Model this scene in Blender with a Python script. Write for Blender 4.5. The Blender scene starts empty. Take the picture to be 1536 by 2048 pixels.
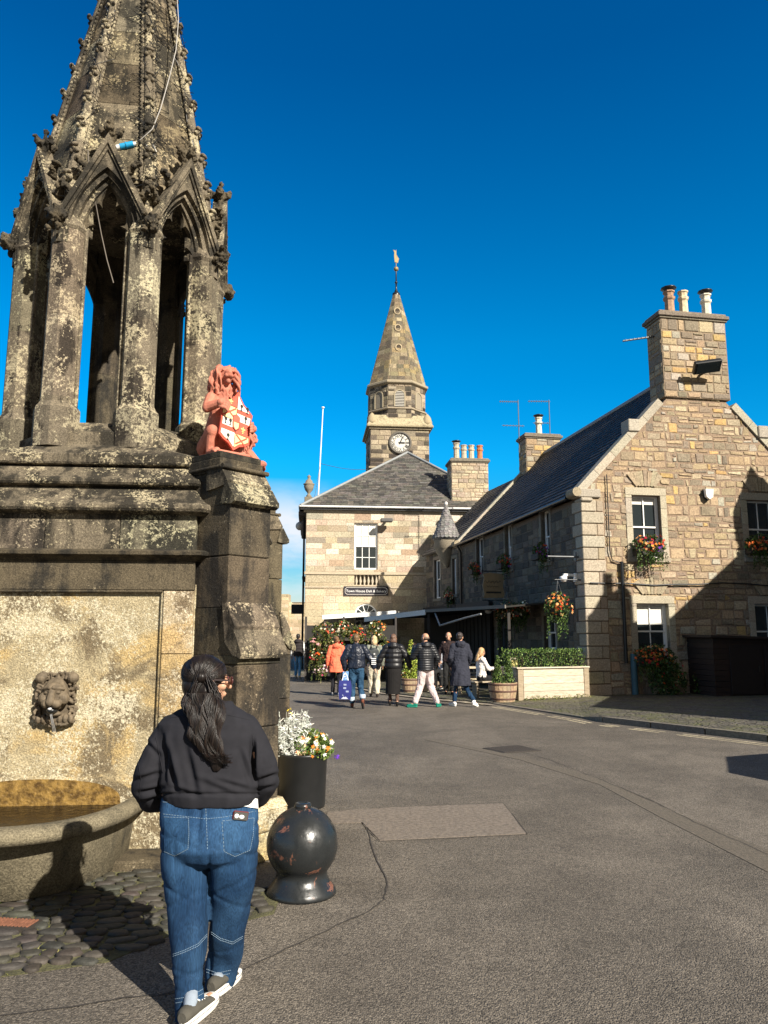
import bpy, math, random
from mathutils import Vector, Matrix, Euler, noise as mn
R = math.radians
PI = math.pi
rnd = random.Random(7)
scn = bpy.context.scene
col = scn.collection
# ---------------------------------------------------------------- camera
FPX, EYE, PITCH = 1540.0, 1.65, math.atan(246 / 1540)
CP, SP = math.cos(PITCH), math.sin(PITCH)
cam_d = bpy.data.cameras.new('camera'); cam = bpy.data.objects.new('camera', cam_d); col.objects.link(cam)
cam.location = (0, 0, EYE); cam.rotation_euler = (PI / 2 + PITCH, 0, 0)
cam_d.sensor_fit = 'VERTICAL'; cam_d.sensor_height = 24; cam_d.lens = 24 * FPX / 2048
cam_d.clip_start = 0.05; cam_d.clip_end = 5000
scn.camera = cam
scn.render.resolution_x, scn.render.resolution_y = 768, 1024
# ---------------------------------------------------------------- light
SAZ, SEL = R(39), R(32.5)            # sun behind the camera, to the right
SUN = Vector((math.sin(SAZ) * math.cos(SEL), -math.cos(SAZ) * math.cos(SEL), math.sin(SEL)))
w = bpy.data.worlds.new("World"); scn.world = w; w.use_nodes = True
nt = w.node_tree; N, L = nt.nodes, nt.links
bg = N['Background']; sky = N.new('ShaderNodeTexSky'); sky.sky_type = 'NISHITA'; sky.sun_disc = False
sky.sun_elevation = SEL; sky.sun_rotation = PI - SAZ
sky.air_density = 1.0; sky.dust_density = 0.15; sky.ozone_density = 3.2
hsv = N.new('ShaderNodeHueSaturation'); hsv.inputs['Saturation'].default_value = 1.5; hsv.inputs['Value'].default_value = 1.0
tint = N.new('ShaderNodeMixRGB'); tint.blend_type = 'MULTIPLY'; tint.inputs[0].default_value = 1; skr = N.new('ShaderNodeValToRGB')
L.new(sky.outputs[0], hsv.inputs['Color']); L.new(hsv.outputs[0], tint.inputs[1])

tc = N.new('ShaderNodeTexCoord'); sep = N.new('ShaderNodeSeparateXYZ'); L.new(tc.outputs['Generated'], sep.inputs[0])
skr.color_ramp.elements[0].position = 0.02; skr.color_ramp.elements[0].color = (1.0, 0.86, 0.90, 1)
skr.color_ramp.elements[1].position = 0.63; skr.color_ramp.elements[1].color = (0.14, 1.16, 1.30, 1)
e_ = skr.color_ramp.elements.new(0.22); e_.color = (0.15, 1.72, 1.68, 1)
e_ = skr.color_ramp.elements.new(0.36); e_.color = (0.14, 1.80, 1.66, 1)
e_ = skr.color_ramp.elements.new(0.10); e_.color = (0.62, 1.02, 1.12, 1)
L.new(sep.outputs['Z'], skr.inputs[0]); L.new(skr.outputs[0], tint.inputs[2])
mp = N.new('ShaderNodeMapping'); mp.inputs['Scale'].default_value = (1, 1, 2.6); L.new(tc.outputs['Generated'], mp.inputs[0])
nz = N.new('ShaderNodeTexNoise'); nz.inputs['Scale'].default_value = 5.5; nz.inputs['Detail'].default_value = 9; nz.inputs['Roughness'].default_value = 0.6
L.new(mp.outputs[0], nz.inputs['Vector'])
cr = N.new('ShaderNodeValToRGB'); cr.color_ramp.elements[0].position = 0.34; cr.color_ramp.elements[1].position = 0.62; L.new(nz.outputs[0], cr.inputs[0])
hr = N.new('ShaderNodeMapRange'); hr.inputs[1].default_value = 0.20; hr.inputs[2].default_value = 0.15; L.new(sep.outputs['Z'], hr.inputs[0])
lr = N.new('ShaderNodeMapRange'); lr.inputs[1].default_value = 0.0; lr.inputs[2].default_value = -0.08; L.new(sep.outputs['X'], lr.inputs[0])
m0 = N.new('ShaderNodeMath'); m0.operation = 'MULTIPLY'; L.new(hr.outputs[0], m0.inputs[0]); L.new(lr.outputs[0], m0.inputs[1])
m1 = N.new('ShaderNodeMath'); m1.operation = 'MULTIPLY'; L.new(cr.outputs[0], m1.inputs[0]); L.new(m0.outputs[0], m1.inputs[1])
cm = N.new('ShaderNodeMixRGB'); L.new(m1.outputs[0], cm.inputs[0]); L.new(tint.outputs[0], cm.inputs[1]); cm.inputs[2].default_value = (8.2, 8.8, 9.6, 1)
dp = N.new('ShaderNodeVectorMath'); dp.operation = 'DOT_PRODUCT'; dp.inputs[1].default_value = SUN; L.new(tc.outputs['Generated'], dp.inputs[0])
dr_ = N.new('ShaderNodeMapRange'); dr_.interpolation_type = 'SMOOTHSTEP'; dr_.inputs[1].default_value = 0.25; dr_.inputs[2].default_value = 0.85; L.new(dp.outputs['Value'], dr_.inputs[0])
hz_ = N.new('ShaderNodeMixRGB'); L.new(dr_.outputs[0], hz_.inputs[0]); L.new(cm.outputs[0], hz_.inputs[1]); hz_.inputs[2].default_value = (3.6, 3.0, 2.2, 1)   # paler, whiter sky round the sun, behind the camera
L.new(hz_.outputs[0], bg.inputs['Color']); bg.inputs['Strength'].default_value = 0.054
sd = bpy.data.lights.new('sun', 'SUN'); sd.energy = 5.0; sd.angle = R(0.5); sd.color = (1, 0.93, 0.82)
so = bpy.data.objects.new('sun', sd); col.objects.link(so); so.rotation_euler = SUN.to_track_quat('Z', 'Y').to_euler(); so.location = (20, -30, 30)
scn.view_settings.view_transform = 'Standard'; scn.view_settings.look = 'None'; scn.view_settings.exposure = 0.95; scn.view_settings.gamma = 1
# ---------------------------------------------------------------- pixel -> world while laying out
def ray(x, y):
    a = (x - 768) / FPX; b = (1024 - y) / FPX
    return (a, CP - SP * b, SP + CP * b)
def atY(x, y, Y):
    r = ray(x, y); k = Y / r[1]; return Vector((r[0] * k, Y, EYE + r[2] * k))
def gnd(x, y, z=0.0):
    r = ray(x, y); k = (z - EYE) / r[2]; return Vector((r[0] * k, r[1] * k, z))
class Fr:
    """local frame: x along the front (to the right), y away from the street, z up"""
    def __init__(s, X, Y, ang):
        s.o = (X, Y); s.a = R(ang); s.t = (math.cos(s.a), math.sin(s.a)); s.n = (-math.sin(s.a), math.cos(s.a))
    def W(s, x, y, z=0): return Vector((s.o[0] + x * s.t[0] + y * s.n[0], s.o[1] + x * s.t[1] + y * s.n[1], z))
    def Lc(s, p):
        dx, dy = p[0] - s.o[0], p[1] - s.o[1]; return Vector((dx * s.t[0] + dy * s.t[1], dx * s.n[0] + dy * s.n[1], p[2]))
    def front(s, px, py, y=0.0):       # pixel on the plane local y = const -> (x, z)
        r = ray(px, py); o = s.W(0, y)
        k = (o[0] * s.n[0] + o[1] * s.n[1]) / (r[0] * s.n[0] + r[1] * s.n[1])
        p = s.Lc((r[0] * k, r[1] * k, EYE + r[2] * k)); return p[0], p[2]
    def side(s, px, py, x=0.0):        # pixel on the plane local x = const -> (y, z)
        r = ray(px, py); o = s.W(x, 0)
        k = (o[0] * s.t[0] + o[1] * s.t[1]) / (r[0] * s.t[0] + r[1] * s.t[1])
        p = s.Lc((r[0] * k, r[1] * k, EYE + r[2] * k)); return p[1], p[2]
    def g(s, px, py, z=0.0): return s.Lc(gnd(px, py, z))
# ---------------------------------------------------------------- objects
def tag(o, label=None, cat=None, group=None, kind=None):
    if label: o['label'] = label
    if cat: o['category'] = cat
    if group: o['group'] = group
    if kind: o['kind'] = kind
    return o
def empty(name, loc=(0, 0, 0), rz=0.0, label=None, cat=None, group=None):
    o = bpy.data.objects.new(name, None); o.empty_display_size = 0.2; col.objects.link(o)
    o.location = loc; o.rotation_euler = (0, 0, rz); return tag(o, label, cat, group)
def copy_tree(o, parent=None):
    c = o.copy(); col.objects.link(c); c.parent = parent
    for ch in [x for x in bpy.data.objects if x.parent == o]: copy_tree(ch, c)
    return c
W1 = (1, 1, 1)
class MB:
    def __init__(s): s.v = []; s.f = []; s.c = []; s.m = []; s.sm = []; s.mi = 0; s.T = None; s.smooth = False; s.col = W1
    def add(s, vs, fs, c=None, sm=None):
        b = len(s.v); T = s.T
        s.v.extend([tuple(T @ Vector(p)) for p in vs] if T is not None else [tuple(p) for p in vs])
        c = s.col if c is None else c; sm = s.smooth if sm is None else sm
        for f in fs: s.f.append([b + i for i in f]); s.c.append(c); s.m.append(s.mi); s.sm.append(sm)
        return s
    def box(s, x0, x1, y0, y1, z0, z1, c=None, b=0.0):
        if x1 < x0: x0, x1 = x1, x0
        if y1 < y0: y0, y1 = y1, y0
        if z1 < z0: z0, z1 = z1, z0
        if b <= 0:
            return s.add([(x0, y0, z0), (x1, y0, z0), (x1, y1, z0), (x0, y1, z0), (x0, y0, z1), (x1, y0, z1), (x1, y1, z1), (x0, y1, z1)],
                         [(0, 3, 2, 1), (4, 5, 6, 7), (0, 1, 5, 4), (1, 2, 6, 5), (2, 3, 7, 6), (3, 0, 4, 7)], c)
        b = min(b, (x1 - x0) / 2.01, (y1 - y0) / 2.01, (z1 - z0) / 2.01)
        def rg(i, z): return [(x0 + i, y0 + b, z), (x0 + b, y0 + i, z), (x1 - b, y0 + i, z), (x1 - i, y0 + b, z), (x1 - i, y1 - b, z), (x1 - b, y1 - i, z), (x0 + b, y1 - i, z), (x0 + i, y1 - b, z)]
        def rt(z): return [(x0 + b, y0 + b, z), (x0 + b, y0 + b, z), (x1 - b, y0 + b, z), (x1 - b, y0 + b, z), (x1 - b, y1 - b, z), (x1 - b, y1 - b, z), (x0 + b, y1 - b, z), (x0 + b, y1 - b, z)]
        q = lambda z: [(x0 + b, y0 + b, z), (x1 - b, y0 + b, z), (x1 - b, y1 - b, z), (x0 + b, y1 - b, z)]
        v = q(z0) + rg(0, z0 + b) + rg(0, z1 - b) + q(z1)
        f = [(0, 3, 2, 1), (20, 21, 22, 23)]
        for i in range(8): j = (i + 1) % 8; f.append((4 + i, 4 + j, 12 + j, 12 + i))
        mp_ = [0, 0, 1, 1, 2, 2, 3, 3]
        for i in range(8):
            j = (i + 1) % 8; a, d = mp_[i], mp_[j]
            if a == d: f.append((a, 4 + j, 4 + i)); f.append((20 + a, 12 + i, 12 + j))
            else: f.append((a, d, 4 + j, 4 + i)); f.append((20 + a, 12 + i, 12 + j, 20 + d))
        return s.add(v, f, c)
    def loft(s, rings, c=None, caps=True, closed=True, sm=None):
        n = len(rings[0]); v = [p for r in rings for p in r]; f = []
        for k in range(len(rings) - 1):
            for i in range(n if closed else n - 1):
                j = (i + 1) % n; f.append((k * n + i, k * n + j, (k + 1) * n + j, (k + 1) * n + i))
        s.add(v, f, c, sm)
        if caps and closed:
            s.add(rings[0], [tuple(range(n - 1, -1, -1))], c, False); s.add(rings[-1], [tuple(range(n))], c, False)
        return s
    def tube(s, pts, r, n=8, c=None, caps=True, sm=True):
        P = [Vector(p) for p in pts]; rings = []; up = None
        for i, p in enumerate(P):
            d = (P[min(i + 1, len(P) - 1)] - P[max(i - 1, 0)])
            d = d.normalized() if d.length > 1e-9 else Vector((0, 0, 1))
            if up is None: up = Vector((0, 0, 1)) if abs(d.z) < 0.9 else Vector((1, 0, 0))
            a = d.cross(up)
            a = a.normalized() if a.length > 1e-6 else Vector((1, 0, 0)); b = a.cross(d).normalized(); up = b
            rr = r[i] if isinstance(r, (list, tuple)) else r
            rings.append([p + (a * math.cos(2 * PI * k / n) + b * math.sin(2 * PI * k / n)) * rr for k in range(n)])
        return s.loft(rings, c, caps, True, sm)
    def lathe(s, prof, n=24, ctr=(0, 0, 0), c=None, a0=0.0, a1=2 * PI, sm=True, caps=False, sx=1, sy=1):
        full = abs(a1 - a0 - 2 * PI) < 1e-6; m = n if full else n + 1
        rings = [[(ctr[0] + r * sx * math.cos(a0 + (a1 - a0) * k / n), ctr[1] + r * sy * math.sin(a0 + (a1 - a0) * k / n), ctr[2] + z) for k in range(m)] for r, z in prof]
        return s.loft(rings, c, caps, full, sm)
    def ell(s, ctr, rad, n=12, m=8, c=None, M=None):
        v = []; f = []
        for i in range(m + 1):
            ph = PI * i / m
            for k in range(n):
                p = Vector((rad[0] * math.sin(ph) * math.cos(2 * PI * k / n), rad[1] * math.sin(ph) * math.sin(2 * PI * k / n), -rad[2] * math.cos(ph)))
                if M is not None: p = M @ p
                v.append((ctr[0] + p[0], ctr[1] + p[1], ctr[2] + p[2]))
        for i in range(m):
            for k in range(n):
                j = (k + 1) % n; q = (i * n + k, i * n + j, (i + 1) * n + j, (i + 1) * n + k)
                if i == 0: q = (k, n + j, n + k)
                elif i == m - 1: q = (i * n + k, i * n + j, (i + 1) * n + k)
                f.append(q)
        return s.add(v, f, c, True)
    def cap(s, a, b, r1, r2, n=12, c=None):      # tapered capsule
        a, b = Vector(a), Vector(b); d = b - a; Ln = max(d.length, 1e-6); d /= Ln
        pts = []; rs = []
        for k in range(5): t = PI / 2 * (1 - k / 4) if k else PI / 2 * 0.97; pts.append(a - d * r1 * math.sin(t)); rs.append(r1 * math.cos(t))
        for k in range(1, 6): t = PI / 2 * k / 5 if k < 5 else PI / 2 * 0.97; pts.append(b + d * r2 * math.sin(t)); rs.append(r2 * math.cos(t)) if True else 0
        pts.insert(5, b); rs.insert(5, r2)
        return s.tube(pts, rs, n, c)
    def prism(s, poly, y0, y1, c=None):          # poly in (x,z), extruded along y
        n = len(poly); s.add([(x, y0, z) for x, z in poly] + [(x, y1, z) for x, z in poly],
              [tuple(range(n)), tuple(range(2 * n - 1, n - 1, -1))] + [(i, n + i, n + (i + 1) % n, (i + 1) % n) for i in range(n)], c); return s
    def plate(s, poly, z0, z1, c=None):          # poly in (x,y), extruded up
        n = len(poly); s.add([(p[0], p[1], z0) for p in poly] + [(p[0], p[1], z1) for p in poly],
              [tuple(range(n - 1, -1, -1)), tuple(range(n, 2 * n))] + [(i, (i + 1) % n, n + (i + 1) % n, n + i) for i in range(n)], c); return s
    def mesh(s, name, mats):
        me = bpy.data.meshes.new(name); me.from_pydata(s.v, [], s.f)
        at = me.attributes.new('Col', 'FLOAT_COLOR', 'FACE')
        at.data.foreach_set('color', [x for c in s.c for x in (c[0], c[1], c[2], 1.0)])
        me.polygons.foreach_set('use_smooth', s.sm)
        mats = mats if isinstance(mats, (list, tuple)) else [mats]
        for m in mats: me.materials.append(m)
        if len(mats) > 1: me.polygons.foreach_set('material_index', s.m)
        me.update(); return me
    def build(s, name, mats, parent=None, **k):
        o = bpy.data.objects.new(name, s.mesh(name, mats)); col.objects.link(o)
        if parent is not None: o.parent = parent
        return tag(o, k.get('label'), k.get('cat'), k.get('group'), k.get('kind'))
def remesh(mb, name, mat, parent, vox=0.012, smooth=3, fn=None, colf=None, factor=0.6, dec=0, **k):
    """melt overlapping closed shapes of mb into one continuous surface"""
    me = mb.mesh(name + '_raw', mat); o = bpy.data.objects.new(name + '_raw', me); col.objects.link(o)
    r = o.modifiers.new('r', 'REMESH'); r.mode = 'VOXEL'; r.voxel_size = vox; r.use_smooth_shade = True
    if smooth: q = o.modifiers.new('s', 'SMOOTH'); q.iterations = smooth; q.factor = factor
    if dec: q = o.modifiers.new('d', 'DECIMATE'); q.ratio = dec
    dg = bpy.context.evaluated_depsgraph_get(); dg.update()
    m2 = bpy.data.meshes.new_from_object(o.evaluated_get(dg)); bpy.data.objects.remove(o); bpy.data.meshes.remove(me)
    m2.name = name
    if fn:
        nn = [v.normal.copy() for v in m2.vertices]
        for v, n_ in zip(m2.vertices, nn): v.co = fn(v.co, n_)
    a = m2.attributes.get('Col')
    if a: m2.attributes.remove(a)
    at = m2.attributes.new('Col', 'FLOAT_COLOR', 'FACE')
    at.data.foreach_set('color', [x for p in m2.polygons for x in ((*colf(p.center, p.normal), 1.0) if colf else (1, 1, 1, 1))])
    m2.polygons.foreach_set('use_smooth', [True] * len(m2.polygons))
    m2.materials.clear(); m2.materials.append(mat); m2.update()
    ob = bpy.data.objects.new(name, m2); col.objects.link(ob)
    if parent is not None: ob.parent = parent
    return tag(ob, k.get('label'), k.get('cat'), k.get('group'), k.get('kind'))
# ---------------------------------------------------------------- materials
def newmat(name):
    m = bpy.data.materials.new(name); m.use_nodes = True; t = m.node_tree; return m, t.nodes, t.links, t.nodes['Principled BSDF']
def noise(N, L, vec, sc, det=4, rough=0.55, dist=0.0):
    n = N.new('ShaderNodeTexNoise'); n.inputs['Scale'].default_value = sc; n.inputs['Detail'].default_value = det; n.inputs['Roughness'].default_value = rough
    n.inputs['Distortion'].default_value = dist
    if vec: L.new(vec, n.inputs['Vector'])
    return n.outputs[0]
def ramp(N, L, src, p0, p1, v0=0.0, v1=1.0):
    m = N.new('ShaderNodeMapRange'); m.interpolation_type = 'SMOOTHSTEP'
    for i, v in ((1, p0), (2, p1), (3, v0), (4, v1)): m.inputs[i].default_value = v
    L.new(src, m.inputs[0]); return m.outputs[0]
def mix(N, L, f, a, b, mode='MIX'):
    m = N.new('ShaderNodeMixRGB'); m.blend_type = mode
    for i, x in ((0, f), (1, a), (2, b)):
        if isinstance(x, (int, float)): m.inputs[i].default_value = x
        elif isinstance(x, (tuple, list)): m.inputs[i].default_value = (*x[:3], 1)
        else: L.new(x, m.inputs[i])
    return m.outputs[0]
def math_(N, L, op, a, b=None):
    m = N.new('ShaderNodeMath'); m.operation = op
    for i, x in ((0, a), (1, b)):
        if x is None: continue
        if isinstance(x, (int, float)): m.inputs[i].default_value = x
        else: L.new(x, m.inputs[i])
    return m.outputs[0]
def coords(N, L, scale=None, world=False):
    if world: v = N.new('ShaderNodeNewGeometry').outputs['Position']
    else: v = N.new('ShaderNodeTexCoord').outputs['Object']
    if scale:
        m = N.new('ShaderNodeMapping'); m.inputs['Scale'].default_value = scale; L.new(v, m.inputs[0]); v = m.outputs[0]
    return v
def bump(N, L, B, hs, strength=0.5, dist=0.01):
    b = N.new('ShaderNodeBump'); b.inputs['Strength'].default_value = strength; b.inputs['Distance'].default_value = dist
    L.new(hs, b.inputs['Height']); L.new(b.outputs[0], B.inputs['Normal'])
def attr(N): a = N.new('ShaderNodeAttribute'); a.attribute_name = 'Col'; return a.outputs['Color']
def plain(name, c, rough=0.7, metal=0.0, var=0.12, sc=8.0, bmp=0.0, bs=60, spec=0.5, usecol=False, bd=0.01, coat=0):
    m, N, L, B = newmat(name); v = coords(N, L)
    k = ramp(N, L, noise(N, L, v, sc, 5), 0.25, 0.75, 1 - var, 1 + var)
    base = mix(N, L, 1.0, attr(N), c, 'MULTIPLY') if usecol else c
    L.new(mix(N, L, 1.0, base, k, 'MULTIPLY'), B.inputs['Base Color'])
    B.inputs['Roughness'].default_value = rough; B.inputs['Metallic'].default_value = metal; B.inputs['Specular IOR Level'].default_value = spec
    B.inputs['Coat Weight'].default_value = coat
    if bmp: bump(N, L, B, noise(N, L, v, bs, 4), bmp, bd)
    return m
def stonemat(name, tan, dark, light, dk=(0.45, 0.62), lt=(0.6, 0.66), sc=2.2, streak=True, bmp=0.6, fine=26, usecol=True, yellow=None, side=0.0):
    m, N, L, B = newmat(name); v = coords(N, L)
    c0 = mix(N, L, ramp(N, L, noise(N, L, v, sc * 2.5, 6, 0.65), 0.3, 0.7), [x * 0.8 for x in tan], [x * 1.15 for x in tan])
    if yellow: c0 = mix(N, L, ramp(N, L, noise(N, L, v, 1.7, 5, 0.6, 0.6), 0.46, 0.60), c0, yellow)
    d = noise(N, L, v, sc, 8, 0.66, 0.5)
    if streak:
        d2 = noise(N, L, coords(N, L, (6, 6, 0.7)), 1.6, 6, 0.6); d = math_(N, L, 'ADD', math_(N, L, 'MULTIPLY', d, 0.62), math_(N, L, 'MULTIPLY', d2, 0.38))
    c1 = mix(N, L, ramp(N, L, d, dk[0], dk[1]), c0, dark)
    l = math_(N, L, 'ADD', math_(N, L, 'MULTIPLY', noise(N, L, v, fine, 6, 0.75), 0.6), math_(N, L, 'MULTIPLY', noise(N, L, v, sc * 1.5, 4, 0.6), 0.4))
    c2 = mix(N, L, ramp(N, L, l, lt[0], lt[1]), c1, light)
    sp = ramp(N, L, noise(N, L, v, 90, 4, 0.8), 0.33, 0.67, 0.5, 1.38)
    c3 = mix(N, L, 1.0, c2, sp, 'MULTIPLY')
    if usecol: c3 = mix(N, L, 1.0, c3, attr(N), 'MULTIPLY')
    L.new(c3, B.inputs['Base Color']); B.inputs['Roughness'].default_value = 0.92; B.inputs['Specular IOR Level'].default_value = 0.25
    h = math_(N, L, 'ADD', noise(N, L, v, 60, 6, 0.7), math_(N, L, 'MULTIPLY', noise(N, L, v, 9, 5, 0.6), 1.5))
    bump(N, L, B, h, bmp, 0.012); return m
def masonry(name, bmp=0.7, sc=22, dirt=0.35, dirtc=(0.05, 0.045, 0.035), bd=0.02, dsc=1.1):
    m, N, L, B = newmat(name); v = coords(N, L)
    k = ramp(N, L, noise(N, L, v, sc, 6, 0.7), 0.25, 0.75, 0.6, 1.35)
    c = mix(N, L, 1.0, attr(N), k, 'MULTIPLY')
    d = noise(N, L, v, dsc, 8, 0.68, 0.4)
    c = mix(N, L, ramp(N, L, d, 0.52, 0.75, 0, dirt), c, dirtc)
    L.new(c, B.inputs['Base Color']); B.inputs['Roughness'].default_value = 0.93; B.inputs['Specular IOR Level'].default_value = 0.2
    bump(N, L, B, math_(N, L, 'ADD', noise(N, L, v, sc * 0.7, 6, 0.65), math_(N, L, 'MULTIPLY', noise(N, L, v, sc * 4, 4, 0.6), 0.4)), bmp, bd); return m
def jit(c, a=0.12, r=rnd):
    k = 1 + r.uniform(-a, a); return tuple(max(0.004, x * k * (1 + r.uniform(-a, a) * 0.25)) for x in c)
# ---------------------------------------------------------------- masonry helpers
def subtract(rc, holes):
    out = [rc]
    for h in holes:
        nx = []
        for (a, b, c, d) in out:
            if h[1] <= a or h[0] >= b or h[3] <= c or h[2] >= d: nx.append((a, b, c, d)); continue
            if c < h[2]: nx.append((a, b, c, h[2]))
            if d > h[3]: nx.append((a, b, h[3], d))
            c2, d2 = max(c, h[2]), min(d, h[3])
            if a < h[0]: nx.append((a, h[0], c2, d2))
            if b > h[1]: nx.append((h[1], b, c2, d2))
        out = nx
    return out
def wallT(o, ux, nrm):   # wall plane transform: u along ux, w outwards along nrm, z up
    M = Matrix.Identity(4); M.col[0] = (*ux, 0, 0); M.col[1] = (*nrm, 0, 0); M.col[2] = (0, 0, 1, 0); M.col[3] = (o[0], o[1], 0, 1); return M
def stones(mb, T, z0, z1, ext, holes, ch, sw, pal, raise_=(0.01, 0.03), gap=0.02, jt=0.012, wts=None, seed=1, snap=()):
    r = random.Random(seed); old = mb.T; mb.T = T; z = z0
    while z < z1 - 0.03:
        h = r.uniform(*ch); zt = z + h
        if z1 - zt < ch[0] * 0.5: zt = z1
        for s_ in snap:
            if z < s_ < zt + ch[0] * 0.45 and abs(zt - s_) < ch[0] * 0.5: zt = s_
        a, b = ext((z + zt) / 2); a2, b2 = ext(zt - 0.01); a, b = max(a, a2), min(b, b2); x = a
        if b - a > 0.05: x -= 0
        while x < b - 0.02:
            wd_ = r.uniform(*sw); xe = x + wd_
            if b - xe < sw[0] * 0.6: xe = b
            parts_ = [(x, xe, z, zt)]
            if r.random() < 0.16 and h > ch[0] * 1.25 and jt > 0.004:
                zm = z + (zt - z) * r.uniform(0.4, 0.6); parts_ = [(x, xe, z, zm), (x, xe, zm, zt)]
            for pr in parts_:
                for (p, q, s0, s1) in subtract(pr, holes):
                    if q - p < 0.03 or s1 - s0 < 0.03: continue
                    g2 = gap * 0.5; d = r.uniform(*raise_); J = lambda: r.uniform(-jt, jt)
                    c = jit(r.choices(pal, wts)[0], 0.14, r)
                    P = [(p + g2 + J(), s0 + g2 + J()), (q - g2 + J(), s0 + g2 + J()), (q - g2 + J(), s1 - g2 + J()), (p + g2 + J(), s1 - g2 + J())]
                    cx, cz = (p + q) / 2, (s0 + s1) / 2; bi = min(0.35, max(0.006, d * 0.8) / max(0.03, min(q - p, s1 - s0) / 2))
                    F = [(px + (cx - px) * bi * min(1, (s1 - s0) / (q - p) * 1.3), pz + (cz - pz) * bi) for px, pz in P]
                    vs = [(px, 0, pz) for px, pz in P] + [(px, d + J() * 0.35, pz) for px, pz in F]
                    if d > 0.012 and (q - p) > 0.12:
                        vs.append((cx + J(), d * 1.18, cz + J()))
                        mb.add(vs, [(1, 0, 4, 5), (2, 1, 5, 6), (3, 2, 6, 7), (0, 3, 7, 4), (5, 4, 8), (6, 5, 8), (7, 6, 8), (4, 7, 8)], c)
                    else: mb.add(vs, [(1, 0, 4, 5), (2, 1, 5, 6), (3, 2, 6, 7), (0, 3, 7, 4), (5, 4, 7, 6)], c)
            x = xe
        z = zt
    mb.T = old
def slab(mb, T, u0, u1, z0, z1, holes, th, c=(0.2, 0.17, 0.13)):
    old = mb.T; mb.T = T
    for (a, b, p, q) in subtract((u0, u1, z0, z1), holes): mb.box(a, b, -th, 0, p, q, c)
    mb.T = old
M = {}
M['mon'] = stonemat('weathered_sandstone', (0.145, 0.120, 0.083), (0.030, 0.026, 0.019), (0.35, 0.30, 0.195), dk=(0.44, 0.54), lt=(0.54, 0.575), fine=40)
M['mon_col'] = stonemat('lichened_column_stone', (0.145, 0.120, 0.084), (0.032, 0.026, 0.019), (0.37, 0.32, 0.21), dk=(0.50, 0.56), lt=(0.515, 0.545), fine=34)
M['mon_dark'] = stonemat('soot_shade_sandstone', (0.092, 0.074, 0.047), (0.026, 0.023, 0.018), (0.30, 0.25, 0.165), dk=(0.46, 0.58), lt=(0.585, 0.64), fine=44)
M['mon_panel'] = stonemat('yellow_panel_stone', (0.36, 0.30, 0.185), (0.16, 0.125, 0.075), (0.52, 0.465, 0.33), dk=(0.49, 0.58), lt=(0.50, 0.56), fine=48, streak=False, yellow=(0.41, 0.30, 0.14), sc=1.9, bmp=1.0)
M['basin'] = stonemat('basin_stone', (0.17, 0.145, 0.095), (0.06, 0.054, 0.04), (0.27, 0.24, 0.165), dk=(0.48, 0.66), lt=(0.60, 0.70), fine=40)
M['mask'] = plain('carved_mask_stone', (0.115, 0.088, 0.056), 0.8, var=0.35, sc=25, bmp=0.3)
M['masonry'] = masonry('rubble_masonry'); M['ashlar'] = masonry('ashlar_masonry', 0.35, 14, 0.3, bd=0.01)
M['tower'] = masonry('tower_masonry', 0.5, 12, 0.75, (0.05, 0.042, 0.032), dsc=2.0)
M['dress'] = masonry('dressed_stone', 0.3, 30, 0.25, bd=0.008)
M['white'] = plain('white_paint', (0.78, 0.77, 0.73), 0.45, var=0.05); M['metal'] = plain('grey_metal', (0.12, 0.125, 0.13), 0.5, 0.5)
M['black'] = plain('black_paint', (0.012, 0.013, 0.014), 0.35); M['darkwood'] = plain('dark_wood', (0.022, 0.013, 0.009), 0.7, bmp=0.2)
M['lead'] = plain('lead_flashing', (0.24, 0.25, 0.25), 0.6); M['col'] = plain('painted', (1, 1, 1), 0.75, usecol=True, var=0.08)
M['cloth'] = plain('cloth', (1, 1, 1), 0.9, usecol=True, var=0.12, sc=18, bmp=0.25, bs=120, spec=0.15)
M['skin'] = plain('skin', (0.50, 0.27, 0.17), 0.5, var=0.1); M['soil'] = plain('soil', (0.03, 0.02, 0.013), 0.95, bmp=0.8)
M['pot'] = plain('chimney_pot_clay', (1, 1, 1), 0.8, usecol=True, var=0.3, sc=12)
def mk_glass():
    m, N, L, B = newmat('window_glass'); B.inputs['Base Color'].default_value = (0.022, 0.028, 0.03, 1); B.inputs['Roughness'].default_value = 0.05; B.inputs['Specular IOR Level'].default_value = 1.0
    v = coords(N, L); bump(N, L, B, noise(N, L, v, 1.5, 2), 0.15, 0.05); return m
M['glass'] = mk_glass()
def mk_slate():
    m, N, L, B = newmat('slate'); v = coords(N, L)
    k = ramp(N, L, noise(N, L, v, 9, 6, 0.7), 0.3, 0.7, 0.65, 1.4)
    c = mix(N, L, 1.0, attr(N), k, 'MULTIPLY'); L.new(c, B.inputs['Base Color']); B.inputs['Roughness'].default_value = 0.62
    bump(N, L, B, noise(N, L, v, 40, 4), 0.4, 0.01); return m
M['slate'] = mk_slate()
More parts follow.
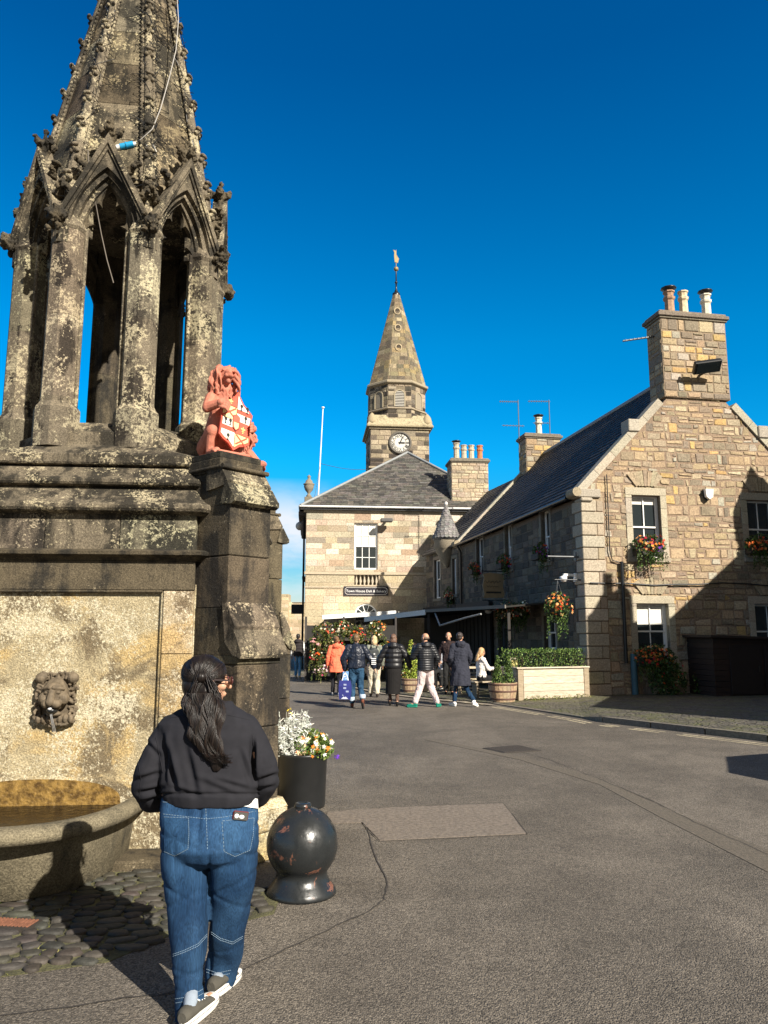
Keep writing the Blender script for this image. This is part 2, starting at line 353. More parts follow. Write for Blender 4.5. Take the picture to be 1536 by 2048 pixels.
def mk_asphalt():
    m, N, L, B = newmat('asphalt'); v = coords(N, L, world=True)
    big = math_(N, L, 'MULTIPLY', ramp(N, L, noise(N, L, v, 0.45, 6, 0.6, 0.8), 0.35, 0.65, 0.84, 1.16), ramp(N, L, noise(N, L, v, 2.6, 6, 0.7, 0.5), 0.3, 0.7, 0.86, 1.12)); big = math_(N, L, 'MULTIPLY', big, ramp(N, L, noise(N, L, v, 4.5, 3, 0.5), 0.70, 0.76, 1.0, 0.72))
    band = ramp(N, L, noise(N, L, coords(N, L, (1.0, 0.25, 1), True), 1.1, 4, 0.6), 0.4, 0.62, 0.93, 1.06)
    vo = N.new('ShaderNodeTexVoronoi'); vo.inputs['Scale'].default_value = 115; L.new(v, vo.inputs['Vector'])
    agg = N.new('ShaderNodeMixRGB'); L.new(vo.outputs['Color'], agg.inputs[1]); agg.inputs[0].default_value = 0.0
    sepc = N.new('ShaderNodeSeparateColor'); L.new(vo.outputs['Color'], sepc.inputs[0])
    g = ramp(N, L, sepc.outputs[0], 0.0, 1.0, 0.58, 1.65)
    fine = ramp(N, L, noise(N, L, v, 60, 5, 0.8), 0.3, 0.7, 0.78, 1.22)
    c = mix(N, L, 1.0, (0.114, 0.098, 0.078), g, 'MULTIPLY'); c = mix(N, L, 1.0, c, fine, 'MULTIPLY'); c = mix(N, L, 1.0, c, big, 'MULTIPLY'); c = mix(N, L, 1.0, c, band, 'MULTIPLY')
    L.new(c, B.inputs['Base Color']); B.inputs['Roughness'].default_value = 0.82; B.inputs['Specular IOR Level'].default_value = 0.35
    h = math_(N, L, 'ADD', math_(N, L, 'MULTIPLY', vo.outputs['Distance'], -1.0), math_(N, L, 'MULTIPLY', noise(N, L, v, 45, 4, 0.6), 0.8))
    bump(N, L, B, h, 0.9, 0.008); return m
M['asphalt'] = mk_asphalt()
M['concrete'] = plain('pinkish_concrete', (0.155, 0.128, 0.102), 0.9, var=0.35, sc=30, bmp=0.8, bs=90)
M['joint'] = plain('tar_joint', (0.04, 0.034, 0.028), 0.9)
M['iron'] = plain('iron_cover', (0.05, 0.042, 0.035), 0.6, 0.3, bmp=0.3)
def mk_sett():
    m, N, L, B = newmat('cobble_sett'); v = coords(N, L)
    k = ramp(N, L, noise(N, L, v, 22, 5, 0.7), 0.3, 0.7, 0.7, 1.3)
    L.new(mix(N, L, 1.0, attr(N), k, 'MULTIPLY'), B.inputs['Base Color']); B.inputs['Roughness'].default_value = 0.72
    bump(N, L, B, noise(N, L, v, 70, 4), 0.4, 0.008); return m
M['sett'] = mk_sett()
M['moss'] = plain('mossy_joints', (0.088, 0.084, 0.036), 0.95, var=0.5, sc=6, bmp=1.0, bs=70, bd=0.02)
def mk_leaf():
    m, N, L, B = newmat('leaf'); L.new(attr(N), B.inputs['Base Color']); B.inputs['Roughness'].default_value = 0.55
    B.inputs['Specular IOR Level'].default_value = 0.3; return m
M['leaf'] = mk_leaf()
def mk_denim():
    m, N, L, B = newmat('denim'); v = coords(N, L)
    big = ramp(N, L, noise(N, L, coords(N, L, (1, 1, 0.5)), 6, 5, 0.6), 0.3, 0.7)
    st = ramp(N, L, noise(N, L, coords(N, L, (260, 260, 5)), 1, 3, 0.6), 0.3, 0.7, 0.68, 1.35)
    c = mix(N, L, big, (0.008, 0.027, 0.066), (0.022, 0.060, 0.125)); c = mix(N, L, 1.0, c, st, 'MULTIPLY'); c = mix(N, L, 1.0, c, attr(N), 'MULTIPLY')
    L.new(c, B.inputs['Base Color']); B.inputs['Roughness'].default_value = 0.85; B.inputs['Specular IOR Level'].default_value = 0.15
    bump(N, L, B, noise(N, L, coords(N, L, (200, 200, 60)), 1.5, 3), 0.3, 0.003); return m
M['denim'] = mk_denim()
def mk_hair():
    m, N, L, B = newmat('dark_hair'); v = coords(N, L, (1, 1, 0.07))
    k = ramp(N, L, noise(N, L, v, 70, 5, 0.7), 0.3, 0.7, 0.5, 1.6)
    L.new(mix(N, L, 1.0, attr(N), k, 'MULTIPLY'), B.inputs['Base Color']); B.inputs['Roughness'].default_value = 0.40; B.inputs['Specular IOR Level'].default_value = 0.28
    bump(N, L, B, noise(N, L, v, 90, 4), 0.35, 0.006); return m
M['hair'] = mk_hair()
def mk_ballpaint():
    m, N, L, B = newmat('chipped_black_paint'); v = coords(N, L)
    a = ramp(N, L, noise(N, L, v, 9, 7, 0.72, 0.5), 0.60, 0.63); c = mix(N, L, a, (0.016, 0.018, 0.019), (0.16, 0.07, 0.045))
    s_ = ramp(N, L, noise(N, L, v, 28, 4, 0.8), 0.70, 0.73); c = mix(N, L, s_, c, (0.35, 0.3, 0.26)); L.new(c, B.inputs['Base Color'])
    L.new(ramp(N, L, noise(N, L, v, 14, 4), 0.3, 0.7, 0.2, 0.42), B.inputs['Roughness']); bump(N, L, B, noise(N, L, v, 30, 5), 0.25, 0.006); return m
M['ballpaint'] = mk_ballpaint()
def mk_water():
    m, N, L, B = newmat('basin_water'); B.inputs['Base Color'].default_value = (0.006, 0.004, 0.002, 1); B.inputs['Roughness'].default_value = 0.18; B.inputs['Specular IOR Level'].default_value = 0.15
    bump(N, L, B, noise(N, L, coords(N, L), 14, 3), 0.5, 0.03); return m
M['water'] = mk_water()
g = MB(); r_ = 900
g.add([(-r_, -r_, 0), (r_, -r_, 0), (r_, r_, 0), (-r_, r_, 0)], [(0, 1, 2, 3)])
g.build('road', M['asphalt'], kind='structure')
def strip(mb, pts, w0, z, jt=0.0, r=rnd, c=None, sub=6, w1=None):
    P = []
    for a, b in zip(pts[:-1], pts[1:]):
        for k in range(sub): P.append(Vector((a[0] + (b[0] - a[0]) * k / sub, a[1] + (b[1] - a[1]) * k / sub, 0)))
    P.append(Vector((pts[-1][0], pts[-1][1], 0))); Lf = []; Rt = []
    for i, p in enumerate(P):
        d = (P[min(i + 1, len(P) - 1)] - P[max(i - 1, 0)]).normalized(); n_ = Vector((-d.y, d.x, 0)); o = n_ * r.uniform(-jt, jt)
        ww = w0 * (1 + r.uniform(-.35, .35) * (jt > 0))
        Lf.append(p + o + n_ * ww / 2 + Vector((0, 0, z))); Rt.append(p + o - n_ * ww / 2 + Vector((0, 0, z)))
    n = len(P); mb.add(Lf + Rt, [(i, i + 1, n + i + 1, n + i)[::-1] for i in range(n - 1)], c)
G = lambda *a: [tuple(gnd(x, y)[:2]) for x, y in a]
# concrete patch and trench repairs let into the road
p = MB(); p.plate(G((725, 1646), (760, 1682), (1056, 1668), (1005, 1608), (870, 1612), (740, 1618), (655, 1625), (650, 1648)), 0.001, 0.006); 
p.build('concrete_patch', M['concrete'], kind='structure')
j = MB()
strip(j, G((735, 1660), (752, 1715), (776, 1770), (768, 1800), (740, 1822), (640, 1868), (560, 1905), (470, 1950), (330, 1990), (240, 1998), (120, 2018), (0, 2034)), 0.011, 0.005, 0.007)
strip(j, G((725, 1646), (735, 1660), (760, 1684), (1056, 1670), (1005, 1606), (740, 1618)), 0.008, 0.008, 0.004)
strip(j, G((1190, 1555), (1300, 1600), (1390, 1645), (1536, 1710)), 0.009, 0.005, 0.01)
strip(j, G((960, 1480), (1100, 1520), (1190, 1555)), 0.007, 0.005, 0.01)
j.build('road_joint', M['joint'], kind='structure')
q = MB(); old = G((850, 1480), (1040, 1520), (1200, 1570), (1330, 1640), (1536, 1745), (1536, 1700), (1350, 1625), (1200, 1558), (1040, 1512), (850, 1476))
q.plate(old, 0.0005, 0.0035); q.build('trench_repair', plain('older_asphalt', (0.105, 0.088, 0.066), 0.9, var=0.35, sc=40, bmp=0.8, bs=120), kind='structure')
# iron cover
mh = empty('manhole_cover', tuple(gnd(1025, 1499)), 0, 'square rusty iron cover set in the asphalt in the middle of the street', 'manhole cover')
o_ = gnd(1025, 1499); pl = [(a - o_[0], b - o_[1]) for a, b in G((965, 1497), (1008, 1507), (1083, 1502), (1038, 1491))]
f_ = MB(); f_.plate(pl, 0.001, 0.008); f_.build('frame', M['joint'], mh)
f_ = MB(); pi_ = [(a * .9, b * .9) for a, b in pl]; f_.plate(pi_, 0.008, 0.012)
def lerp2(a, b, t): return (a[0] + (b[0] - a[0]) * t, a[1] + (b[1] - a[1]) * t)
for i in range(9):
    for k in range(9):
        c0 = lerp2(lerp2(pi_[0], pi_[1], (i + .5) / 9), lerp2(pi_[3], pi_[2], (i + .5) / 9), (k + .5) / 9); f_.box(c0[0] - .022, c0[0] + .022, c0[1] - .012, c0[1] + .012, 0.012, 0.016)
f_.build('lid', M['iron'], mh)
# right: cobbled forecourt with kerb
def mk_cob():
    m, N, L, B = newmat('mossy_cobbles'); v = coords(N, L, world=True)
    vo = N.new('ShaderNodeTexVoronoi'); vo.feature = 'DISTANCE_TO_EDGE'; vo.inputs['Scale'].default_value = 7.5; L.new(v, vo.inputs['Vector'])
    v2 = N.new('ShaderNodeTexVoronoi'); v2.inputs['Scale'].default_value = 7.5; L.new(v, v2.inputs['Vector'])
    e = ramp(N, L, vo.outputs['Distance'], 0.02, 0.14); sc_ = N.new('ShaderNodeSeparateColor'); L.new(v2.outputs['Color'], sc_.inputs[0])
    c = mix(N, L, sc_.outputs[0], (0.06, 0.055, 0.045), (0.14, 0.125, 0.095))
    moss = ramp(N, L, noise(N, L, v, 1.6, 6, 0.65), 0.42, 0.6); jc = mix(N, L, moss, (0.045, 0.038, 0.026), (0.085, 0.09, 0.02))
    c = mix(N, L, e, jc, c); c = mix(N, L, math_(N, L, 'MULTIPLY', moss, 0.35), c, (0.09, 0.095, 0.03)); L.new(c, B.inputs['Base Color']); B.inputs['Roughness'].default_value = 0.7
    bump(N, L, B, math_(N, L, 'ADD', e, math_(N, L, 'MULTIPLY', noise(N, L, v, 40, 4), 0.4)), 1.0, 0.03); return m
M['cob'] = mk_cob()
KA, KB, KC, KD = Vector(gnd(985, 1408)), Vector(gnd(1165, 1437)), Vector(gnd(1536, 1484)), Vector((8.5, 8.7, 0))
fc = MB()
Pk = [(KA, 0.012), (KB, 0.03), (Vector(gnd(1205, 1445)), 0.10), (KC, 0.10), (KD, 0.10)]
in_ = [Vector((5.6, 21.0, 0)), Vector((7.0, 19.5, 0)), Vector((9.0, 18.5, 0)), Vector((15, 18, 0)), Vector((15, 9, 0))]
vs = [(p.x, p.y, z) for p, z in Pk] + [(3.2, 22.5, .02), (5.6, 23, .05), (16, 25, .1), (22, 9, .1)]
fc.add(vs, [(0, 1, 5), (1, 6, 5), (1, 2, 6), (2, 7, 6), (2, 3, 7), (3, 8, 7), (3, 4, 8)], sm=False)
fc.build('cobbled_pavement', M['cob'], kind='structure')
kb = MB()
for (a, za), (b, zb) in zip(Pk[:-1], Pk[1:]):
    n = max(1, int((b - a).length / 0.9)); d = (b - a).normalized(); nn_ = Vector((d.y, -d.x, 0)) * -0.13
    nn_ = Vector((-d.y, d.x, 0)) * 0.13
    if nn_.x < 0: nn_ = -nn_
    for k in range(n):
        t0, t1 = k / n + 0.004, (k + 1) / n - 0.004; p0, p1 = a.lerp(b, t0), a.lerp(b, t1); z0, z1 = za + (zb - za) * t0 + .006, za + (zb - za) * t1 + .006
        vv = [(p0.x, p0.y, -.02), (p1.x, p1.y, -.02), (p1.x + nn_.x, p1.y + nn_.y, -.02), (p0.x + nn_.x, p0.y + nn_.y, -.02), (p0.x, p0.y, z0), (p1.x, p1.y, z1), (p1.x + nn_.x, p1.y + nn_.y, z1), (p0.x + nn_.x, p0.y + nn_.y, z0)]
        kb.add(vv, [(0, 3, 2, 1), (4, 5, 6, 7), (0, 1, 5, 4), (1, 2, 6, 5), (2, 3, 7, 6), (3, 0, 4, 7)], jit((.13, .115, .09), .2))
kb.build('kerb', M['sett'], kind='structure')
yl = MB()
dK = (KC - KB).normalized(); nK = Vector((-dK.y, dK.x, 0)); nK = nK if nK.x < 0 else -nK
for o in (0.28, 0.44):
    pts = [KA + nK * o + (KA - KB) * 0.5, KA + nK * o, KB + nK * o, Vector(gnd(1205, 1445)) + nK * o, KC + nK * o, KD + nK * o]
    rr = random.Random(5)
    for a, b in zip(pts[:-1], pts[1:]):
        n = int((b - a).length / 0.3)
        for k in range(n):
            if rr.random() < 0.16: continue
            strip(yl, [tuple(a.lerp(b, k / n)[:2]), tuple(a.lerp(b, (k + 0.97) / n)[:2])], 0.06, 0.004, 0.003, rr, sub=1)
yl.build('road_line', plain('worn_yellow_line', (0.42, 0.36, 0.24), 0.85, var=0.4, sc=25), kind='structure')
# pavement strip in front of the deli
dp = MB(); dp.plate(G((628, 1349), (700, 1372), (760, 1385), (860, 1396), (985, 1408)) + [(3.2, 22.5), (4.5, 30), (2, 38), (-5, 38), (-4.6, 33)], 0.0, 0.03)
dp.build('deli_pavement', M['cob'], kind='structure')
kq = MB(); strip(kq, G((600, 1346), (628, 1352), (700, 1375), (760, 1388), (860, 1400), (985, 1412)), 0.16, 0.034); kq.build('gutter', plain('pale_gutter', (0.25, 0.21, 0.16), .9, var=.3), kind='structure')
# left: mossy setts at the foot of the fountain
ms = MB(); rs = random.Random(11)
base = G((-300, 1980), (0, 1955), (215, 1925), (345, 1870), (460, 1850), (548, 1828), (560, 1795), (400, 1745), (100, 1745), (-300, 1745))
ms.plate(base, 0.0, 0.004); ms.build('moss_ground', M['moss'], kind='structure')
def inpoly(x, y, P):
    c = False; n = len(P)
    for i in range(n):
        a, b = P[i], P[(i + 1) % n]
        if (a[1] > y) != (b[1] > y) and x < (b[0] - a[0]) * (y - a[1]) / (b[1] - a[1]) + a[0]: c = not c
    return c
st = MB()
for row in range(20):
    yy = 4.05 + row * 0.094; x = -3.6 + rs.uniform(0, .1)
    while x < 0.0:
        wd_ = rs.uniform(.085, .19); cx, cy = x + wd_ / 2, yy + 0.14 * math.sin(cx * 2.2) if False else yy + 0.10 * math.sin(x * 2.0) + .22 * (x + 1.5) * .6
        if inpoly(cx, cy, base):
            n = 8; hw, hh = wd_ / 2 - .006, .040 + rs.uniform(-.008, .006); rot = rs.uniform(-.3, .3) + .22; ph = rs.uniform(0, 6)
            ring = lambda s, z: [(cx + (math.cos(rot) * s * hw * u - math.sin(rot) * s * hh * v_), cy + (math.sin(rot) * s * hw * u + math.cos(rot) * s * hh * v_), z) for u, v_ in
                                 [(math.copysign(abs(math.cos(a)) ** .6, math.cos(a)) * (1 + .2 * math.sin(3 * a + ph)), math.copysign(abs(math.sin(a)) ** .6, math.sin(a)) * (1 + .2 * math.sin(2 * a + ph))) for a in [2 * PI * k / n for k in range(n)]]]
            t_ = rs.uniform(-.004, .01)
            st.loft([ring(1, .002), ring(1, .010 + t_ * .7), ring(.90, .016 + t_ * .7), ring(.5, .0175 + t_)], jit((.040, .036, .028), .35, rs), sm=True)
        x += wd_
st.build('cobble_setts', M['sett'], kind='structure')
gr = MB(); rg = random.Random(3)
for k in range(5200):
    x, y = rg.uniform(-3.8, 0), rg.uniform(3.9, 5.9)
    if not inpoly(x, y, base) or mn.noise(Vector((x * 2.2, y * 2.2, 3))) < -0.02: continue
    h = rg.uniform(.006, .02); a = rg.uniform(0, 6.3); dx, dy = math.cos(a) * .004, math.sin(a) * .004; lx, ly = rg.uniform(-.012, .012), rg.uniform(-.012, .012)
    gr.add([(x - dx, y - dy, .004), (x + dx, y + dy, .004), (x + lx, y + ly, h)], [(0, 1, 2)], jit(rg.choice([(.10, .13, .02), (.16, .16, .04), (.2, .17, .06)]), .25, rg))
gr.build('moss_tufts', M['leaf'], kind='stuff', label='short moss and grass between the cobbles by the fountain', cat='moss')
ag = MB()
dg_ = empty('drain_grate', tuple(gnd(15, 1856)), R(-8), 'rust red iron drain grate at the foot of the stone basin', 'drain grate')
ag.box(-.17, .17, -.07, .07, .004, .03); ag.build('frame', M['iron'], dg_)
ag = MB()
for k in range(14): ag.box(-.155 + k * .023, -.143 + k * .023, -.055, .055, .03, .036)
ag.build('grille', plain('rusty_iron', (.22, .09, .05), .8, var=.3, sc=40), dg_)
MF = Fr(-2.52, 7.34, 5)
mon = empty('stone_fountain', (-2.52, 7.34, 0), R(5), 'tall weathered gothic stone fountain with open arched lantern and crocketed spire', 'fountain')
def oct_(o, c, z): return [(c, -o, z), (o, -c, z), (o, c, z), (c, o, z), (-c, o, z), (-o, c, z), (-o, -c, z), (-c, -o, z)]
def RZ(a): return Matrix.Rotation(a, 4, 'Z')
# kerb step
b = MB(); b.loft([oct_(1.62, 1.2, 0), oct_(1.62, 1.2, .05), oct_(1.6, 1.18, .065), oct_(1.2, .8, .07)]); b.build('step', M['mon_dark'], mon)
# body
b = MB(); b.loft([oct_(1.30, .9, 0), oct_(1.30, .9, .55), oct_(1.29, .9, .585), oct_(1.24, .88, .60)]); b.build('plinth', M['mon_panel'], mon)
b = MB(); b.loft([oct_(1.235, .88, .58), oct_(1.235, .88, 2.05)]); b.build('panel', M['mon_panel'], mon)
for k in range(4):
    fr = MB(); ln = MB()
    for mb_ in (fr, ln): mb_.T = RZ(PI / 2 * k)
    for sx in (-1, 1):
        for z0, z1 in ((.592, 1.02), (1.024, 1.50), (1.504, 1.995)): fr.box(sx * .665, sx * .90, -1.28, -1.23, z0, z1, jit(W1, .12), .006)
        fr.tube([(sx * .655, -1.255, .6), (sx * .655, -1.255, 1.99)], .014, 6)
        fr.add([(sx * .665, -1.278, .6), (sx * .632, -1.2352, .6), (sx * .632, -1.2352, 1.99), (sx * .665, -1.278, 1.99)], [(0, 1, 2, 3) if sx < 0 else (3, 2, 1, 0)])
    ln.box(-.90, .90, -1.28, -1.22, 2.0, 2.235, W1, .006); ln.tube([(-.655, -1.265, 1.992), (.655, -1.265, 1.992)], .014, 6)
    fr.box(-.9, .9, -1.27, -1.22, .585, .61); fr.build('panel_frame', M['mon_panel'], mon); ln.build('lintel', M['mon_dark'], mon)
b = MB(); b.loft([oct_(1.20, .86, 2.22), oct_(1.285, .9, 2.235), oct_(1.30, .91, 2.25), oct_(1.365, .94, 2.275), oct_(1.37, .95, 2.30), oct_(1.33, .93, 2.315), oct_(1.285, .9, 2.325), oct_(1.2, .85, 2.33)]); b.build('string_course', M['mon_dark'], mon)
b = MB(); b.loft([oct_(1.22, .85, 2.30), oct_(1.22, .85, 2.62)])
for k in range(4):
    b.T = RZ(PI / 2 * k)
    for x0, x1 in ((-.90, -.28), (-.276, .30), (.304, .90)): b.box(x0, x1, -1.285, -1.2, 2.318, 2.61, jit(W1, .18), .006)
b.T = None; b.build('frieze', M['mon'], mon)
def roll(o, c, z, rr, n=5): return [oct_(o + rr * math.sin(a), c + rr * .6 * math.sin(a), z - rr * math.cos(a)) for a in [PI * k / n for k in range(n + 1)]]
b = MB(); b.loft([oct_(1.2, .86, 2.60)] + [oct_(1.29, .9, 2.602)] + roll(1.345, .92, 2.655, .04) + [oct_(1.30, .9, 2.72), oct_(1.17, .84, 2.845), oct_(1.1, .8, 2.85)]); b.build('lower_cornice', M['mon'], mon)
b = MB(); b.loft([oct_(1.1, .8, 2.84)] + roll(1.215, .86, 2.885, .035) + [oct_(1.20, .84, 2.93), oct_(1.12, .76, 3.02), oct_(1.0, .7, 3.03)]); b.build('middle_cornice', M['mon'], mon)
b = MB(); b.loft([oct_(1.0, .7, 3.025), oct_(1.155, .76, 3.04), oct_(1.165, .77, 3.055), oct_(1.165, .77, 3.12), oct_(1.14, .74, 3.14), oct_(.975, .42, 3.245), oct_(.97, .402, 3.25), oct_(.97, .402, 3.36), oct_(.94, .389, 3.375), oct_(.74, .306, 3.50), oct_(.5, .2, 3.50)]); b.build('upper_plinth', M['mon'], mon)
# buttresses
for k in range(4):
    T = RZ(R(-45 + 90 * k)); b = MB(); b.T = T
    for z0, z1 in ((0, .2), (.204, .36)): b.box(1.3, 2.12, -.255, .255, z0, z1, jit(W1, .1), .012)
    b.prism([(1.3, .36), (2.12, .36), (2.06, .42), (1.3, .42)], -.25, .25); b.build('buttress_plinth', M['mon_panel'], mon)
    b = MB(); b.T = T
    for z0, z1 in ((.42, .955), (.96, 1.425), (1.43, 1.5)): b.box(1.2, 2.045, -.215, .215, z0, z1, jit(W1, .15), .008)
    for z0, z1 in ((1.86, 2.262), (2.267, 2.675)): b.box(1.2, 1.895, -.21, .21, z0, z1, jit(W1, .15), .008)
    b.prism([(1.2, 1.5), (2.04, 1.5), (1.895, 1.86), (1.2, 1.86)], -.2145, .2145)
    b.prism([(1.2, 2.675), (1.89, 2.675), (1.77, 2.95), (1.2, 2.95)], -.2095, .2095)
    b.build('buttress', M['mon_dark'], mon)
    b = MB(); b.T = T
    b.prism([(2.00, 1.5), (2.09, 1.475), (2.10, 1.50), (2.09, 1.535), (2.005, 1.69), (1.98, 1.70), (1.9, 1.6)], -.235, .235, jit(W1, .1))
    b.prism([(1.9, 1.6), (2.00, 1.685), (2.012, 1.715), (1.90, 1.90), (1.85, 1.90)], -.23, .23, jit(W1, .1))
    b.build('weathering', M['mon'], mon); b = MB(); b.T = T
    b.prism([(1.8, 2.68), (1.93, 2.665), (1.965, 2.685), (1.965, 2.72), (1.95, 2.735), (1.875, 2.84), (1.84, 2.84), (1.8, 2.7)], -.235, .235, jit(W1, .1))
    b.prism([(1.6, 2.8), (1.855, 2.83), (1.868, 2.86), (1.775, 2.99), (1.6, 2.99)], -.23, .23, jit(W1, .1))
    b.build('weathering', M['mon'], mon)
    b = MB(); b.T = T; b.box(1.2, 1.79, -.22, .22, 2.955, 2.975); b.tube([(1.81, -.24, 2.985), (1.81, .24, 2.985)], .02, 8); b.box(1.15, 1.80, -.245, .245, 2.97, 3.0, W1, .01)
    b.box(1.15, 1.765, -.225, .225, 3.0, 3.065, W1, .006); b.box(1.16, 1.75, -.215, .215, 3.067, 3.12, (.55, .6, .65), .004); b.build('pedestal', M['mon_dark'], mon)
# lantern
def carve(co, n):       # undercut leaf carving, weathered
    a = mn.noise(co * 26) ; r2 = 1 - abs(mn.noise(co * 34 + Vector((7, 3, 1)))) * 4.5
    return co + n * (.016 * a - .012 * max(0, r2))
T0 = Matrix.Translation((-.09, -.06, 0)) @ RZ(R(2.5))
for k in range(8):
    a = R(22.5 + 45 * k); cx, cy = .865 * math.cos(a), .865 * math.sin(a); T = T0 @ Matrix.Translation((cx, cy, 0)) @ RZ(a)
    b = MB(); b.T = T
    def o8(r, z, q=0.0): return [((r - (q if i % 2 else 0)) * math.cos(R(22.5 + 45 * i)), (r - (q if i % 2 else 0)) * math.sin(R(22.5 + 45 * i)), z) for i in range(8)]
    b.loft([o8(.195, 3.22), o8(.195, 3.56)], jit((.8, .8, .8), .1)); b.loft([o8(.195, 3.56), o8(.152, 3.62), o8(.150, 3.665)])
    n0 = 3.66
    for z1 in (4.40, 5.20): b.loft([o8(.146, n0), o8(.149, n0 + .004), o8(.149, z1 - .004), o8(.146, z1)], jit(W1, .14)); n0 = z1
    for sg in (-1, 1): b.tube([(-.05, sg * .145, 3.45), (-.05, sg * .145, 5.25)], .02, 6)
    b.loft([o8(.148, 5.2), o8(.165, 5.23), o8(.13, 5.32), o8(.07, 5.5), o8(.05, 5.9)]); b.box(-.13, -.05, -.155, .155, 5.19, 5.80, (.7, .7, .7), .01)
    b.build('column', M['mon_dark'] if k in (1, 2) else M['mon_col'], mon)  # rear columns in darker stone, standing in for shade inside the lantern
    g = MB(); rr = random.Random(k); g.T = T0 @ Matrix.Translation((math.cos(a) * 1.05, math.sin(a) * 1.05, 5.27)) @ RZ(a)   # carved leaf-and-beast corbel
    for i in range(16): g.ell((rr.uniform(-.04, .06), rr.uniform(-.075, .075), rr.uniform(-.11, .10)), (rr.uniform(.018, .04),) * 3, 7, 5)
    for i in range(3):
        q = rr.uniform(-.05, .05); g.tube([(.05 + .035 * math.cos(t_), q + rr.uniform(-.01, .01), .02 + .045 * math.sin(t_)) for t_ in [j_ * .6 for j_ in range(9)]], .014, 5)
    g.cap((-.1, 0, .04), (.03, 0, 0), .05, .06, 7); remesh(g, 'grotesque', M['mon_dark'], mon, .0085, 1, carve)
def arch(hw, zs, za, n=9):      # half profile of a pointed arch, from foot to apex
    rise = za - zs; rad = (hw * hw + rise * rise) / (2 * hw); out = []
    am = math.asin(min(1, rise / rad))
    for i in range(n + 1): t = am * i / n; out.append((-(hw - rad + rad * math.cos(t)), zs + rad * math.sin(t)))
    return out
def resample(P, n):
    d = [0]
    for a, b_ in zip(P[:-1], P[1:]): d.append(d[-1] + math.hypot(b_[0] - a[0], b_[1] - a[1]))
    out = []
    for i in range(n + 1):
        t = d[-1] * i / n; k = max(j_ for j_ in range(len(d) - 1) if d[j_] <= t + 1e-9); u = (t - d[k]) / max(1e-9, d[k + 1] - d[k]); out.append((P[k][0] + (P[k + 1][0] - P[k][0]) * u, P[k][1] + (P[k + 1][1] - P[k][1]) * u))
    return out
def archplate(b, outer, inner, y0, y1, c=None):
    n = len(outer) - 1
    for sg in (1, -1):
        O = [(x * sg, z) for x, z in outer]; I = [(x * sg, z) for x, z in inner]; v = []
        for P, y in ((O, y0), (I, y0), (O, y1), (I, y1)): v += [(x, y, z) for x, z in P]
        m = n + 1; F = []
        for i in range(n): F += [(i, m + i, m + i + 1, i + 1), (2 * m + i, 2 * m + i + 1, 3 * m + i + 1, 3 * m + i), (m + i, 3 * m + i, 3 * m + i + 1, m + i + 1), (i, i + 1, 2 * m + i + 1, 2 * m + i)]
        F.append((0, 2 * m, 3 * m, m))
        b.add(v, F if sg > 0 else [f[::-1] for f in F], c)
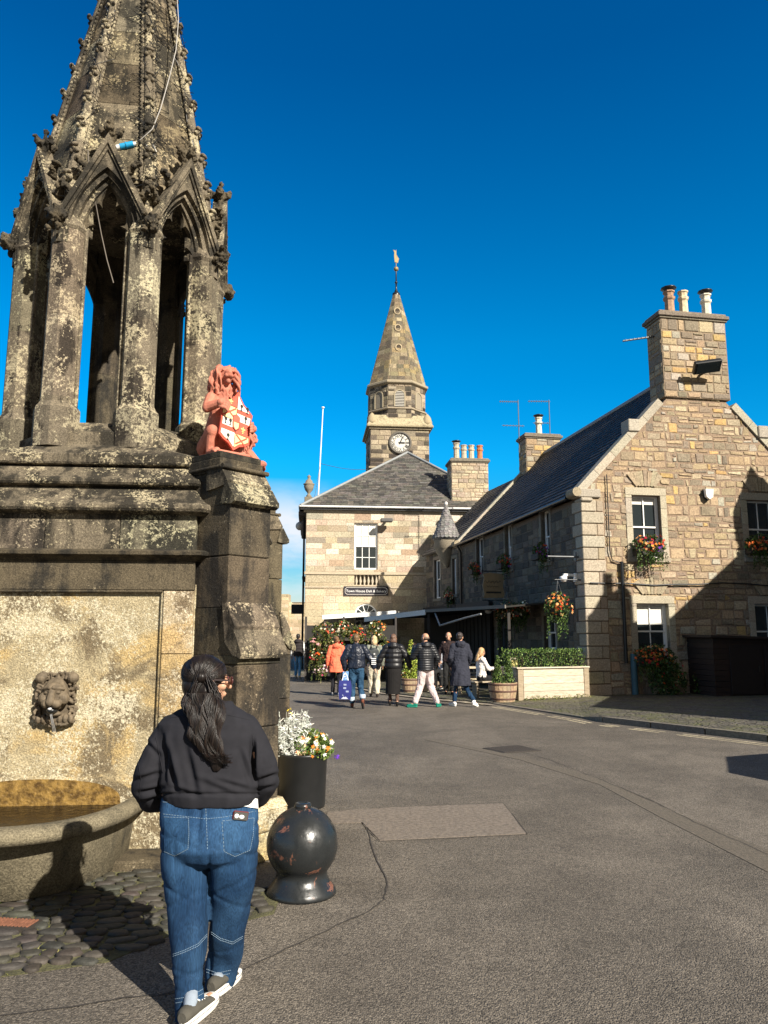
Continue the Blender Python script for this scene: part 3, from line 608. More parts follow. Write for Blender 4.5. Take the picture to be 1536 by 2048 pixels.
for k in range(8):
    T = T0 @ RZ(R(45 * k)); n = 18
    b = MB(); b.T = T
    outer = resample([(-.385, 5.06), (-.385, 5.30), (-.34, 5.39), (0, 6.03)], n); inn = resample([(-.30, 5.06)] + arch(.30, 5.16, 5.80), n)
    archplate(b, outer, inn, -.945, -.86); inm = resample([(-.255, 5.06)] + arch(.255, 5.16, 5.74), n); archplate(b, [(x * 1.02, z + (.01 if z > 5.1 else 0)) for x, z in inn], inm, -.90, -.80)
    inn2 = resample([(-.215, 5.06)] + arch(.215, 5.16, 5.69), n); archplate(b, [(x * 1.02, z + (.01 if z > 5.1 else 0)) for x, z in inm], inn2, -.85, -.72)
    b.build('gable', M['mon_dark'] if k in (3, 4, 5) else M['mon'], mon)  # rear gables likewise darkened for the lantern's inner shade
    b = MB(); b.T = T          # cusped tracery
    base_ = resample([(-.222, 4.98)] + arch(.222, 5.16, 5.70), 40); cusp = []
    for i, (x, z) in enumerate(base_):
        u = i / 40; d = .012 + (.095 * abs(math.sin(PI * (u * 2.5 + .0))) ** 0.1 - .095) * -1 * 1.0; s_ = abs(math.sin(PI * 2.5 * u)); d = .012 + .085 * (1 - s_ ** .45) * (0 if u < .12 else 1) * (.4 if u > .95 else 1)
        cx, cz = 0, 5.32; L_ = math.hypot(cx - x, cz - z) or 1; cusp.append((min(0, x + (cx - x) / L_ * d), z + (cz - z) / L_ * d))
    archplate(b, base_, cusp, -.82, -.775)
    if k in (3, 4, 5): archplate(b, resample([(-.36, 4.86), (-.36, 5.3), (0, 5.75)], n), resample([(-.19, 4.86)] + arch(.19, 4.95, 5.42), n), -.80, -.7765)  # extra rear plate, added to darken the back openings
    b.build('tracery', M['mon_dark'], mon)
    b = MB(); b.T = T
    for sg in (-1, 1):
        A, Z = Vector((sg * .395, 0, 5.27)), Vector((0, 0, 6.06)); d = (Z - A).normalized(); nr = Vector((-d.z * sg * -1, 0, d.x * sg * -1)); nr = Vector((sg * abs(d.z), 0, abs(d.x)))
        for w0, w1, y0, y1 in ((-.018, .024, -.985, -.84), (-.042, -.019, -.965, -.86)):
            q = [A + nr * w0, A + nr * w1, Z + Vector((0, 0, w1 / abs(nr.z) if nr.z else 0)) , Z + Vector((0, 0, w0 / abs(nr.z)))]
            b.prism([(v_.x, v_.z) for v_ in (q if sg < 0 else q[::-1])], y0, y1)
    b.build('rake_moulding', M['mon'], mon)
    rr = random.Random(40 + k)
    for sg in (-1, 1):
        for t_ in (.3, .62):
            b = MB(); b.T = T; p_ = Vector((sg * .40 * (1 - t_) + sg * .03, -.91, 5.34 + .72 * t_)); b.cap(p_, p_ + Vector((sg * .04, -.01, .06)), .045, .03, 7); b.ell(p_ + Vector((sg * .075, -.015, .075)), (.038, .05, .026), 8, 6); b.ell(p_ + Vector((sg * .05, -.05, .03)), (.025, .025, .03), 7, 5); remesh(b, 'crocket', M['mon_dark'], mon, .0085, 1, carve)
    b = MB(); b.T = T; b.cap((0, -.91, 6.0), (0, -.91, 6.17), .045, .05, 8)
    for i in range(4):
        a = PI / 2 * i; e_ = Vector((math.cos(a), math.sin(a), 0)); c_ = Vector((0, -.91, 6.16)) + e_ * .07
        b.ell(c_, (.045, .045, .04), 8, 6); b.ell(c_ + e_ * .025 + Vector((0, 0, .035)), (.03, .03, .018), 8, 5); b.cap(Vector((0, -.91, 6.1)), c_, .03, .04, 7)
    b.cap((0, -.91, 6.17), (0, -.91, 6.26), .03, .02, 7); b.ell((0, -.91, 6.285), (.028, .028, .035), 8, 6)
    remesh(b, 'finial', M['mon_dark'], mon, .0085, 1, carve)
# spire
b = MB(); b.T = T0; AP = 10.0; rS = lambda z: .205 * (AP - z)
def ro(r, z, ph=22.5): return [(r * math.cos(R(ph + 45 * i)), r * math.sin(R(ph + 45 * i)), z) for i in range(8)]
z = 5.74; rr = random.Random(9)
while z < 9.9:
    z1 = min(9.9, z + rr.choice([.42, .5, .46]))
    for i in range(8):
        a, c_ = ro(rS(z), z), ro(rS(z1 - .006), z1 - .006); j_ = (i + 1) % 8; b.add([a[i], a[j_], c_[j_], c_[i]], [(0, 1, 2, 3)], jit(rr.choice([W1, W1, (1.3, 1.25, 1.15), (.55, .5, .46)]), .12, rr))
    b.loft([ro(rS(z1) - .006, z1 - .006), ro(rS(z1) - .006, z1)], (.4, .4, .4), False); z = z1
b.add(ro(rS(5.75) , 5.75), [tuple(range(7, -1, -1))]); b.build('spire', M['mon'], mon)
for k in range(8):
    a = R(22.5 + 45 * k); T = T0 @ RZ(a); b = MB(); b.T = T; rr = random.Random(70 + k)
    b.tube([(rS(5.75) + .01, 0, 5.75), (rS(9.8) + .005, 0, 9.8)], [.05, .03], 8)
    for sg in (-1, 1): b.tube([(rS(5.75), sg * .06, 5.75), (rS(9.8), sg * .035, 9.8)], [.02, .014], 5)
    z = 5.75
    while z < 9.7:
        x = rS(z) + .03; s_ = (.55 + .45 * min(1, rS(z) / .8)) * .82
        b.cap((x - .03, 0, z - .08), (x + .035 * s_, 0, z), .035 * s_, .045 * s_, 7); b.ell((x + .065 * s_, 0, z + .015), (.035 * s_, .065 * s_, .028 * s_), 8, 6)
        b.ell((x + .045 * s_, .03, z - .035), (.028 * s_, .028 * s_, .03 * s_), 7, 5); b.ell((x + .045 * s_, -.03, z - .035), (.028 * s_, .028 * s_, .03 * s_), 7, 5)
        z += .31
    z = 5.8
    while z < 9.7:      # beading down both sides of the rib
        for sg in (-1, 1): b.ell((rS(z) + .004, sg * (.075 - .006 * (z - 5)), z), (.016, .018, .02), 5, 4)
        z += .05
    b.build('spire_rib', M['mon_col'] if k % 2 else M['mon'], mon)
# lion mask in the panel
MX, MZ = MF.front(116, 1395, -1.24); b = MB()
y0 = -1.235
b.box(MX - .13, MX + .13, y0 - .03, y0 + .02, MZ - .17, MZ + .17)
rr = random.Random(4)
for i in range(46):
    t_ = 2 * PI * i / 46 + rr.uniform(-.05, .05); ex = math.copysign(min(1, abs(math.cos(t_)) * 1.3), math.cos(t_)); ez = math.copysign(min(1, abs(math.sin(t_)) * 1.3), math.sin(t_)); rad_ = rr.uniform(.86, 1.06); c_ = Vector((MX + .140 * ex * rad_, y0 - .035 - rr.uniform(0, .02), MZ + .185 * ez * rad_)); q = Vector((ex, 0, ez)).normalized(); p_ = Vector((-q.z, 0, q.x)) * rr.choice([-1, 1])
    b.tube([c_ - q * .035, c_ - q * .005 + p_ * .012, c_ + q * .018 + p_ * .004 - Vector((0, .008, 0)), c_ + q * .016 - p_ * .014 - Vector((0, .012, 0)), c_ - p_ * .012 - Vector((0, .012, 0))], [.014, .014, .012, .010, .007], 6)
b.ell((MX, y0 - .07, MZ + .03), (.098, .085, .125), 16, 12); b.ell((MX, y0 - .12, MZ + .075), (.07, .05, .05), 12, 8)
b.cap((MX, y0 - .15, MZ + .07), (MX, y0 - .185, MZ - .02), .022, .032, 10)
for sg in (-1, 1):
    b.cap((MX + sg * .015, y0 - .165, MZ + .085), (MX + sg * .075, y0 - .125, MZ + .075), .016, .014, 8); b.ell((MX + sg * .042, y0 - .143, MZ + .047), (.02, .014, .013), 8, 6)
    b.ell((MX + sg * .035, y0 - .15, MZ - .035), (.04, .045, .035), 10, 8); b.ell((MX + sg * .12, y0 - .05, MZ + .15), (.045, .04, .042), 10, 8); b.ell((MX + sg * .07, y0 - .1, MZ - .0), (.045, .05, .05), 10, 8)
b.ell((MX, y0 - .08, MZ - .115), (.06, .05, .022), 10, 6)
for i in range(7): b.ell((MX - .12 + .04 * i, y0 - .055, MZ - .155), (.022, .03, .036), 8, 6)
mk = remesh(b, 'lion_mask', M['mask'], mon, .0038, 1, label='carved lion head water spout with curly mane')
b = MB(); b.ell((MX, y0 - .12, MZ - .085), (.042, .05, .028), 12, 8); b.build('mouth', M['black'], mk)
b = MB(); b.ell((MX - .004, y0 - .168, MZ - .07), (.016, .014, .012), 8, 6); 
for i in (1, 2, 3): b.tube([(MX + .01 * (i - 2), y0 - .16, MZ - .07), (MX + .006 * (i - 2), y0 - .14, MZ - .12), (MX + .008 * (i - 2), y0 - .085, MZ - .19), (MX + .01 * (i - 2), y0 - .03, MZ - .26)], .0016, 5)
b.build('water_drip', plain('wet_water', (.55, .55, .55), .08, var=.3), mk)
# basin
BX = MF.front(303, 1640, -1.25)[0] - .845; bs_ = MB()
prof = [(.66, 0), (.69, .02), (.735, .33), (.745, .365), (.80, .375), (.845, .395), (.86, .43), (.85, .465), (.815, .485), (.765, .487), (.735, .47), (.71, .40), (.66, .28), (.3, .24), (.02, .24)]
sgn = lambda v, e: math.copysign(abs(v) ** e, v)
half = lambda r, z: [(BX + r * sgn(math.cos(a_), .80), -1.235 + r * 1.5 * sgn(math.sin(a_), .80), z) for a_ in [PI + PI * k_ / 56 for k_ in range(57)]]
bs_.loft([half(r, z) for r, z in prof], None, False, False, True); ba = bs_.build('basin', M['basin'], mon)
wt = MB(); wt.add(half(.70, .39), [tuple(range(57))]); wt.build('water', M['water'], ba)
# algae stain on the back of the basin is its own wet slime sheet
sl = MB(); pts = [(BX + .62 * math.cos(t_), .385 + .195 * max(0, math.sin(t_)) ** .6) for t_ in [PI * i / 24 for i in range(25)]]
sl.prism(pts, -1.3045, -1.300, W1)
m_, N_, L_, B_ = newmat('wet_algae_slime'); v_ = coords(N_, L_)
L_.new(mix(N_, L_, ramp(N_, L_, noise(N_, L_, v_, 16, 7, .7), .35, .65), (.07, .038, .01), (.27, .165, .045)), B_.inputs['Base Color']); B_.inputs['Roughness'].default_value = .35; bump(N_, L_, B_, noise(N_, L_, v_, 50, 5), .8, .01)
sl.build('algae', m_, mon)
# lights wound round the spire
sl = MB(); sl.T = T0; rr = random.Random(21)
for k in (6, 7, 5, 0):
    a = R(22.5 + 45 * k)
    for w_ in range(5 if k in (6, 7) else 3):
        pts = []; z = 5.45 + rr.uniform(0, .3)
        while z < 9.6:
            q = rr.gauss(0, .045 + .02 * w_); rd = rS(z) + rr.uniform(.02, .06) - abs(q) * .3; p_ = Vector((rd * math.cos(a) - q * math.sin(a), rd * math.sin(a) + q * math.cos(a), z)); pts.append(p_)
            if rr.random() < .8: d = Vector((rr.uniform(-1, 1), rr.uniform(-1, 1), rr.uniform(-.5, 1))).normalized() * .035 + Vector((math.cos(a), math.sin(a), 0)) * .02; sl.tube([p_, p_ + d], .0028, 4, sm=False)
            z += rr.uniform(.05, .12)
        sl.tube(pts, .0034, 4, sm=False)
for k in range(8):
    a0 = R(22.5 + 45 * k)
tag(sl.build('string_lights', M['black']), 'tangle of unlit black fairy light wires wound up the stone spire ribs', 'fairy lights'); bpy.data.objects['string_lights'].parent = None
o = bpy.data.objects['string_lights']; o.location = mon.location; o.rotation_euler = mon.rotation_euler
pc = empty('power_cable', tuple(mon.location), R(5), 'pale cable with blue plug lying on the stone spire above the front gable', 'power cable')
fx = lambda px, py, off: (MF.front(px, py, -off)[0], -off, MF.front(px, py, -off)[1])
A1 = fx(240, 294, .80); A2 = fx(268, 288, .79); cb = MB(); cb.tube([fx(268, 288, .79), fx(283, 278, .80), fx(305, 258, .82), fx(322, 215, .72), fx(340, 150, .64), fx(352, 100, .58), fx(357, 40, .52), fx(352, -40, .45)], .005, 6); cb.build('cable', plain('pale_cable', (.33, .31, .28), .6), pc)
pb = MB(); V1, V2 = Vector(A1), Vector(A2); pb.tube([V1, V1.lerp(V2, .95)], .03, 10); pb.tube([V1.lerp(V2, .42), V1.lerp(V2, .5)], .036, 10); pb.build('plug', plain('blue_plastic', (.01, .27, .52), .4), pc)
pb = MB(); pb.tube([V1.lerp(V2, -.25), V1], .026, 10); pb.tube([V1.lerp(V2, .95), V1.lerp(V2, 1.15)], .02, 10); pb.build('plug_ends', M['white'], pc)
hc = MB(); hc.tube([fx(176, 300, .93), fx(178, 335, .94), fx(186, 375, .93), fx(190, 400, .88), fx(203, 470, .88), fx(214, 520, .9), fx(227, 566, .9)], .0055, 5)
ho = hc.build('hanging_cable', plain('brown_cable', (.12, .1, .08), .7)); tag(ho, 'thin brown cable hanging down in front of the arched stone opening', 'cable'); ho.location = mon.location; ho.rotation_euler = mon.rotation_euler
# ---------------------------------------------------------------- shared builders for the houses
SIDE = Matrix(((0, 1, 0, 0), (-1, 0, 0, 0), (0, 0, 1, 0), (0, 0, 0, 1)))   # u -> -y, v(into wall) -> +x
IDM = Matrix.Identity(4)
def outT(T):   # plane transform for stones(): y axis outwards
    return T @ Matrix.Diagonal((1, -1, 1, 1))
class Flip(MB):
    """stones() draws outwards along +y of its transform; mirror keeps windings right"""
def wallstones(parent, name, mat, T, z0, z1, ext, holes, **k):
    mb = MB(); stones(mb, outT(T), z0, z1, ext, holes, **k)
    for i, f in enumerate(mb.f): mb.f[i] = f[::-1]
    return mb.build(name, mat, parent)
def surround(mb, T, u0, u1, z0, z1, m=.15, proud=.03, deep=.18, c=(.37, .325, .245), quo=True):
    mb.T = T; rr = random.Random(int(abs(u0) * 100 + z0 * 10))
    for sx, e in ((u0, -1), (u1, 1)):
        z = z0
        while z < z1 - .01:
            zz = min(z1, z + rr.uniform(.3, .55)); mb.box(sx, sx + e * m, -proud, deep, z + .003, zz - .003, jit(c, .13, rr), .006); z = zz
    mb.box(u0 - m, u1 + m, -proud, deep, z1 + .002, z1 + m * 1.15, jit(c, .1, rr), .008)
    mb.box(u0 - m - .02, u1 + m + .02, -proud - .035, deep, z0 - .13, z0 - .002, jit(c, .1, rr), .01); mb.T = None
def sash(parent, T, u0, u1, z0, z1, cols=2, rows=(1, 1), rec=.13, blind=0.0, fw=.055, bar=.022, label=None, curtain=False):
    f = MB(); f.T = T; zm = (z0 + z1) / 2 + .0; r0 = rec
    f.box(u0, u0 + fw, r0, r0 + .08, z0, z1); f.box(u1 - fw, u1, r0, r0 + .08, z0, z1); f.box(u0 + fw, u1 - fw, r0, r0 + .08, z1 - fw, z1); f.box(u0 + fw, u1 - fw, r0 - .01, r0 + .08, z0, z0 + fw * 1.3)
    for lo, hi, n, dy in ((z0 + fw, zm, rows[1], .03), (zm, z1 - fw, rows[0], .0)):
        y0 = r0 + .012 + dy; a, b_ = u0 + fw, u1 - fw
        f.box(a, b_, y0 - .006, y0 + .03, zm - .022 + (dy > 0) * -.006, zm + .02 - (dy > 0) * .006)
        f.box(a, a + .03, y0, y0 + .025, lo, hi); f.box(b_ - .03, b_, y0, y0 + .025, lo, hi)
        for i in range(1, cols): u = a + (b_ - a) * i / cols; f.box(u - bar / 2, u + bar / 2, y0 + .002, y0 + .024, lo, hi)
        for i in range(1, n): z = lo + (hi - lo) * i / n; f.box(a, b_, y0 + .004, y0 + .022, z - bar / 2, z + bar / 2)
    w_ = f.build('window', M['white'], parent, label=label)
    g = MB(); g.T = T; g.box(u0 + .02, u1 - .02, r0 + .055, r0 + .062, z0 + .02, z1 - .02); g.build('pane', M['glass'], w_)
    if blind > 0:
        g = MB(); g.T = T; g.box(u0 + fw + .03, u1 - fw - .03, r0 + .048, r0 + .0535, z1 - fw - (z1 - z0) * blind, z1 - fw - .01, (.62, .6, .54)); g.build('blind', M['col'], w_)
    return w_
def gableext(xl, xr, ze, xa, za):
    def f(z):
        if z <= ze: return xl, xr
        t = (z - ze) / (za - ze); return xl + (xa - xl) * t, xr + (xa - xr) * t
    return f
def slateroof(parent, name, P0, U, V, W_, Lr, ch=.22, pal=((.035, .036, .038), (.05, .05, .052), (.07, .065, .06)), seed=3, ext=None, sw=(.22, .36), th=.014, under=True):
    """P0 eave corner, U unit along eave, V unit up the slope, W_ width, Lr slope length"""
    mb = MB(); rr = random.Random(seed); U, V, P0 = Vector(U), Vector(V), Vector(P0); Nn = U.cross(V).normalized()
    if Nn.z < 0: Nn = -Nn
    n = int(Lr / ch); 
    for i in range(n + 1):
        v0, v1 = i * ch, min(Lr, (i + 1) * ch + .03); a, b_ = (0, W_) if ext is None else ext(min(1, (i * ch) / Lr)); u = a - rr.uniform(0, .2)
        while u < b_:
            w_ = rr.uniform(*sw); u0, u1 = max(a, u), min(b_, u + w_); u += w_
            if u1 - u0 < .02: continue
            j_ = rr.uniform(-.004, .006); c = jit(rr.choice(pal), .2, rr); q = P0 + Nn * (th + j_ + .014)
            A, B_, C_, D_ = q + U * (u0 + .004) + V * v0, q + U * (u1 - .004) + V * v0, P0 + Nn * (.002 + abs(j_)) + U * (u1 - .004) + V * v1, P0 + Nn * (.002 + abs(j_)) + U * (u0 + .004) + V * v1
            E_, F_ = P0 + U * (u0 + .004) + V * v0, P0 + U * (u1 - .004) + V * v0
            mb.add([A, B_, C_, D_, E_, F_], [(0, 1, 2, 3), (4, 5, 1, 0)], c)
    if under:
        if ext is None: q4 = [P0, P0 + U * W_, P0 + U * W_ + V * Lr, P0 + V * Lr]
        else: a0, b0 = ext(0); a1, b1 = ext(1); q4 = [P0 + U * a0, P0 + U * b0, P0 + U * b1 + V * Lr, P0 + U * a1 + V * Lr]
        mb.add(q4 + [p - Nn * .06 for p in q4], [(0, 1, 2, 3), (7, 6, 5, 4), (0, 4, 5, 1), (2, 6, 7, 3), (1, 5, 6, 2), (3, 7, 4, 0)], (.02, .02, .02))
    return mb.build(name, M['slate'], parent)
def leafcloud(mb, ctr, rad, n, size, pal, rr, holes=.0, fr=3.0, flat=0.0, shell=.0, hang=0.0):
    ctr = Vector(ctr); k = 0; t = 0
    while k < n and t < n * 6:
        t += 1; p = Vector((rr.uniform(-1, 1), rr.uniform(-1, 1), rr.uniform(-1, 1)))
        if p.length > 1 or p.length < shell: continue
        q = Vector((p.x * rad[0], p.y * rad[1], p.z * rad[2]))
        if holes and mn.noise((ctr + q) * fr) < holes - .5 + .55 * p.length * .6: continue
        s_ = size * rr.uniform(.6, 1.3); a = Vector((rr.gauss(0, 1), rr.gauss(0, 1), rr.gauss(0, 1))).normalized(); b_ = a.orthogonal().normalized(); c_ = a.cross(b_); x = ctr + q
        mb.add([x - b_ * s_, x - c_ * s_ * .55, x + b_ * s_, x + c_ * s_ * .55], [(0, 1, 2, 3)], jit(rr.choice(pal), .3, rr)); k += 1
def bloomcloud(mb, ctr, rad, n, size, pal, rr, clump=0):
    ctr = Vector(ctr)
    for k in range(n):
        d = Vector((rr.gauss(0, 1), rr.gauss(0, 1), rr.gauss(0, 1))).normalized(); q = Vector((d.x * rad[0], d.y * rad[1], d.z * rad[2])) * rr.uniform(.82, 1.05); x = ctr + q
        s_ = size * rr.uniform(.7, 1.25); c = jit(rr.choice(pal), .2, rr); nr = (d + Vector((rr.uniform(-.6, .6), -rr.uniform(0, .6), rr.uniform(-.3, .6)))).normalized(); b_ = nr.orthogonal().normalized(); c_ = nr.cross(b_); ph = rr.uniform(0, 6); m_ = 5
        vs = [x + nr * s_ * .1]
        for i in range(2 * m_):
            r2 = s_ if i % 2 == 0 else s_ * .55; a = ph + PI * i / m_; vs.append(x + (b_ * math.cos(a) + c_ * math.sin(a)) * r2 + nr * s_ * .35 * (i % 2 == 0))
        mb.add(vs, [(0, 1 + i, 1 + (i + 1) % (2 * m_)) for i in range(2 * m_)], c)
GREEN = ((.035, .07, .012), (.055, .10, .02), (.02, .045, .012), (.09, .13, .03)); RED = ((.55, .02, .015), (.62, .10, .01), (.45, .02, .04)); ORANGE = ((.75, .16, .03), (.7, .28, .05), (.6, .06, .02), (.8, .4, .15))
WARM = RED + ORANGE; PALE = ((.75, .68, .5), (.7, .55, .3), (.6, .1, .05), (.8, .75, .6))
def flowers(name, label, cat, loc, rad, pal, seed, group=None, nl=500, nb=70, ls=.035, bs_=.035, trail=0, box=True, leaf=GREEN, rz=0, zoff=0):
    t = empty(name, tuple(loc), rz, label, cat, group); rr = random.Random(seed); f = MB(); leafcloud(f, (0, 0, zoff), rad, nl, ls, leaf, rr, .12, 5)
    for k in range(trail):
        x = rr.uniform(-.9, .9) * rad[0]; L_ = rr.uniform(.4, 1.0) * rad[2] * 1.6; z = -rad[2] * .5 + zoff; y = -rad[1] * .7; s_ = 0
        while s_ < L_: s_ += .028; x += rr.uniform(-.012, .012); leafcloud(f, (x, y, z - s_), (.03, .03, .02), 2, ls * .7, leaf, rr)
    f.build('foliage', M['leaf'], t)
    b = MB()
    for k in range(5): c_ = (rr.uniform(-.45, .45) * rad[0], 0, zoff + rr.uniform(-.35, .35) * rad[2]); bloomcloud(b, c_, (rad[0] * .6, rad[1] * 1.0, rad[2] * .62), nb // 5, bs_, [rr.choice(pal), rr.choice(pal), rr.choice(pal)], rr)
    b.build('blooms', M['leaf'], t)
    if box:
        p = MB(); p.box(-rad[0] * .8, rad[0] * .8, -rad[1] * .35, rad[1] * .8, zoff - rad[2] * .75, zoff - rad[2] * .15, (.03, .025, .02), .01); p.build('box', M['col'], t)
    return t
def antenna(name, label, base, h, arms, group=None):
    t = empty(name, base, 0, label, 'aerial', group); m = MB(); m.tube([(0, 0, 0), (0, 0, h)], .022, 6); m.build('mast', M['metal'], t)
    for (z, L0, L1, rz, n) in arms:
        m = MB(); m.T = Matrix.Translation((0, 0, z)) @ RZ(rz); m.tube([(L0, 0, 0), (L1, 0, 0)], .016, 5)
        for i in range(n): x = L0 + (L1 - L0) * (i + .5) / n; m.tube([(x, -.10, .0), (x, .10, 0)], .007, 4); m.tube([(x, 0, -.06), (x, 0, .06)], .006, 4)
        m.build('boom', M['metal'], t)
def pot(mb, x, y, z, h, r, c, n=8, cowl=True):
    mb.lathe([(r * .95, 0), (r * .95, .06 * h), (r * .78, .12 * h), (r * .72, .62 * h), (r * .92, .68 * h), (r * .95, .76 * h), (r * .7, .8 * h), (r * .78, .92 * h), (r * .95, .95 * h), (r * .93, h), (r * .6, h), (r * .6, .8 * h)], n, (x, y, z), c, sm=False)
def cope(mb, x0, x1, y0, y1, z, c, p=.1):
    mb.box(x0 - p * .5, x1 + p * .5, y0 - p * .5, y1 + p * .5, z, z + .06, jit(c), .01); mb.box(x0 - p, x1 + p, y0 - p, y1 + p, z + .06, z + .17, jit(c), .015); mb.box(x0 - p * .4, x1 + p * .4, y0 - p * .4, y1 + p * .4, z + .17, z + .25, jit(c), .02)
# ---------------------------------------------------------------- the stone house on the right
H = Fr(5.5, 21.1, 10.2)
hs = empty('stone_house', (5.5, 21.1, 0), R(10.2), 'two storey rubble stone house with crow stepped gable chimney and window boxes on the right', 'house')
XA, ZA = H.front(1388, 736); ZE = 5.55; XR = 2 * XA; SK = .12; LEN = 12.6
slope = (ZA - ZE) / XA
RUB = [(.36, .27, .165), (.32, .24, .15), (.39, .315, .21), (.29, .23, .155), (.25, .20, .145), (.44, .30, .13), (.35, .315, .245), (.20, .165, .12)]; RW = [5, 5, 4, 4, 3, .7, 2, 1.2]
MORT = (.25, .18, .125)
def opn(a, b_, y=0): x0, z1 = H.front(*a, y); x1, z0 = H.front(*b_, y); return (x0, x1, z0, z1)
GW = [opn((1262, 990), (1326, 1116)), opn((1492, 1000), (1556, 1116)), opn((1272, 1207), (1342, 1318)), opn((1508, 1208), (1580, 1318))]
def opns(a, b_): y1, z1 = H.side(*a); y0, z0 = H.side(*b_); return (-y1, -y0, z0, z1)
SWs = [opns((1082, 1024), (1102, 1122)), opns((1010, 1052), (1025, 1136)), opns((953, 1078), (968, 1148)), opns((1088, 1232), (1115, 1300))]
DOOR = opns((996, 1235), (1028, 1345)); DOOR = (DOOR[0], DOOR[1], .1, DOOR[3])
def mg(h, m): return (h[0] - m, h[1] + m, h[2] - m, h[3] + m)
wl = MB(); wl.T = None
slab(wl, Matrix(((1, 0, 0, 0), (0, -1, 0, 0), (0, 0, 1, 0), (0, 0, 0, 1))), 0, XR, 0, ZE, GW, .3, MORT)
wl.prism([(.001, ZE), (XR, ZE), (XA, ZA)], 0.0, .3, MORT)
for f in range(len(wl.f)): pass
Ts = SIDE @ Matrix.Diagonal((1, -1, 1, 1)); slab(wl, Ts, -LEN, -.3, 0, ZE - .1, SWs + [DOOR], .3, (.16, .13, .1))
wl.box(XR - .3, XR, .3, LEN, 0, ZE - .1, MORT); wl.box(.3, XR - .3, LEN - .3, LEN, 0, ZE, MORT); wl.prism([(.001, ZE), (XR, ZE), (XA, ZA)], LEN - .3, LEN, MORT)
wl.build('wall_core', M['masonry'], hs)
ge = gableext(.0, XR, ZE, XA, ZA)
wallstones(hs, 'gable_stonework', M['masonry'], IDM, 0.02, ZA - .1, lambda z: (max(ge(z)[0] + .0, .62 if z < 5.3 else 0), ge(z)[1]), [mg(h, .1) for h in GW], ch=(.12, .31), sw=(.12, .52), pal=RUB, raise_=(.005, .024), gap=.040, jt=.024, wts=RW, seed=5)
DRB = [(.125, .105, .08), (.10, .088, .07), (.15, .125, .095), (.085, .075, .062), (.17, .14, .10)]  # darker rubble palette, shade put into the colour of the shaded walls
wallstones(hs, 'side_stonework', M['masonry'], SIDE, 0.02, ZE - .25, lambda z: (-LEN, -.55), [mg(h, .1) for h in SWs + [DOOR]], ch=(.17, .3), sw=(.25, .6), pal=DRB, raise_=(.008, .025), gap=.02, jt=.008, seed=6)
qn = MB(); rr = random.Random(8); z = .02; i = 0       # rusticated corner
while z < 5.3:
    h = .335; a, b_ = (.62, .42) if i % 2 == 0 else (.40, .60); q = jit((.38, .33, .25), .12, rr)
    qn.box(-.045, a, -.05, b_, z, z + h - .022, q, .018)
    if a < .6: qn.box(a + .015, .615, -.03, .1, z, z + h - .02, jit((.34, .28, .2), .15, rr), .02)
    z += h; i += 1
qn.build('quoins', M['dress'], hs)
for h in GW: sr = MB(); surround(sr, IDM, *h, m=.19); sr.build('window_surround', M['dress'], hs)
for h in SWs + [DOOR]: sr = MB(); surround(sr, SIDE, *h, m=.14, c=(.2, .175, .135)); sr.build('window_surround' if h != DOOR else 'door_surround', M['dress'], hs)  # side surrounds coloured darker than the gable's, for the same shade
rr = random.Random(12)     # fanned relieving arches over the gable windows
for h in GW:
    vo = MB(); cx = (h[0] + h[1]) / 2; zb = h[3] + .26
    for i in range(7):
        a = (i - 3) * .17; d = Vector((math.sin(a), 0, math.cos(a))); s_ = Vector((math.cos(a), 0, -math.sin(a))); o = Vector((cx + (i - 3) * .085, -.0, zb)); w0, w1, hh = .036, .062 + .012 * abs(i - 3), .42 + rr.uniform(-.03, .05)
        P = [o - s_ * w0, o + s_ * w0, o + d * hh + s_ * w1, o + d * hh - s_ * w1]; vo.prism([(p.x, p.z) for p in P][::1], -.055, .0, jit((.34, .275, .185), .15, rr))
    vo.build('relieving_arch', M['masonry'], hs)
bl = [.25, 0, .30, .25]
for k, h in enumerate(GW): sash(hs, IDM, *h, cols=2, rows=(1, 1), rec=.14, blind=(.10, .0, .34, .0)[k], bar=.03)
for k, h in enumerate(SWs): sash(hs, SIDE, *h, cols=2, rows=(1, 1), rec=.12, blind=0, bar=.03)
dr = MB(); dr.T = SIDE; dr.box(DOOR[0] + .02, DOOR[1] - .02, .16, .2, DOOR[2], DOOR[3] - .02, (.05, .06, .07)); dd = dr.build('door', M['col'], hs)
dr = MB(); dr.T = SIDE; dr.box(DOOR[0] + .2, DOOR[1] - .2, .15, .158, 1.1, 1.9); dr.build('pane', M['glass'], dd)
# roof
sl_ = math.hypot(XA, ZA - ZE); V1 = Vector((XA, 0, ZA - ZE)).normalized(); V2 = Vector((-XA, 0, ZA - ZE)).normalized()
EO = .22; P1 = Vector((0, .25, ZE)) - V1 * EO + Vector((0, 0, .12)); P2 = Vector((XR, .25, ZE)) - V2 * EO + Vector((0, 0, .12))
slateroof(hs, 'roof', P1, (0, 1, 0), V1, LEN - .5, sl_ + EO - .02, pal=((.014, .014, .014), (.020, .019, .019), (.028, .026, .024)))  # slates darkened on this slope to deepen its shade
slateroof(hs, 'roof', P2, (0, 1, 0), V2, LEN - .5, sl_ + EO - .02, seed=4)
rg_ = MB(); rg_.tube([(XA, .3, ZA + .15), (XA, LEN - .3, ZA + .15)], .09, 8); rg_.build('ridge', M['lead'], hs)
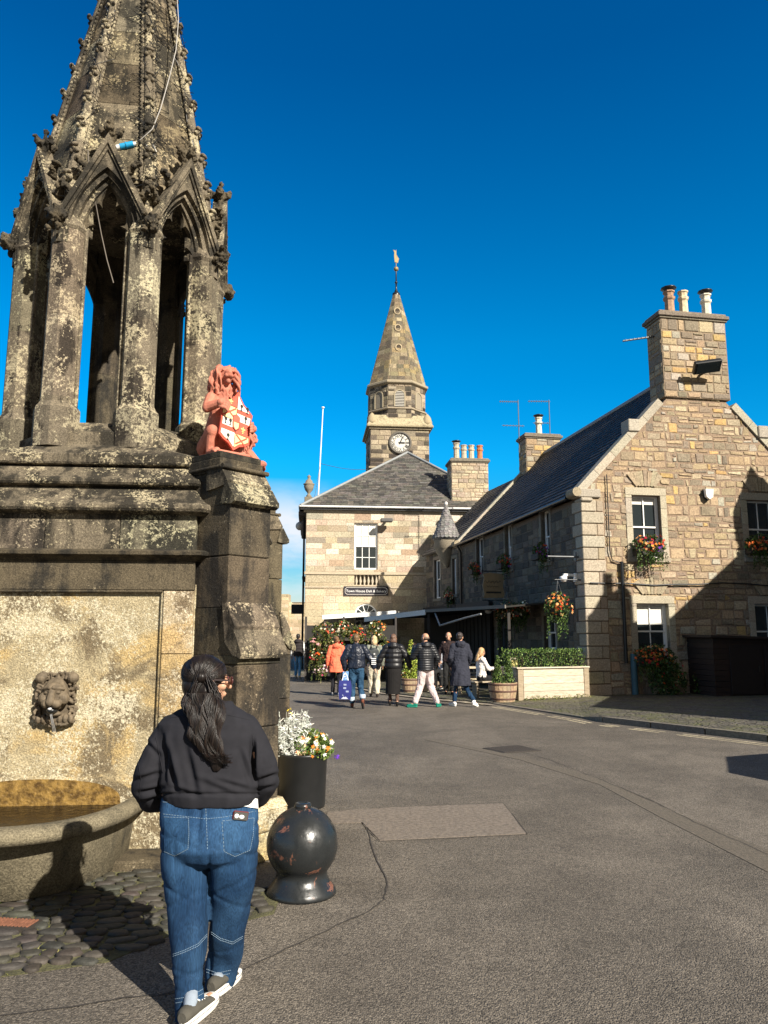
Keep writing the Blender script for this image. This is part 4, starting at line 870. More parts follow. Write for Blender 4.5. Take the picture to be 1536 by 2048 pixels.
# skews
cx0, cx1 = H.front(1319, 720)[0], H.front(1453, 720)[0]
cc = (.36, .32, .25)
for yy in (-.06, LEN - .32):
    for sg, V_, x0 in ((1, V1, 0), (-1, V2, XR)):
        sk = MB(); n = 5; Nn = Vector((-V_.z * sg, 0, V_.x * sg)); Nn = Nn if Nn.z > 0 else -Nn
        for i in range(n):
            lim = sl_ * ((cx0 - .0) / XA if yy < 0 else .93); a, b_ = lim * i / n, lim * (i + 1) / n - .012; Q = Vector((x0, 0, ZE)) 
            pr = [Q + V_ * a - Nn * .02, Q + V_ * b_ - Nn * .02, Q + V_ * b_ + Nn * .20, Q + V_ * a + Nn * .20]; sk.prism([(p.x, p.z) for p in (pr if sg > 0 else pr[::-1])], yy, yy + .40, jit(cc, .1))
        if yy < 0:
            q = Vector((x0, 0, ZE)) + V_ * sl_ * .52 + Nn * .2; sk.box(q.x - .28 * (sg > 0) - .03, q.x + .28 * (sg < 0) + .03, yy - .05, yy + .42, q.z - .32, q.z + .04, jit(cc, .1), .02)
        # scrolled kneeler
        xk = x0 - sg * .02; sk.tube([(xk - sg * .16, yy - .06, ZE + .02), (xk - sg * .16, yy + .44, ZE + .02)], .13, 14, (.30, .25, .17)); sk.box(min(xk - sg * .16, xk + sg * .55), max(xk - sg * .16, xk + sg * .55), yy - .04, yy + .42, ZE - .12, ZE + .12, jit(cc), .02)
        sk.box(min(xk - sg * .05, xk + sg * .3), max(xk - sg * .05, xk + sg * .3), yy - .06, yy + .40, ZE - .24, ZE - .13, jit(cc), .03)
        sk.build('skew', M['dress'], hs)
gu = MB(); gu.tube([(-.26, .4, ZE - .08), (-.26, LEN - .4, ZE - .08)], .065, 8); gu.build('gutter', M['black'], hs)
dp_ = MB(); yd = H.side(905, 1150)[0]; dp_.tube([(-.26, LEN - .6, ZE - .08), (-.09, LEN - .6, ZE - .4), (-.09, LEN - .6, 0)], .05, 7); dp_.build('downpipe', M['black'], hs)
# chimneys
def chimney(parent, x0, x1, y0, y1, zb, zt, pots, mat, pal, seed, cp=(.2, .17, .13), gap=.03):
    c = MB(); c.box(x0, x1, y0, y1, zb, zt, (.25, .19, .13))
    for T_, e0, e1 in ((Matrix.Translation((0, y0, 0)), x0, x1), (Matrix.Translation((x0, 0, 0)) @ SIDE, -y1, -y0)):
        k0 = len(c.f); stones(c, outT(T_), zb, zt, lambda z: (e0, e1), [], (.16, .30), (.2, .5), pal, (.01, .03), gap, .012, seed=seed)
        for i in range(k0, len(c.f)): c.f[i] = c.f[i][::-1]
    cope(c, x0, x1, y0, y1, zt, cp); ob = c.build('chimney', mat, parent)
    for (x, h, r, cl, cw) in pots:
        p = MB(); pot(p, x, (y0 + y1) / 2, zt + .24, h, r, cl); po = p.build('chimney_pot', M['pot'], ob)
        if cw: p = MB(); p.lathe([(r * .75, h - .02), (r * .75, h + .05), (r * 1.25, h + .09), (r * 1.2, h + .12), (r * .4, h + .17), (.01, h + .18)], 10, (x, (y0 + y1) / 2, zt + .24)); p.build('cowl', M['black'], po)
    return ob
cx0, cx1 = H.front(1319, 720)[0], H.front(1453, 720)[0]; zt = H.front(1390, 652)[1] + .14
px_ = [H.front(p, 600, .33)[0] for p in (1338, 1366, 1411)]
chimney(hs, cx0 + .06, cx1 - .02, -.07, .72, ZA - .95, zt, [(px_[0], .80, .19, (.33, .2, .12), 1), (px_[1], .84, .17, (.55, .46, .3), 0), (px_[2], .80, .18, (.6, .55, .43), 1)], M['masonry'], RUB, 21)
bx = [H.front(p, 900, LEN - .8)[0] for p in (1048, 1112)]; zt2 = H.front(1080, 880, LEN - .8)[1]
chimney(hs, XA - .85, XA + .75, LEN - 1.0, LEN - .1, ZA - 1.6, zt2, [(XA - .05, .85, .19, (.6, .55, .42), 1)], M['masonry'], RUB, 22)
# fittings on the house
def hloc(x, y, z): return tuple(H.W(x, y, z))
def fl(name, label, x, y, z, parts, cat, rz=R(10.2), group=None):
    t = empty(name, hloc(x, y, z), rz, label, cat, group)
    for nm, mb, mt in parts: mb.build(nm, mt, t)
    return t
x, z = H.front(1396, 752); a = MB(); a.T = Matrix.Rotation(R(-42), 4, 'X') @ RZ(R(-12)); a.box(-.40, .40, -.34, .05, -.05, .09, W1, .02); a.T = a.T; b_ = MB(); b_.T = a.T; b_.box(-.33, .33, -.30, .02, -.056, -.0505); c_ = MB(); c_.tube([(0, .0, 0), (0, .32, .0)], .04, 6)
fl('floodlight', 'black floodlight fixed below the chimney of the stone house', x, -.42, z, [('housing', a, M['black']), ('lens', b_, M['glass']), ('bracket', c_, M['black'])], 'floodlight')
x, z = H.front(1412, 990); a = MB(); a.prism([(-.12, .14), (.12, .14), (.10, -.08), (.0, -.15), (-.10, -.08)], -.16, -.02); b_ = MB(); b_.prism([(-.135, .15), (.135, .15), (.11, -.1), (0, -.17), (-.11, -.1)], -.05, .0)
fl('alarm_box', 'white burglar alarm box on the gable between the upper windows', x, -.03, z, [('cover', a, M['white']), ('backplate', b_, M['black'])], 'alarm box')
cbm = MB(); cp_ = [(1212, 966), (1222, 1120), (1240, 1128)]; P_ = [H.front(*p) for p in [(1211, 950), (1217, 1100), (1222, 1121), (1240, 1126)]]; cbm.tube([(x, -.07, z) for x, z in P_], .016, 5)
cbm.tube([(x, -.08, z) for x, z in [H.front(*p) for p in [(1178, 1166), (1210, 1167), (1250, 1167), (1305, 1171), (1350, 1169), (1395, 1169), (1440, 1166), (1490, 1168), (1540, 1172)]]], .02, 5)
tag(cbm.build('wall_cable', M['black']), 'black cable running across the gable wall between the two storeys', 'cable'); o = bpy.data.objects['wall_cable']; o.location = hs.location; o.rotation_euler = hs.rotation_euler
dp_ = MB(); dp_.tube([(x, -.1, z) for x, z in [H.front(*p) for p in [(1240, 1124), (1243, 1180), (1248, 1300)]]] + [(H.front(1252, 1380)[0], -.1, .9)], .05, 8)
bp = MB(); x = H.front(1265, 1360)[0]; bp.tube([(x, -.12, 0), (x, -.12, 1.15)], .085, 10); o = bp.build('vent_pipe', plain('teal_paint', (.05, .13, .17), .5)); tag(o, 'short teal painted pipe standing against the foot of the stone house', 'pipe'); o.location = hs.location; o.rotation_euler = hs.rotation_euler
o = dp_.build('rain_pipe', M['black']); o.parent = hs; tag(o)
# dome camera and arm on the shaded side wall
y, z = H.side(1155, 1155); a = MB(); a.lathe([(.0, -.14), (.07, -.12), (.10, -.05), (.10, .02), (.0, .05)], 14, (-.42, y, z)); b_ = MB(); b_.box(-.42, -.03, y - .04, y + .04, z + .03, z + .10, W1, .01); b_.box(-.1, -.03, y - .07, y + .07, z - .12, z + .12, W1, .01)
cm_ = empty('security_camera', hloc(0, 0, 0), R(10.2), 'white dome security camera on the shaded corner of the stone house', 'camera'); a.build('dome', M['white'], cm_); b_.build('arm', M['white'], cm_)
y, z = H.side(1160, 1114); a = MB(); a.tube([(-.03, y, z), (-.95, y, z)], .03, 6); a.tube([(-.12, y, z - .14), (-.12, y, z + .14)], .022, 6); o = a.build('wall_bracket', M['metal']); tag(o, 'grey metal arm sticking out of the shaded side wall above the camera', 'bracket'); o.location = hs.location; o.rotation_euler = hs.rotation_euler
# window flower boxes on the gable
for (px, py, rx, rz_, seed, lb, tr) in ((1298, 1092, .50, .34, 1, 'bright red and orange flower box hanging in sunshine under the upper gable window', 26), (1522, 1090, .50, .34, 2, 'dark shaded red flower box under the upper gable window by the picture edge', 16), (1308, 1312, .62, .36, 3, 'shaded trailing flower box under the lower gable window of the stone house', 26)):
    x, z = H.front(px, py, -.25); flowers('flower_box', lb, 'flower box', hloc(x, -.25, z), (rx, .24, rz_), WARM + ((.12, .03, .3),) if seed == 1 else WARM, seed, 'window flower boxes', 900, 150, .04, .045, tr, rz=R(10.2))
# ground cover plants under that window
x, _ = H.front(1320, 1360); flowers('climbing_shrub', 'dark trailing shrub growing at the foot of the gable beneath the lower window', 'shrub', hloc(x, -.4, .5), (.55, .3, .7), RED, 9, None, 1200, 25, .045, .03, 0, box=False, rz=R(10.2))
x, _ = H.front(1400, 1360); flowers('potted_shrub', 'low dark shrub between the gable window and the wooden shed', 'shrub', hloc(x, -.4, .35), (.5, .3, .42), RED, 10, None, 700, 10, .045, .03, 0, box=False, rz=R(10.2))
# side flower boxes (in shade)
for i, (px, py, lb) in enumerate(((1082, 1104, 'nearest shaded flower box on the side wall of the stone house'), (1008, 1124, 'middle shaded flower box on the side wall above the hanging sign'), (950, 1137, 'farthest shaded flower box on the side wall near the downpipe'))):
    y, z = H.side(px, py, -.2); flowers('flower_box', lb, 'flower box', hloc(-.22, y, z), (.2, .5, .32), RED + ((.2, .04, .3),), 30 + i, 'window flower boxes', 500, 70, .04, .04, 8, rz=R(10.2))
# hanging baskets
def basket(px, py, Y_, lb, seed, pal, r=.38, lit=True):
    p = atY(px, py, Y_); t = flowers('hanging_basket', lb, 'hanging basket', p, (r, r, r * 1.15), pal, seed, 'hanging baskets', 900, 130, .04, .042, 12, box=False)
    c = MB(); c.lathe([(.02, -.3), (.16, -.24), (.22, -.1), (.23, 0)], 14); c.build('basket', M['black'], t); c = MB()
    for a in range(3): c.tube([(.22 * math.cos(a * 2.1), .22 * math.sin(a * 2.1), 0), (0, 0, .75)], .005, 4)
    c.build('chain', M['metal'], t)
PB = H.W(-.75, H.side(1115, 1217, -.75)[0], 0)
basket(1117, 1216, PB.y, 'hanging basket of orange begonias catching the sun beside the side wall', 41, ORANGE, .40)
ya = H.side(1117, 1170, 0)[0]; bb = MB(); bb.tube([(-.0, H.side(1115, 1217, -.75)[0], 3.15), (-.8, H.side(1115, 1217, -.75)[0], 3.15)], .02, 6); bb.build('basket_bracket', M['black'], hs)
basket(1015, 1228, H.W(-.5, H.side(1015, 1228, -.5)[0], 0).y, 'dark hanging basket in the shade beneath the tan sign', 42, PALE + ORANGE, .42); basket(1042, 1222, H.W(-.5, H.side(1042, 1222, -.5)[0], 0).y, 'small shaded hanging basket to the right of the tan sign', 43, PALE, .30)
# projecting tan sign on the side wall
y, z = H.side(996, 1172, -.35); sg_ = empty('hanging_sign', hloc(-.1, y, z), R(10.2), 'shaped tan wooden sign board projecting from the shaded side wall', 'sign')
a = MB(); W2, H2 = .60, .48; outl = [(-1.3, -.42), (-1.22, -.30), (-1.32, 0), (-1.22, .30), (-1.3, .42), (-.9, .46), (-.1, .42), (-.04, .28), (-.12, 0), (-.04, -.28), (-.1, -.42)]
a.prism([(x * .62, z_) for x, z_ in outl], -.03, .03, (.26, .19, .10)); a.build('board', M['col'], sg_); a = MB(); a.tube([(.1, 0, .52), (-.85, 0, .52)], .02, 6); a.tube([(.1, 0, -.5), (-.85, 0, -.5)], .015, 6); a.build('bracket', M['black'], sg_)
def text(s, size, loc, rot, parent, mat, name='lettering', ext=.004, align='CENTER', spacing=1.0):
    c = bpy.data.curves.new('t', 'FONT'); c.body = s; c.size = size; c.extrude = ext; c.align_x = align; c.align_y = 'CENTER'; c.space_character = spacing; c.resolution_u = 3
    o = bpy.data.objects.new('t', c); col.objects.link(o); dg = bpy.context.evaluated_depsgraph_get(); me = bpy.data.meshes.new_from_object(o.evaluated_get(dg)); bpy.data.objects.remove(o); bpy.data.curves.remove(c)
    a = me.attributes.new('Col', 'FLOAT_COLOR', 'FACE'); a.data.foreach_set('color', [1.0] * (4 * len(me.polygons))); me.materials.clear(); me.materials.append(mat)
    ob = bpy.data.objects.new(name, me); col.objects.link(ob); ob.parent = parent; ob.location = loc; ob.rotation_euler = rot; return ob
a = MB(); a.tube([(-.16 + .02 * math.sin(i * 2.2), -.036, 0) if False else (-.75 + i * .04, -.034, .14 + .05 * math.sin(i * 1.9)) for i in range(16)], .008, 4); a.tube([(-.68 + i * .035, -.034, -.02 + .04 * math.sin(i * 2.3 + 1)) for i in range(14)], .007, 4); a.box(-.7, -.15, -.036, -.031, -.26, -.2); a.build('scrollwork', M['black'], sg_)
# aerials
bC = H.W(XA - .5, LEN - .6, 0); zc = zt2
pA = atY(1038, 870, bC.y - .2); antenna('tv_aerial', 'tall television aerial left of the far chimney with two booms', (pA.x, pA.y, zc - .6), atY(1038, 803, bC.y).z - zc + .6, [(atY(1038, 803, bC.y).z - zc + .52, -.85, .0, R(4), 9), (atY(1038, 852, bC.y).z - zc + .55, -.75, .25, R(6), 7)], 'television aerials')
pB_ = atY(1100, 866, bC.y); antenna('tv_aerial', 'television aerial right of the far chimney with a flat boom', (pB_.x, pB_.y, zc - .1), atY(1100, 800, bC.y).z - zc + .1, [(atY(1100, 803, bC.y).z - zc + .1, -.95, .05, R(2), 9), (atY(1100, 842, bC.y).z - zc, -.75, .0, R(2), 4)], 'television aerials')
x, z = H.front(1280, 678, .3); a = MB(); a.tube([(x - .55, .3, z - .10), (x + .6, .3, z + .14)], .028, 6)
for i in range(8): a.tube([(x - .5 + i * .13, .2, z - .09 + i * .027), (x - .5 + i * .13, .4, z - .09 + i * .027)], .008, 4)
o = a.build('boom_aerial', M['metal']); tag(o, 'bare metal aerial rod sticking out left of the gable chimney', 'aerial'); o.location = hs.location; o.rotation_euler = hs.rotation_euler
# dark wooden store against the gable
sx = H.front(1376, 1350)[0]; sh = empty('wooden_store', hloc(sx, -1.25, 0), R(10.2), 'low dark brown wooden store standing against the foot of the gable', 'shed'); zs = H.front(1400, 1270, -.6)[1]
a = MB(); rr = random.Random(2)
for i in range(11): z0 = .04 + i * (zs - .1) / 11; a.box(0, 3.4, -.0 + rr.uniform(0, .01), .04, z0, z0 + (zs - .1) / 11 - .008, jit((.028, .014, .009), .3, rr)); a.box(0, .04, .04, 1.2, z0, z0 + (zs - .1) / 11 - .008, jit((.028, .014, .009), .3, rr))
a.box(.05, 3.35, .05, 1.2, .04, zs - .1, (.01, .008, .006)); a.build('cladding', M['col'], sh)
a = MB(); a.prism([(-.12, zs - .06), (3.5, zs - .16), (3.5, zs - .10), (-.12, zs)], -.12, 1.22, (.03, .018, .012)); a.build('roof', M['col'], sh)
for i in range(3): a = MB(); x0 = .45 + i * 1.0; a.box(x0, x0 + .92, -.03, -.002, .12, zs - .25, (.02, .011, .008), .008); d_ = a.build('door', M['col'], sh); a = MB(); a.box(x0 + .8, x0 + .84, -.05, -.03, .7, .85); a.build('handle', M['iron'], d_)
# ---------------------------------------------------------------- town house (deli) with hipped roof
P0 = atY(613, 1016, 38.0); TF = Fr(P0.x, 38.0, 5.5); TW = 10.3; TE = P0.z
th = empty('town_house', (P0.x, 38.0, 0), R(5.5), 'pale ashlar town house with slate hipped roof at the end of the street', 'town house')
ASH = [(.44, .37, .265), (.39, .32, .22), (.49, .42, .31), (.36, .275, .185), (.42, .33, .245), (.30, .26, .20), (.54, .47, .37)]
def topn(a, b_): x0, z1 = TF.front(*a); x1, z0 = TF.front(*b_); return (x0, x1, z0, z1)
TWn = topn((709, 1046), (755, 1139)); cxf = TF.front(732, 1230)[0]; zf = TF.front(732, 1230)[1]; rf = (TF.front(755, 1230)[0] - TF.front(709, 1230)[0]) / 2
FAN = (cxf - rf, cxf + rf, 0.9, zf + rf); ZS = TF.front(660, 1147)[1]; ZB = TF.front(660, 1172)[1]
BAL = topn((709, 1149), (757, 1170))
wl = MB(); TO = Matrix(((1, 0, 0, 0), (0, -1, 0, 0), (0, 0, 1, 0), (0, 0, 0, 1)))
slab(wl, TO, 0, TW, 0, TE, [TWn, FAN, BAL], .35, (.3, .24, .17)); wl.box(0, .35, .35, 11, 0, TE, (.3, .25, .18)); wl.box(TW - .35, TW, .35, 11, 0, TE, (.3, .25, .18)); wl.box(.35, TW - .35, 10.6, 11, 0, TE)
wl.box(FAN[0] - .2, FAN[1] + .2, .25, .3, .9, FAN[3] + .1, (.01, .01, .01))
wl.build('wall_core', M['ashlar'], th)
wallstones(th, 'front_stonework', M['ashlar'], IDM, ZS + .09, TE - .22, lambda z: (0, TW), [mg(TWn, .02)], ch=(.27, .31), sw=(.35, 1.0), pal=ASH, raise_=(.004, .010), gap=.012, jt=0, seed=31)
wallstones(th, 'lower_stonework', M['ashlar'], IDM, 0, ZS - .06, lambda z: (0, TW), [FAN, mg(BAL, .02)], ch=(.30, .35), sw=(.5, 1.1), pal=[(.44, .36, .24), (.40, .32, .21), (.48, .4, .28), (.36, .3, .21)], raise_=(.004, .012), gap=.014, jt=0, seed=32)
wallstones(th, 'west_stonework', M['ashlar'], SIDE, 0, TE - .22, lambda z: (-11, 0), [], ch=(.27, .31), sw=(.35, .9), pal=[(.12, .10, .08), (.15, .13, .1)], raise_=(.004, .010), gap=.014, jt=0, seed=33)  # side turned from the sun: its shade is put into darker stone
a = MB(); a.box(-.06, TW + .06, -.07, .0, ZS - .055, ZS + .085, (.42, .35, .25), .012); a.box(-.04, TW + .04, -.045, .0, ZB - .10, ZB - .02, (.4, .33, .24), .01); a.box(BAL[0] - .05, BAL[1] + .05, .25, .3, BAL[2] - .1, BAL[3] + .1, (.2, .17, .12)); a.build('string_course', M['dress'], th)
a = MB(); n = 6
for i in range(n): x = BAL[0] + (BAL[1] - BAL[0]) * (i + .5) / n; hh = BAL[3] - BAL[2]; a.lathe([(.05, 0), (.05, .06 * hh), (.035, .12 * hh), (.075, .35 * hh), (.045, .6 * hh), (.032, .85 * hh), (.05, .9 * hh), (.05, hh)], 8, (x, .08, BAL[2]), (.42, .36, .27))
a.build('balustrade', M['dress'], th)
a = MB(); a.box(-.12, TW + .12, -.05, .0, TE - .22, TE - .1, (.42, .36, .26)); a.box(-.30, TW + .3, -.22, -.0, TE - .1, TE + .02, (.05, .05, .05)); a.build('eaves', M['dress'], th)
a = MB(); a.tube([(-.34, -.28, TE + .05), (TW + .1, -.28, TE + .05)], .055, 8, (.6, .6, .58)); a.tube([(-.34, -.28, TE + .05), (-.34, 11, TE + .05)], .055, 8, (.2, .2, .2)); a.build('gutter', M['col'], th)
wp = sash(th, IDM, *TWn, cols=3, rows=(2, 2), rec=.1, blind=.48, fw=.06, bar=.03)
# fanlight
a = MB(); ns = 20; arc = lambda r, y: [(cxf + r * math.cos(PI * i / ns), y, zf + r * math.sin(PI * i / ns)) for i in range(ns + 1)]
a.tube(arc(rf - .04, .10), .045, 6); a.tube(arc(rf * .33, .10), .025, 6); a.box(cxf - rf, cxf + rf, .06, .14, zf - .06, zf + .02)
for k in range(1, 4 + 1): an = PI * k / 5; a.tube([(cxf + rf * .33 * math.cos(an), .1, zf + rf * .33 * math.sin(an)), (cxf + rf * math.cos(an), .1, zf + rf * math.sin(an))], .02, 5)
a.box(cxf - rf, cxf - rf + .07, .06, .14, .95, zf); a.box(cxf + rf - .07, cxf + rf, .06, .14, .95, zf); fw_ = a.build('fanlight', M['white'], th)
a = MB(); a.prism([(cxf + (rf - .02) * math.cos(PI * i / ns), zf + (rf - .02) * math.sin(PI * i / ns)) for i in range(ns, -1, -1)] + [(cxf + rf - .02, .95), (cxf - rf + .02, .95)][::1], .12, .125); a.build('pane', M['glass'], fw_)
a = MB(); rr = random.Random(3)     # spandrel stones that make the opening round
outer = FAN[3]
for sg in (-1, 1): a.prism([(cxf + sg * rf * math.cos(PI / 2 * i / 10), zf + rf * math.sin(PI / 2 * i / 10)) for i in range(11)][::-sg] + [(cxf + sg * rf, FAN[3])] if sg < 0 else [(cxf + rf, FAN[3])] + [(cxf + rf * math.cos(PI / 2 * i / 10), zf + rf * math.sin(PI / 2 * i / 10)) for i in range(11)], -.004, .34, (.44, .36, .25))
a.build('arch_surround', M['ashlar'], th)
# roof
XC = TW / 2; RD = 5.0; pk = TF.front(815, 907, RD); RX, RZh = pk[0], pk[1]; ez = TE + .03; o_ = .3
mbx = lambda z: 0
C0, C1 = Vector((-o_, -o_, ez)), Vector((TW + o_, -o_, ez)); AP_ = Vector((RX, RD, RZh)); AB = Vector((RX, 11 - RD, RZh)); C2, C3 = Vector((TW + o_, 11 + o_, ez)), Vector((-o_, 11 + o_, ez))
mid = Vector((RX, -o_, ez)); V_ = (AP_ - mid); Lr = V_.length; V_.normalize(); aL, aR = RX + o_, TW + o_ - RX
slateroof(th, 'roof', mid, (1, 0, 0), V_, 1, Lr - .02, ch=.2, pal=((.075, .07, .06), (.10, .09, .075), (.06, .056, .05), (.12, .11, .095)), seed=9, ext=lambda t: (-aL * (1 - t), aR * (1 - t)), sw=(.2, .4))
a = MB(); a.add([C0, C3, AB, AP_], [(0, 1, 2, 3)], (.05, .05, .05)); a.add([C1, C2, AB, AP_], [(3, 2, 1, 0)], (.06, .055, .05)); a.add([C3, C2, AB], [(0, 1, 2)], (.05, .05, .05)); a.build('rear_roof', M['slate'], th)
a = MB()
for P_, Q_ in ((C0, AP_), (C1, AP_), (AP_, AB)): a.tube([P_ + Vector((0, 0, .05)), Q_ + Vector((0, 0, .07))], .075, 6, (.9, .9, .9))
a.build('ridge', M['lead'], th)
# its chimney
hx = [TF.front(p, 950, .4)[0] for p in (903, 976)]; zt3 = TF.front(930, 926, .4)[1]
pp = [TF.front(p, 900, .8)[0] for p in (914, 929, 944, 961)]
chimney(th, hx[0], hx[1], .35, 1.6, TE - .1, zt3, [(pp[0], .95, .2, (.42, .36, .27), 1), (pp[1], .85, .19, (.42, .36, .27), 0), (pp[2], .85, .19, (.45, .38, .28), 0), (pp[3], .85, .19, (.5, .17, .06), 0)], M['ashlar'], [(.42, .34, .23), (.36, .3, .21), (.46, .38, .27), (.32, .26, .2)], 44, gap=.015)
# floodlight, sign
x, z = TF.front(771, 1044); f1 = MB(); f1.box(-.3, .3, -.35, .0, -.08, .1, (.09, .085, .08), .03); f1.box(-.05, .05, 0, .3, -.03, .05, (.05, .05, .05)); t_ = empty('floodlight', tuple(TF.W(x, -.35, z)), R(5.5), 'flat grey floodlight on the town house wall beside the tall sash window', 'floodlight'); f1.build('housing', M['col'], t_)
s0, s1 = topn((689, 1174), (775, 1190))[:2]; z1, z0 = TF.front(700, 1174)[1], TF.front(700, 1190)[1]; cx, cz = (s0 + s1) / 2, (z0 + z1) / 2; hw, hh = (s1 - s0) / 2, (z1 - z0) / 2
sg2 = empty('shop_sign', tuple(TF.W(cx, -.06, cz)), R(5.5), 'long dark shop sign lettered Town House Deli and Bakery on the ashlar wall', 'sign')
c_ = hh * .45; pl = [(-hw + c_, -hh), (hw - c_, -hh), (hw, -hh + c_), (hw, hh - c_), (hw - c_, hh), (-hw + c_, hh), (-hw, hh - c_), (-hw, -hh + c_)]
a = MB(); a.prism([(-hw - .03, -hh - .03), (hw + .03, -hh - .03), (hw + .03, hh + .03), (-hw - .03, hh + .03)], -.02, .05, (.015, .012, .02)); a.build('board', M['col'], sg2)
a = MB()
for i in range(8): p, q = pl[i], pl[(i + 1) % 8]; a.tube([(p[0] * .975, -.028, p[1] * .86), (q[0] * .975, -.028, q[1] * .86)], .012, 5, (.6, .56, .5))
a.build('border', M['col'], sg2); text('Town House Deli & Bakery', hh * .90, (0, -.03, -.01), (PI / 2, 0, 0), sg2, M['white'], spacing=1.0)
# urn, cornice scrolls on the far corner and black hanging sign
u = MB(); u.box(-.2, .2, -.2, .2, -.4, .35, (.2, .17, .12), .02); u.lathe([(.10, .35), (.14, .42), (.07, .5), (.07, .56), (.2, .72), (.26, .9), (.24, .96), (.29, 1.0), (.29, 1.04), (.2, 1.07), (.17, 1.2), (.08, 1.28), (.07, 1.36), (.1, 1.42), (.03, 1.5), (.0, 1.52)], 14, (0, 0, 0), (.22, .19, .14))
p = TF.Lc(atY(618, 965, 38.6)); o = u.build('stone_urn', M['dress']); o.location = TF.W(p.x, p.y, TE + .0 + (atY(618, 1008, 38.6).z - TE)); tag(o, 'carved stone urn finial on the left corner of the town house roof', 'urn')
a = MB(); a.box(-.25, -.0, .8, 2.2, TE - 1.3, TE - .5, (.16, .13, .1), .05); a.ell((-.35, 1.2, TE - .75), (.2, .3, .22), 10, 8, (.5, .48, .42)); a.box(-.4, 0, .5, 5, TE - .3, TE - .1, (.12, .1, .08)); a.box(-.18, 0, 1.5, 4.5, TE - 3.4, TE - 3.3, (.12, .1, .08)); a.tube([(-.1, .5, TE - .4), (-.1, .5, 0)], .06, 6, (.02, .02, .02)); a.build('side_cornice', M['dress'], th)
p0, p1 = TF.Lc(atY(584, 1209, 40)), TF.Lc(atY(607, 1228, 40)); bs2 = MB(); bs2.box(p0.x - .03, -.05, 1.9, 1.98, p1.z, p0.z, (.012, .012, .016), .01); bs2.tube([(p0.x, 1.94, p0.z + .08), (0, 1.94, p0.z + .08)], .02, 5, (.02, .02, .02)); o = bs2.build('bracket_sign', M['col']); tag(o, 'small black square sign projecting from the left corner of the town house', 'sign'); o.location = th.location; o.rotation_euler = th.rotation_euler
# flagpole
b0, b1 = atY(636, 1000, 39.5), atY(646, 817, 39.5); a = MB(); a.tube([b0, b1], [.04, .025], 8); a.ell(b1 + Vector((0, 0, .05)), (.09, .09, .05), 8, 6); fp = a.build('flagpole', M['white']); tag(fp, 'thin white flagpole leaning slightly above the town house roof', 'flagpole')
a = MB(); k1 = atY(641, 927, 39.5); e1 = atY(735, 939, 47.0); a.tube([k1.lerp(e1, i / 8) + Vector((0, 0, -.12 * math.sin(PI * i / 8))) for i in range(9)], .012, 4); a.tube([k1, atY(628, 1000, 39.2)], .01, 4); o = a.build('stay_wire', M['metal']); tag(o, 'thin stay wire from the flagpole to the clock tower', 'wire')
# ---------------------------------------------------------------- clock tower
KY = 48.0; c0, c1 = atY(741, 900, KY), atY(859, 900, KY); KF = Fr(c0.x, KY, 5.5); KW = (c1.x - c0.x) / math.cos(R(5.5)) * 1.0; kt = empty('clock_tower', (c0.x, KY, 0), R(5.5), 'square stone clock tower with octagonal belfry and tall stone spire topped by a gilt vane', 'clock tower')
Kz = lambda py, px=800, y=0: KF.front(px, py, y)[1]
zc1, zc0 = Kz(850), Kz(858); TWP = [(.27, .22, .15), (.21, .17, .12), (.07, .06, .047), (.045, .038, .032), (.34, .28, .2), (.15, .125, .095)]
a = MB(); a.box(0, KW, 0, KW, 6, zc0, (.25, .2, .15)); a.build('shaft_core', M['tower'], kt)
for nm, T_, e in (('shaft_stonework', IDM, (0, KW)), ('shaft_stonework', SIDE, (-KW, 0))):
    wallstones(kt, nm, M['tower'], T_, 7.5, zc0, lambda z, e=e: e, [], ch=(.26, .36), sw=(.35, .9), pal=TWP, raise_=(.01, .03), gap=.02, jt=.006, wts=[5, 4, 2, 1, 4, 2], seed=51)
a = MB(); a.box(-.12, KW + .12, -.12, KW + .12, zc0 - .05, zc0 + .08, (.3, .25, .17), .02); a.box(-.26, KW + .26, -.26, KW + .26, zc0 + .08, zc0 + .24, (.33, .28, .18), .03); a.loft([[(-.22, -.22, zc0 + .24), (KW + .22, -.22, zc0 + .24), (KW + .22, KW + .22, zc0 + .24), (-.22, KW + .22, zc0 + .24)], [(.15, .15, zc0 + .95), (KW - .15, .15, zc0 + .95), (KW - .15, KW - .15, zc0 + .95), (.15, KW - .15, zc0 + .95)]], (.36, .31, .2)); a.build('cornice', M['tower'], kt); a = MB(); a.box(-.12, KW + .12, -.12, KW + .12, Kz(938), Kz(934), (.3, .25, .17), .02); a.build('string_course', M['tower'], kt)
CX = KW / 2; OR = KW / 2 * 1.02
def k8(r, z, cx=CX, cy=CX, ph=22.5): return [(cx + r * math.cos(R(ph + 45 * i)), cy + r * math.sin(R(ph + 45 * i)), z) for i in range(8)]
cs = 1 / math.cos(R(22.5)); ri = KW / 2 * .97; zb0, zb1, zb2 = zc0 + .5, Kz(817), Kz(768)
a = MB(); a.loft([k8(ri * cs, zb0), k8(ri * cs, zb2)], (.22, .18, .13)); a.build('belfry_core', M['tower'], kt)
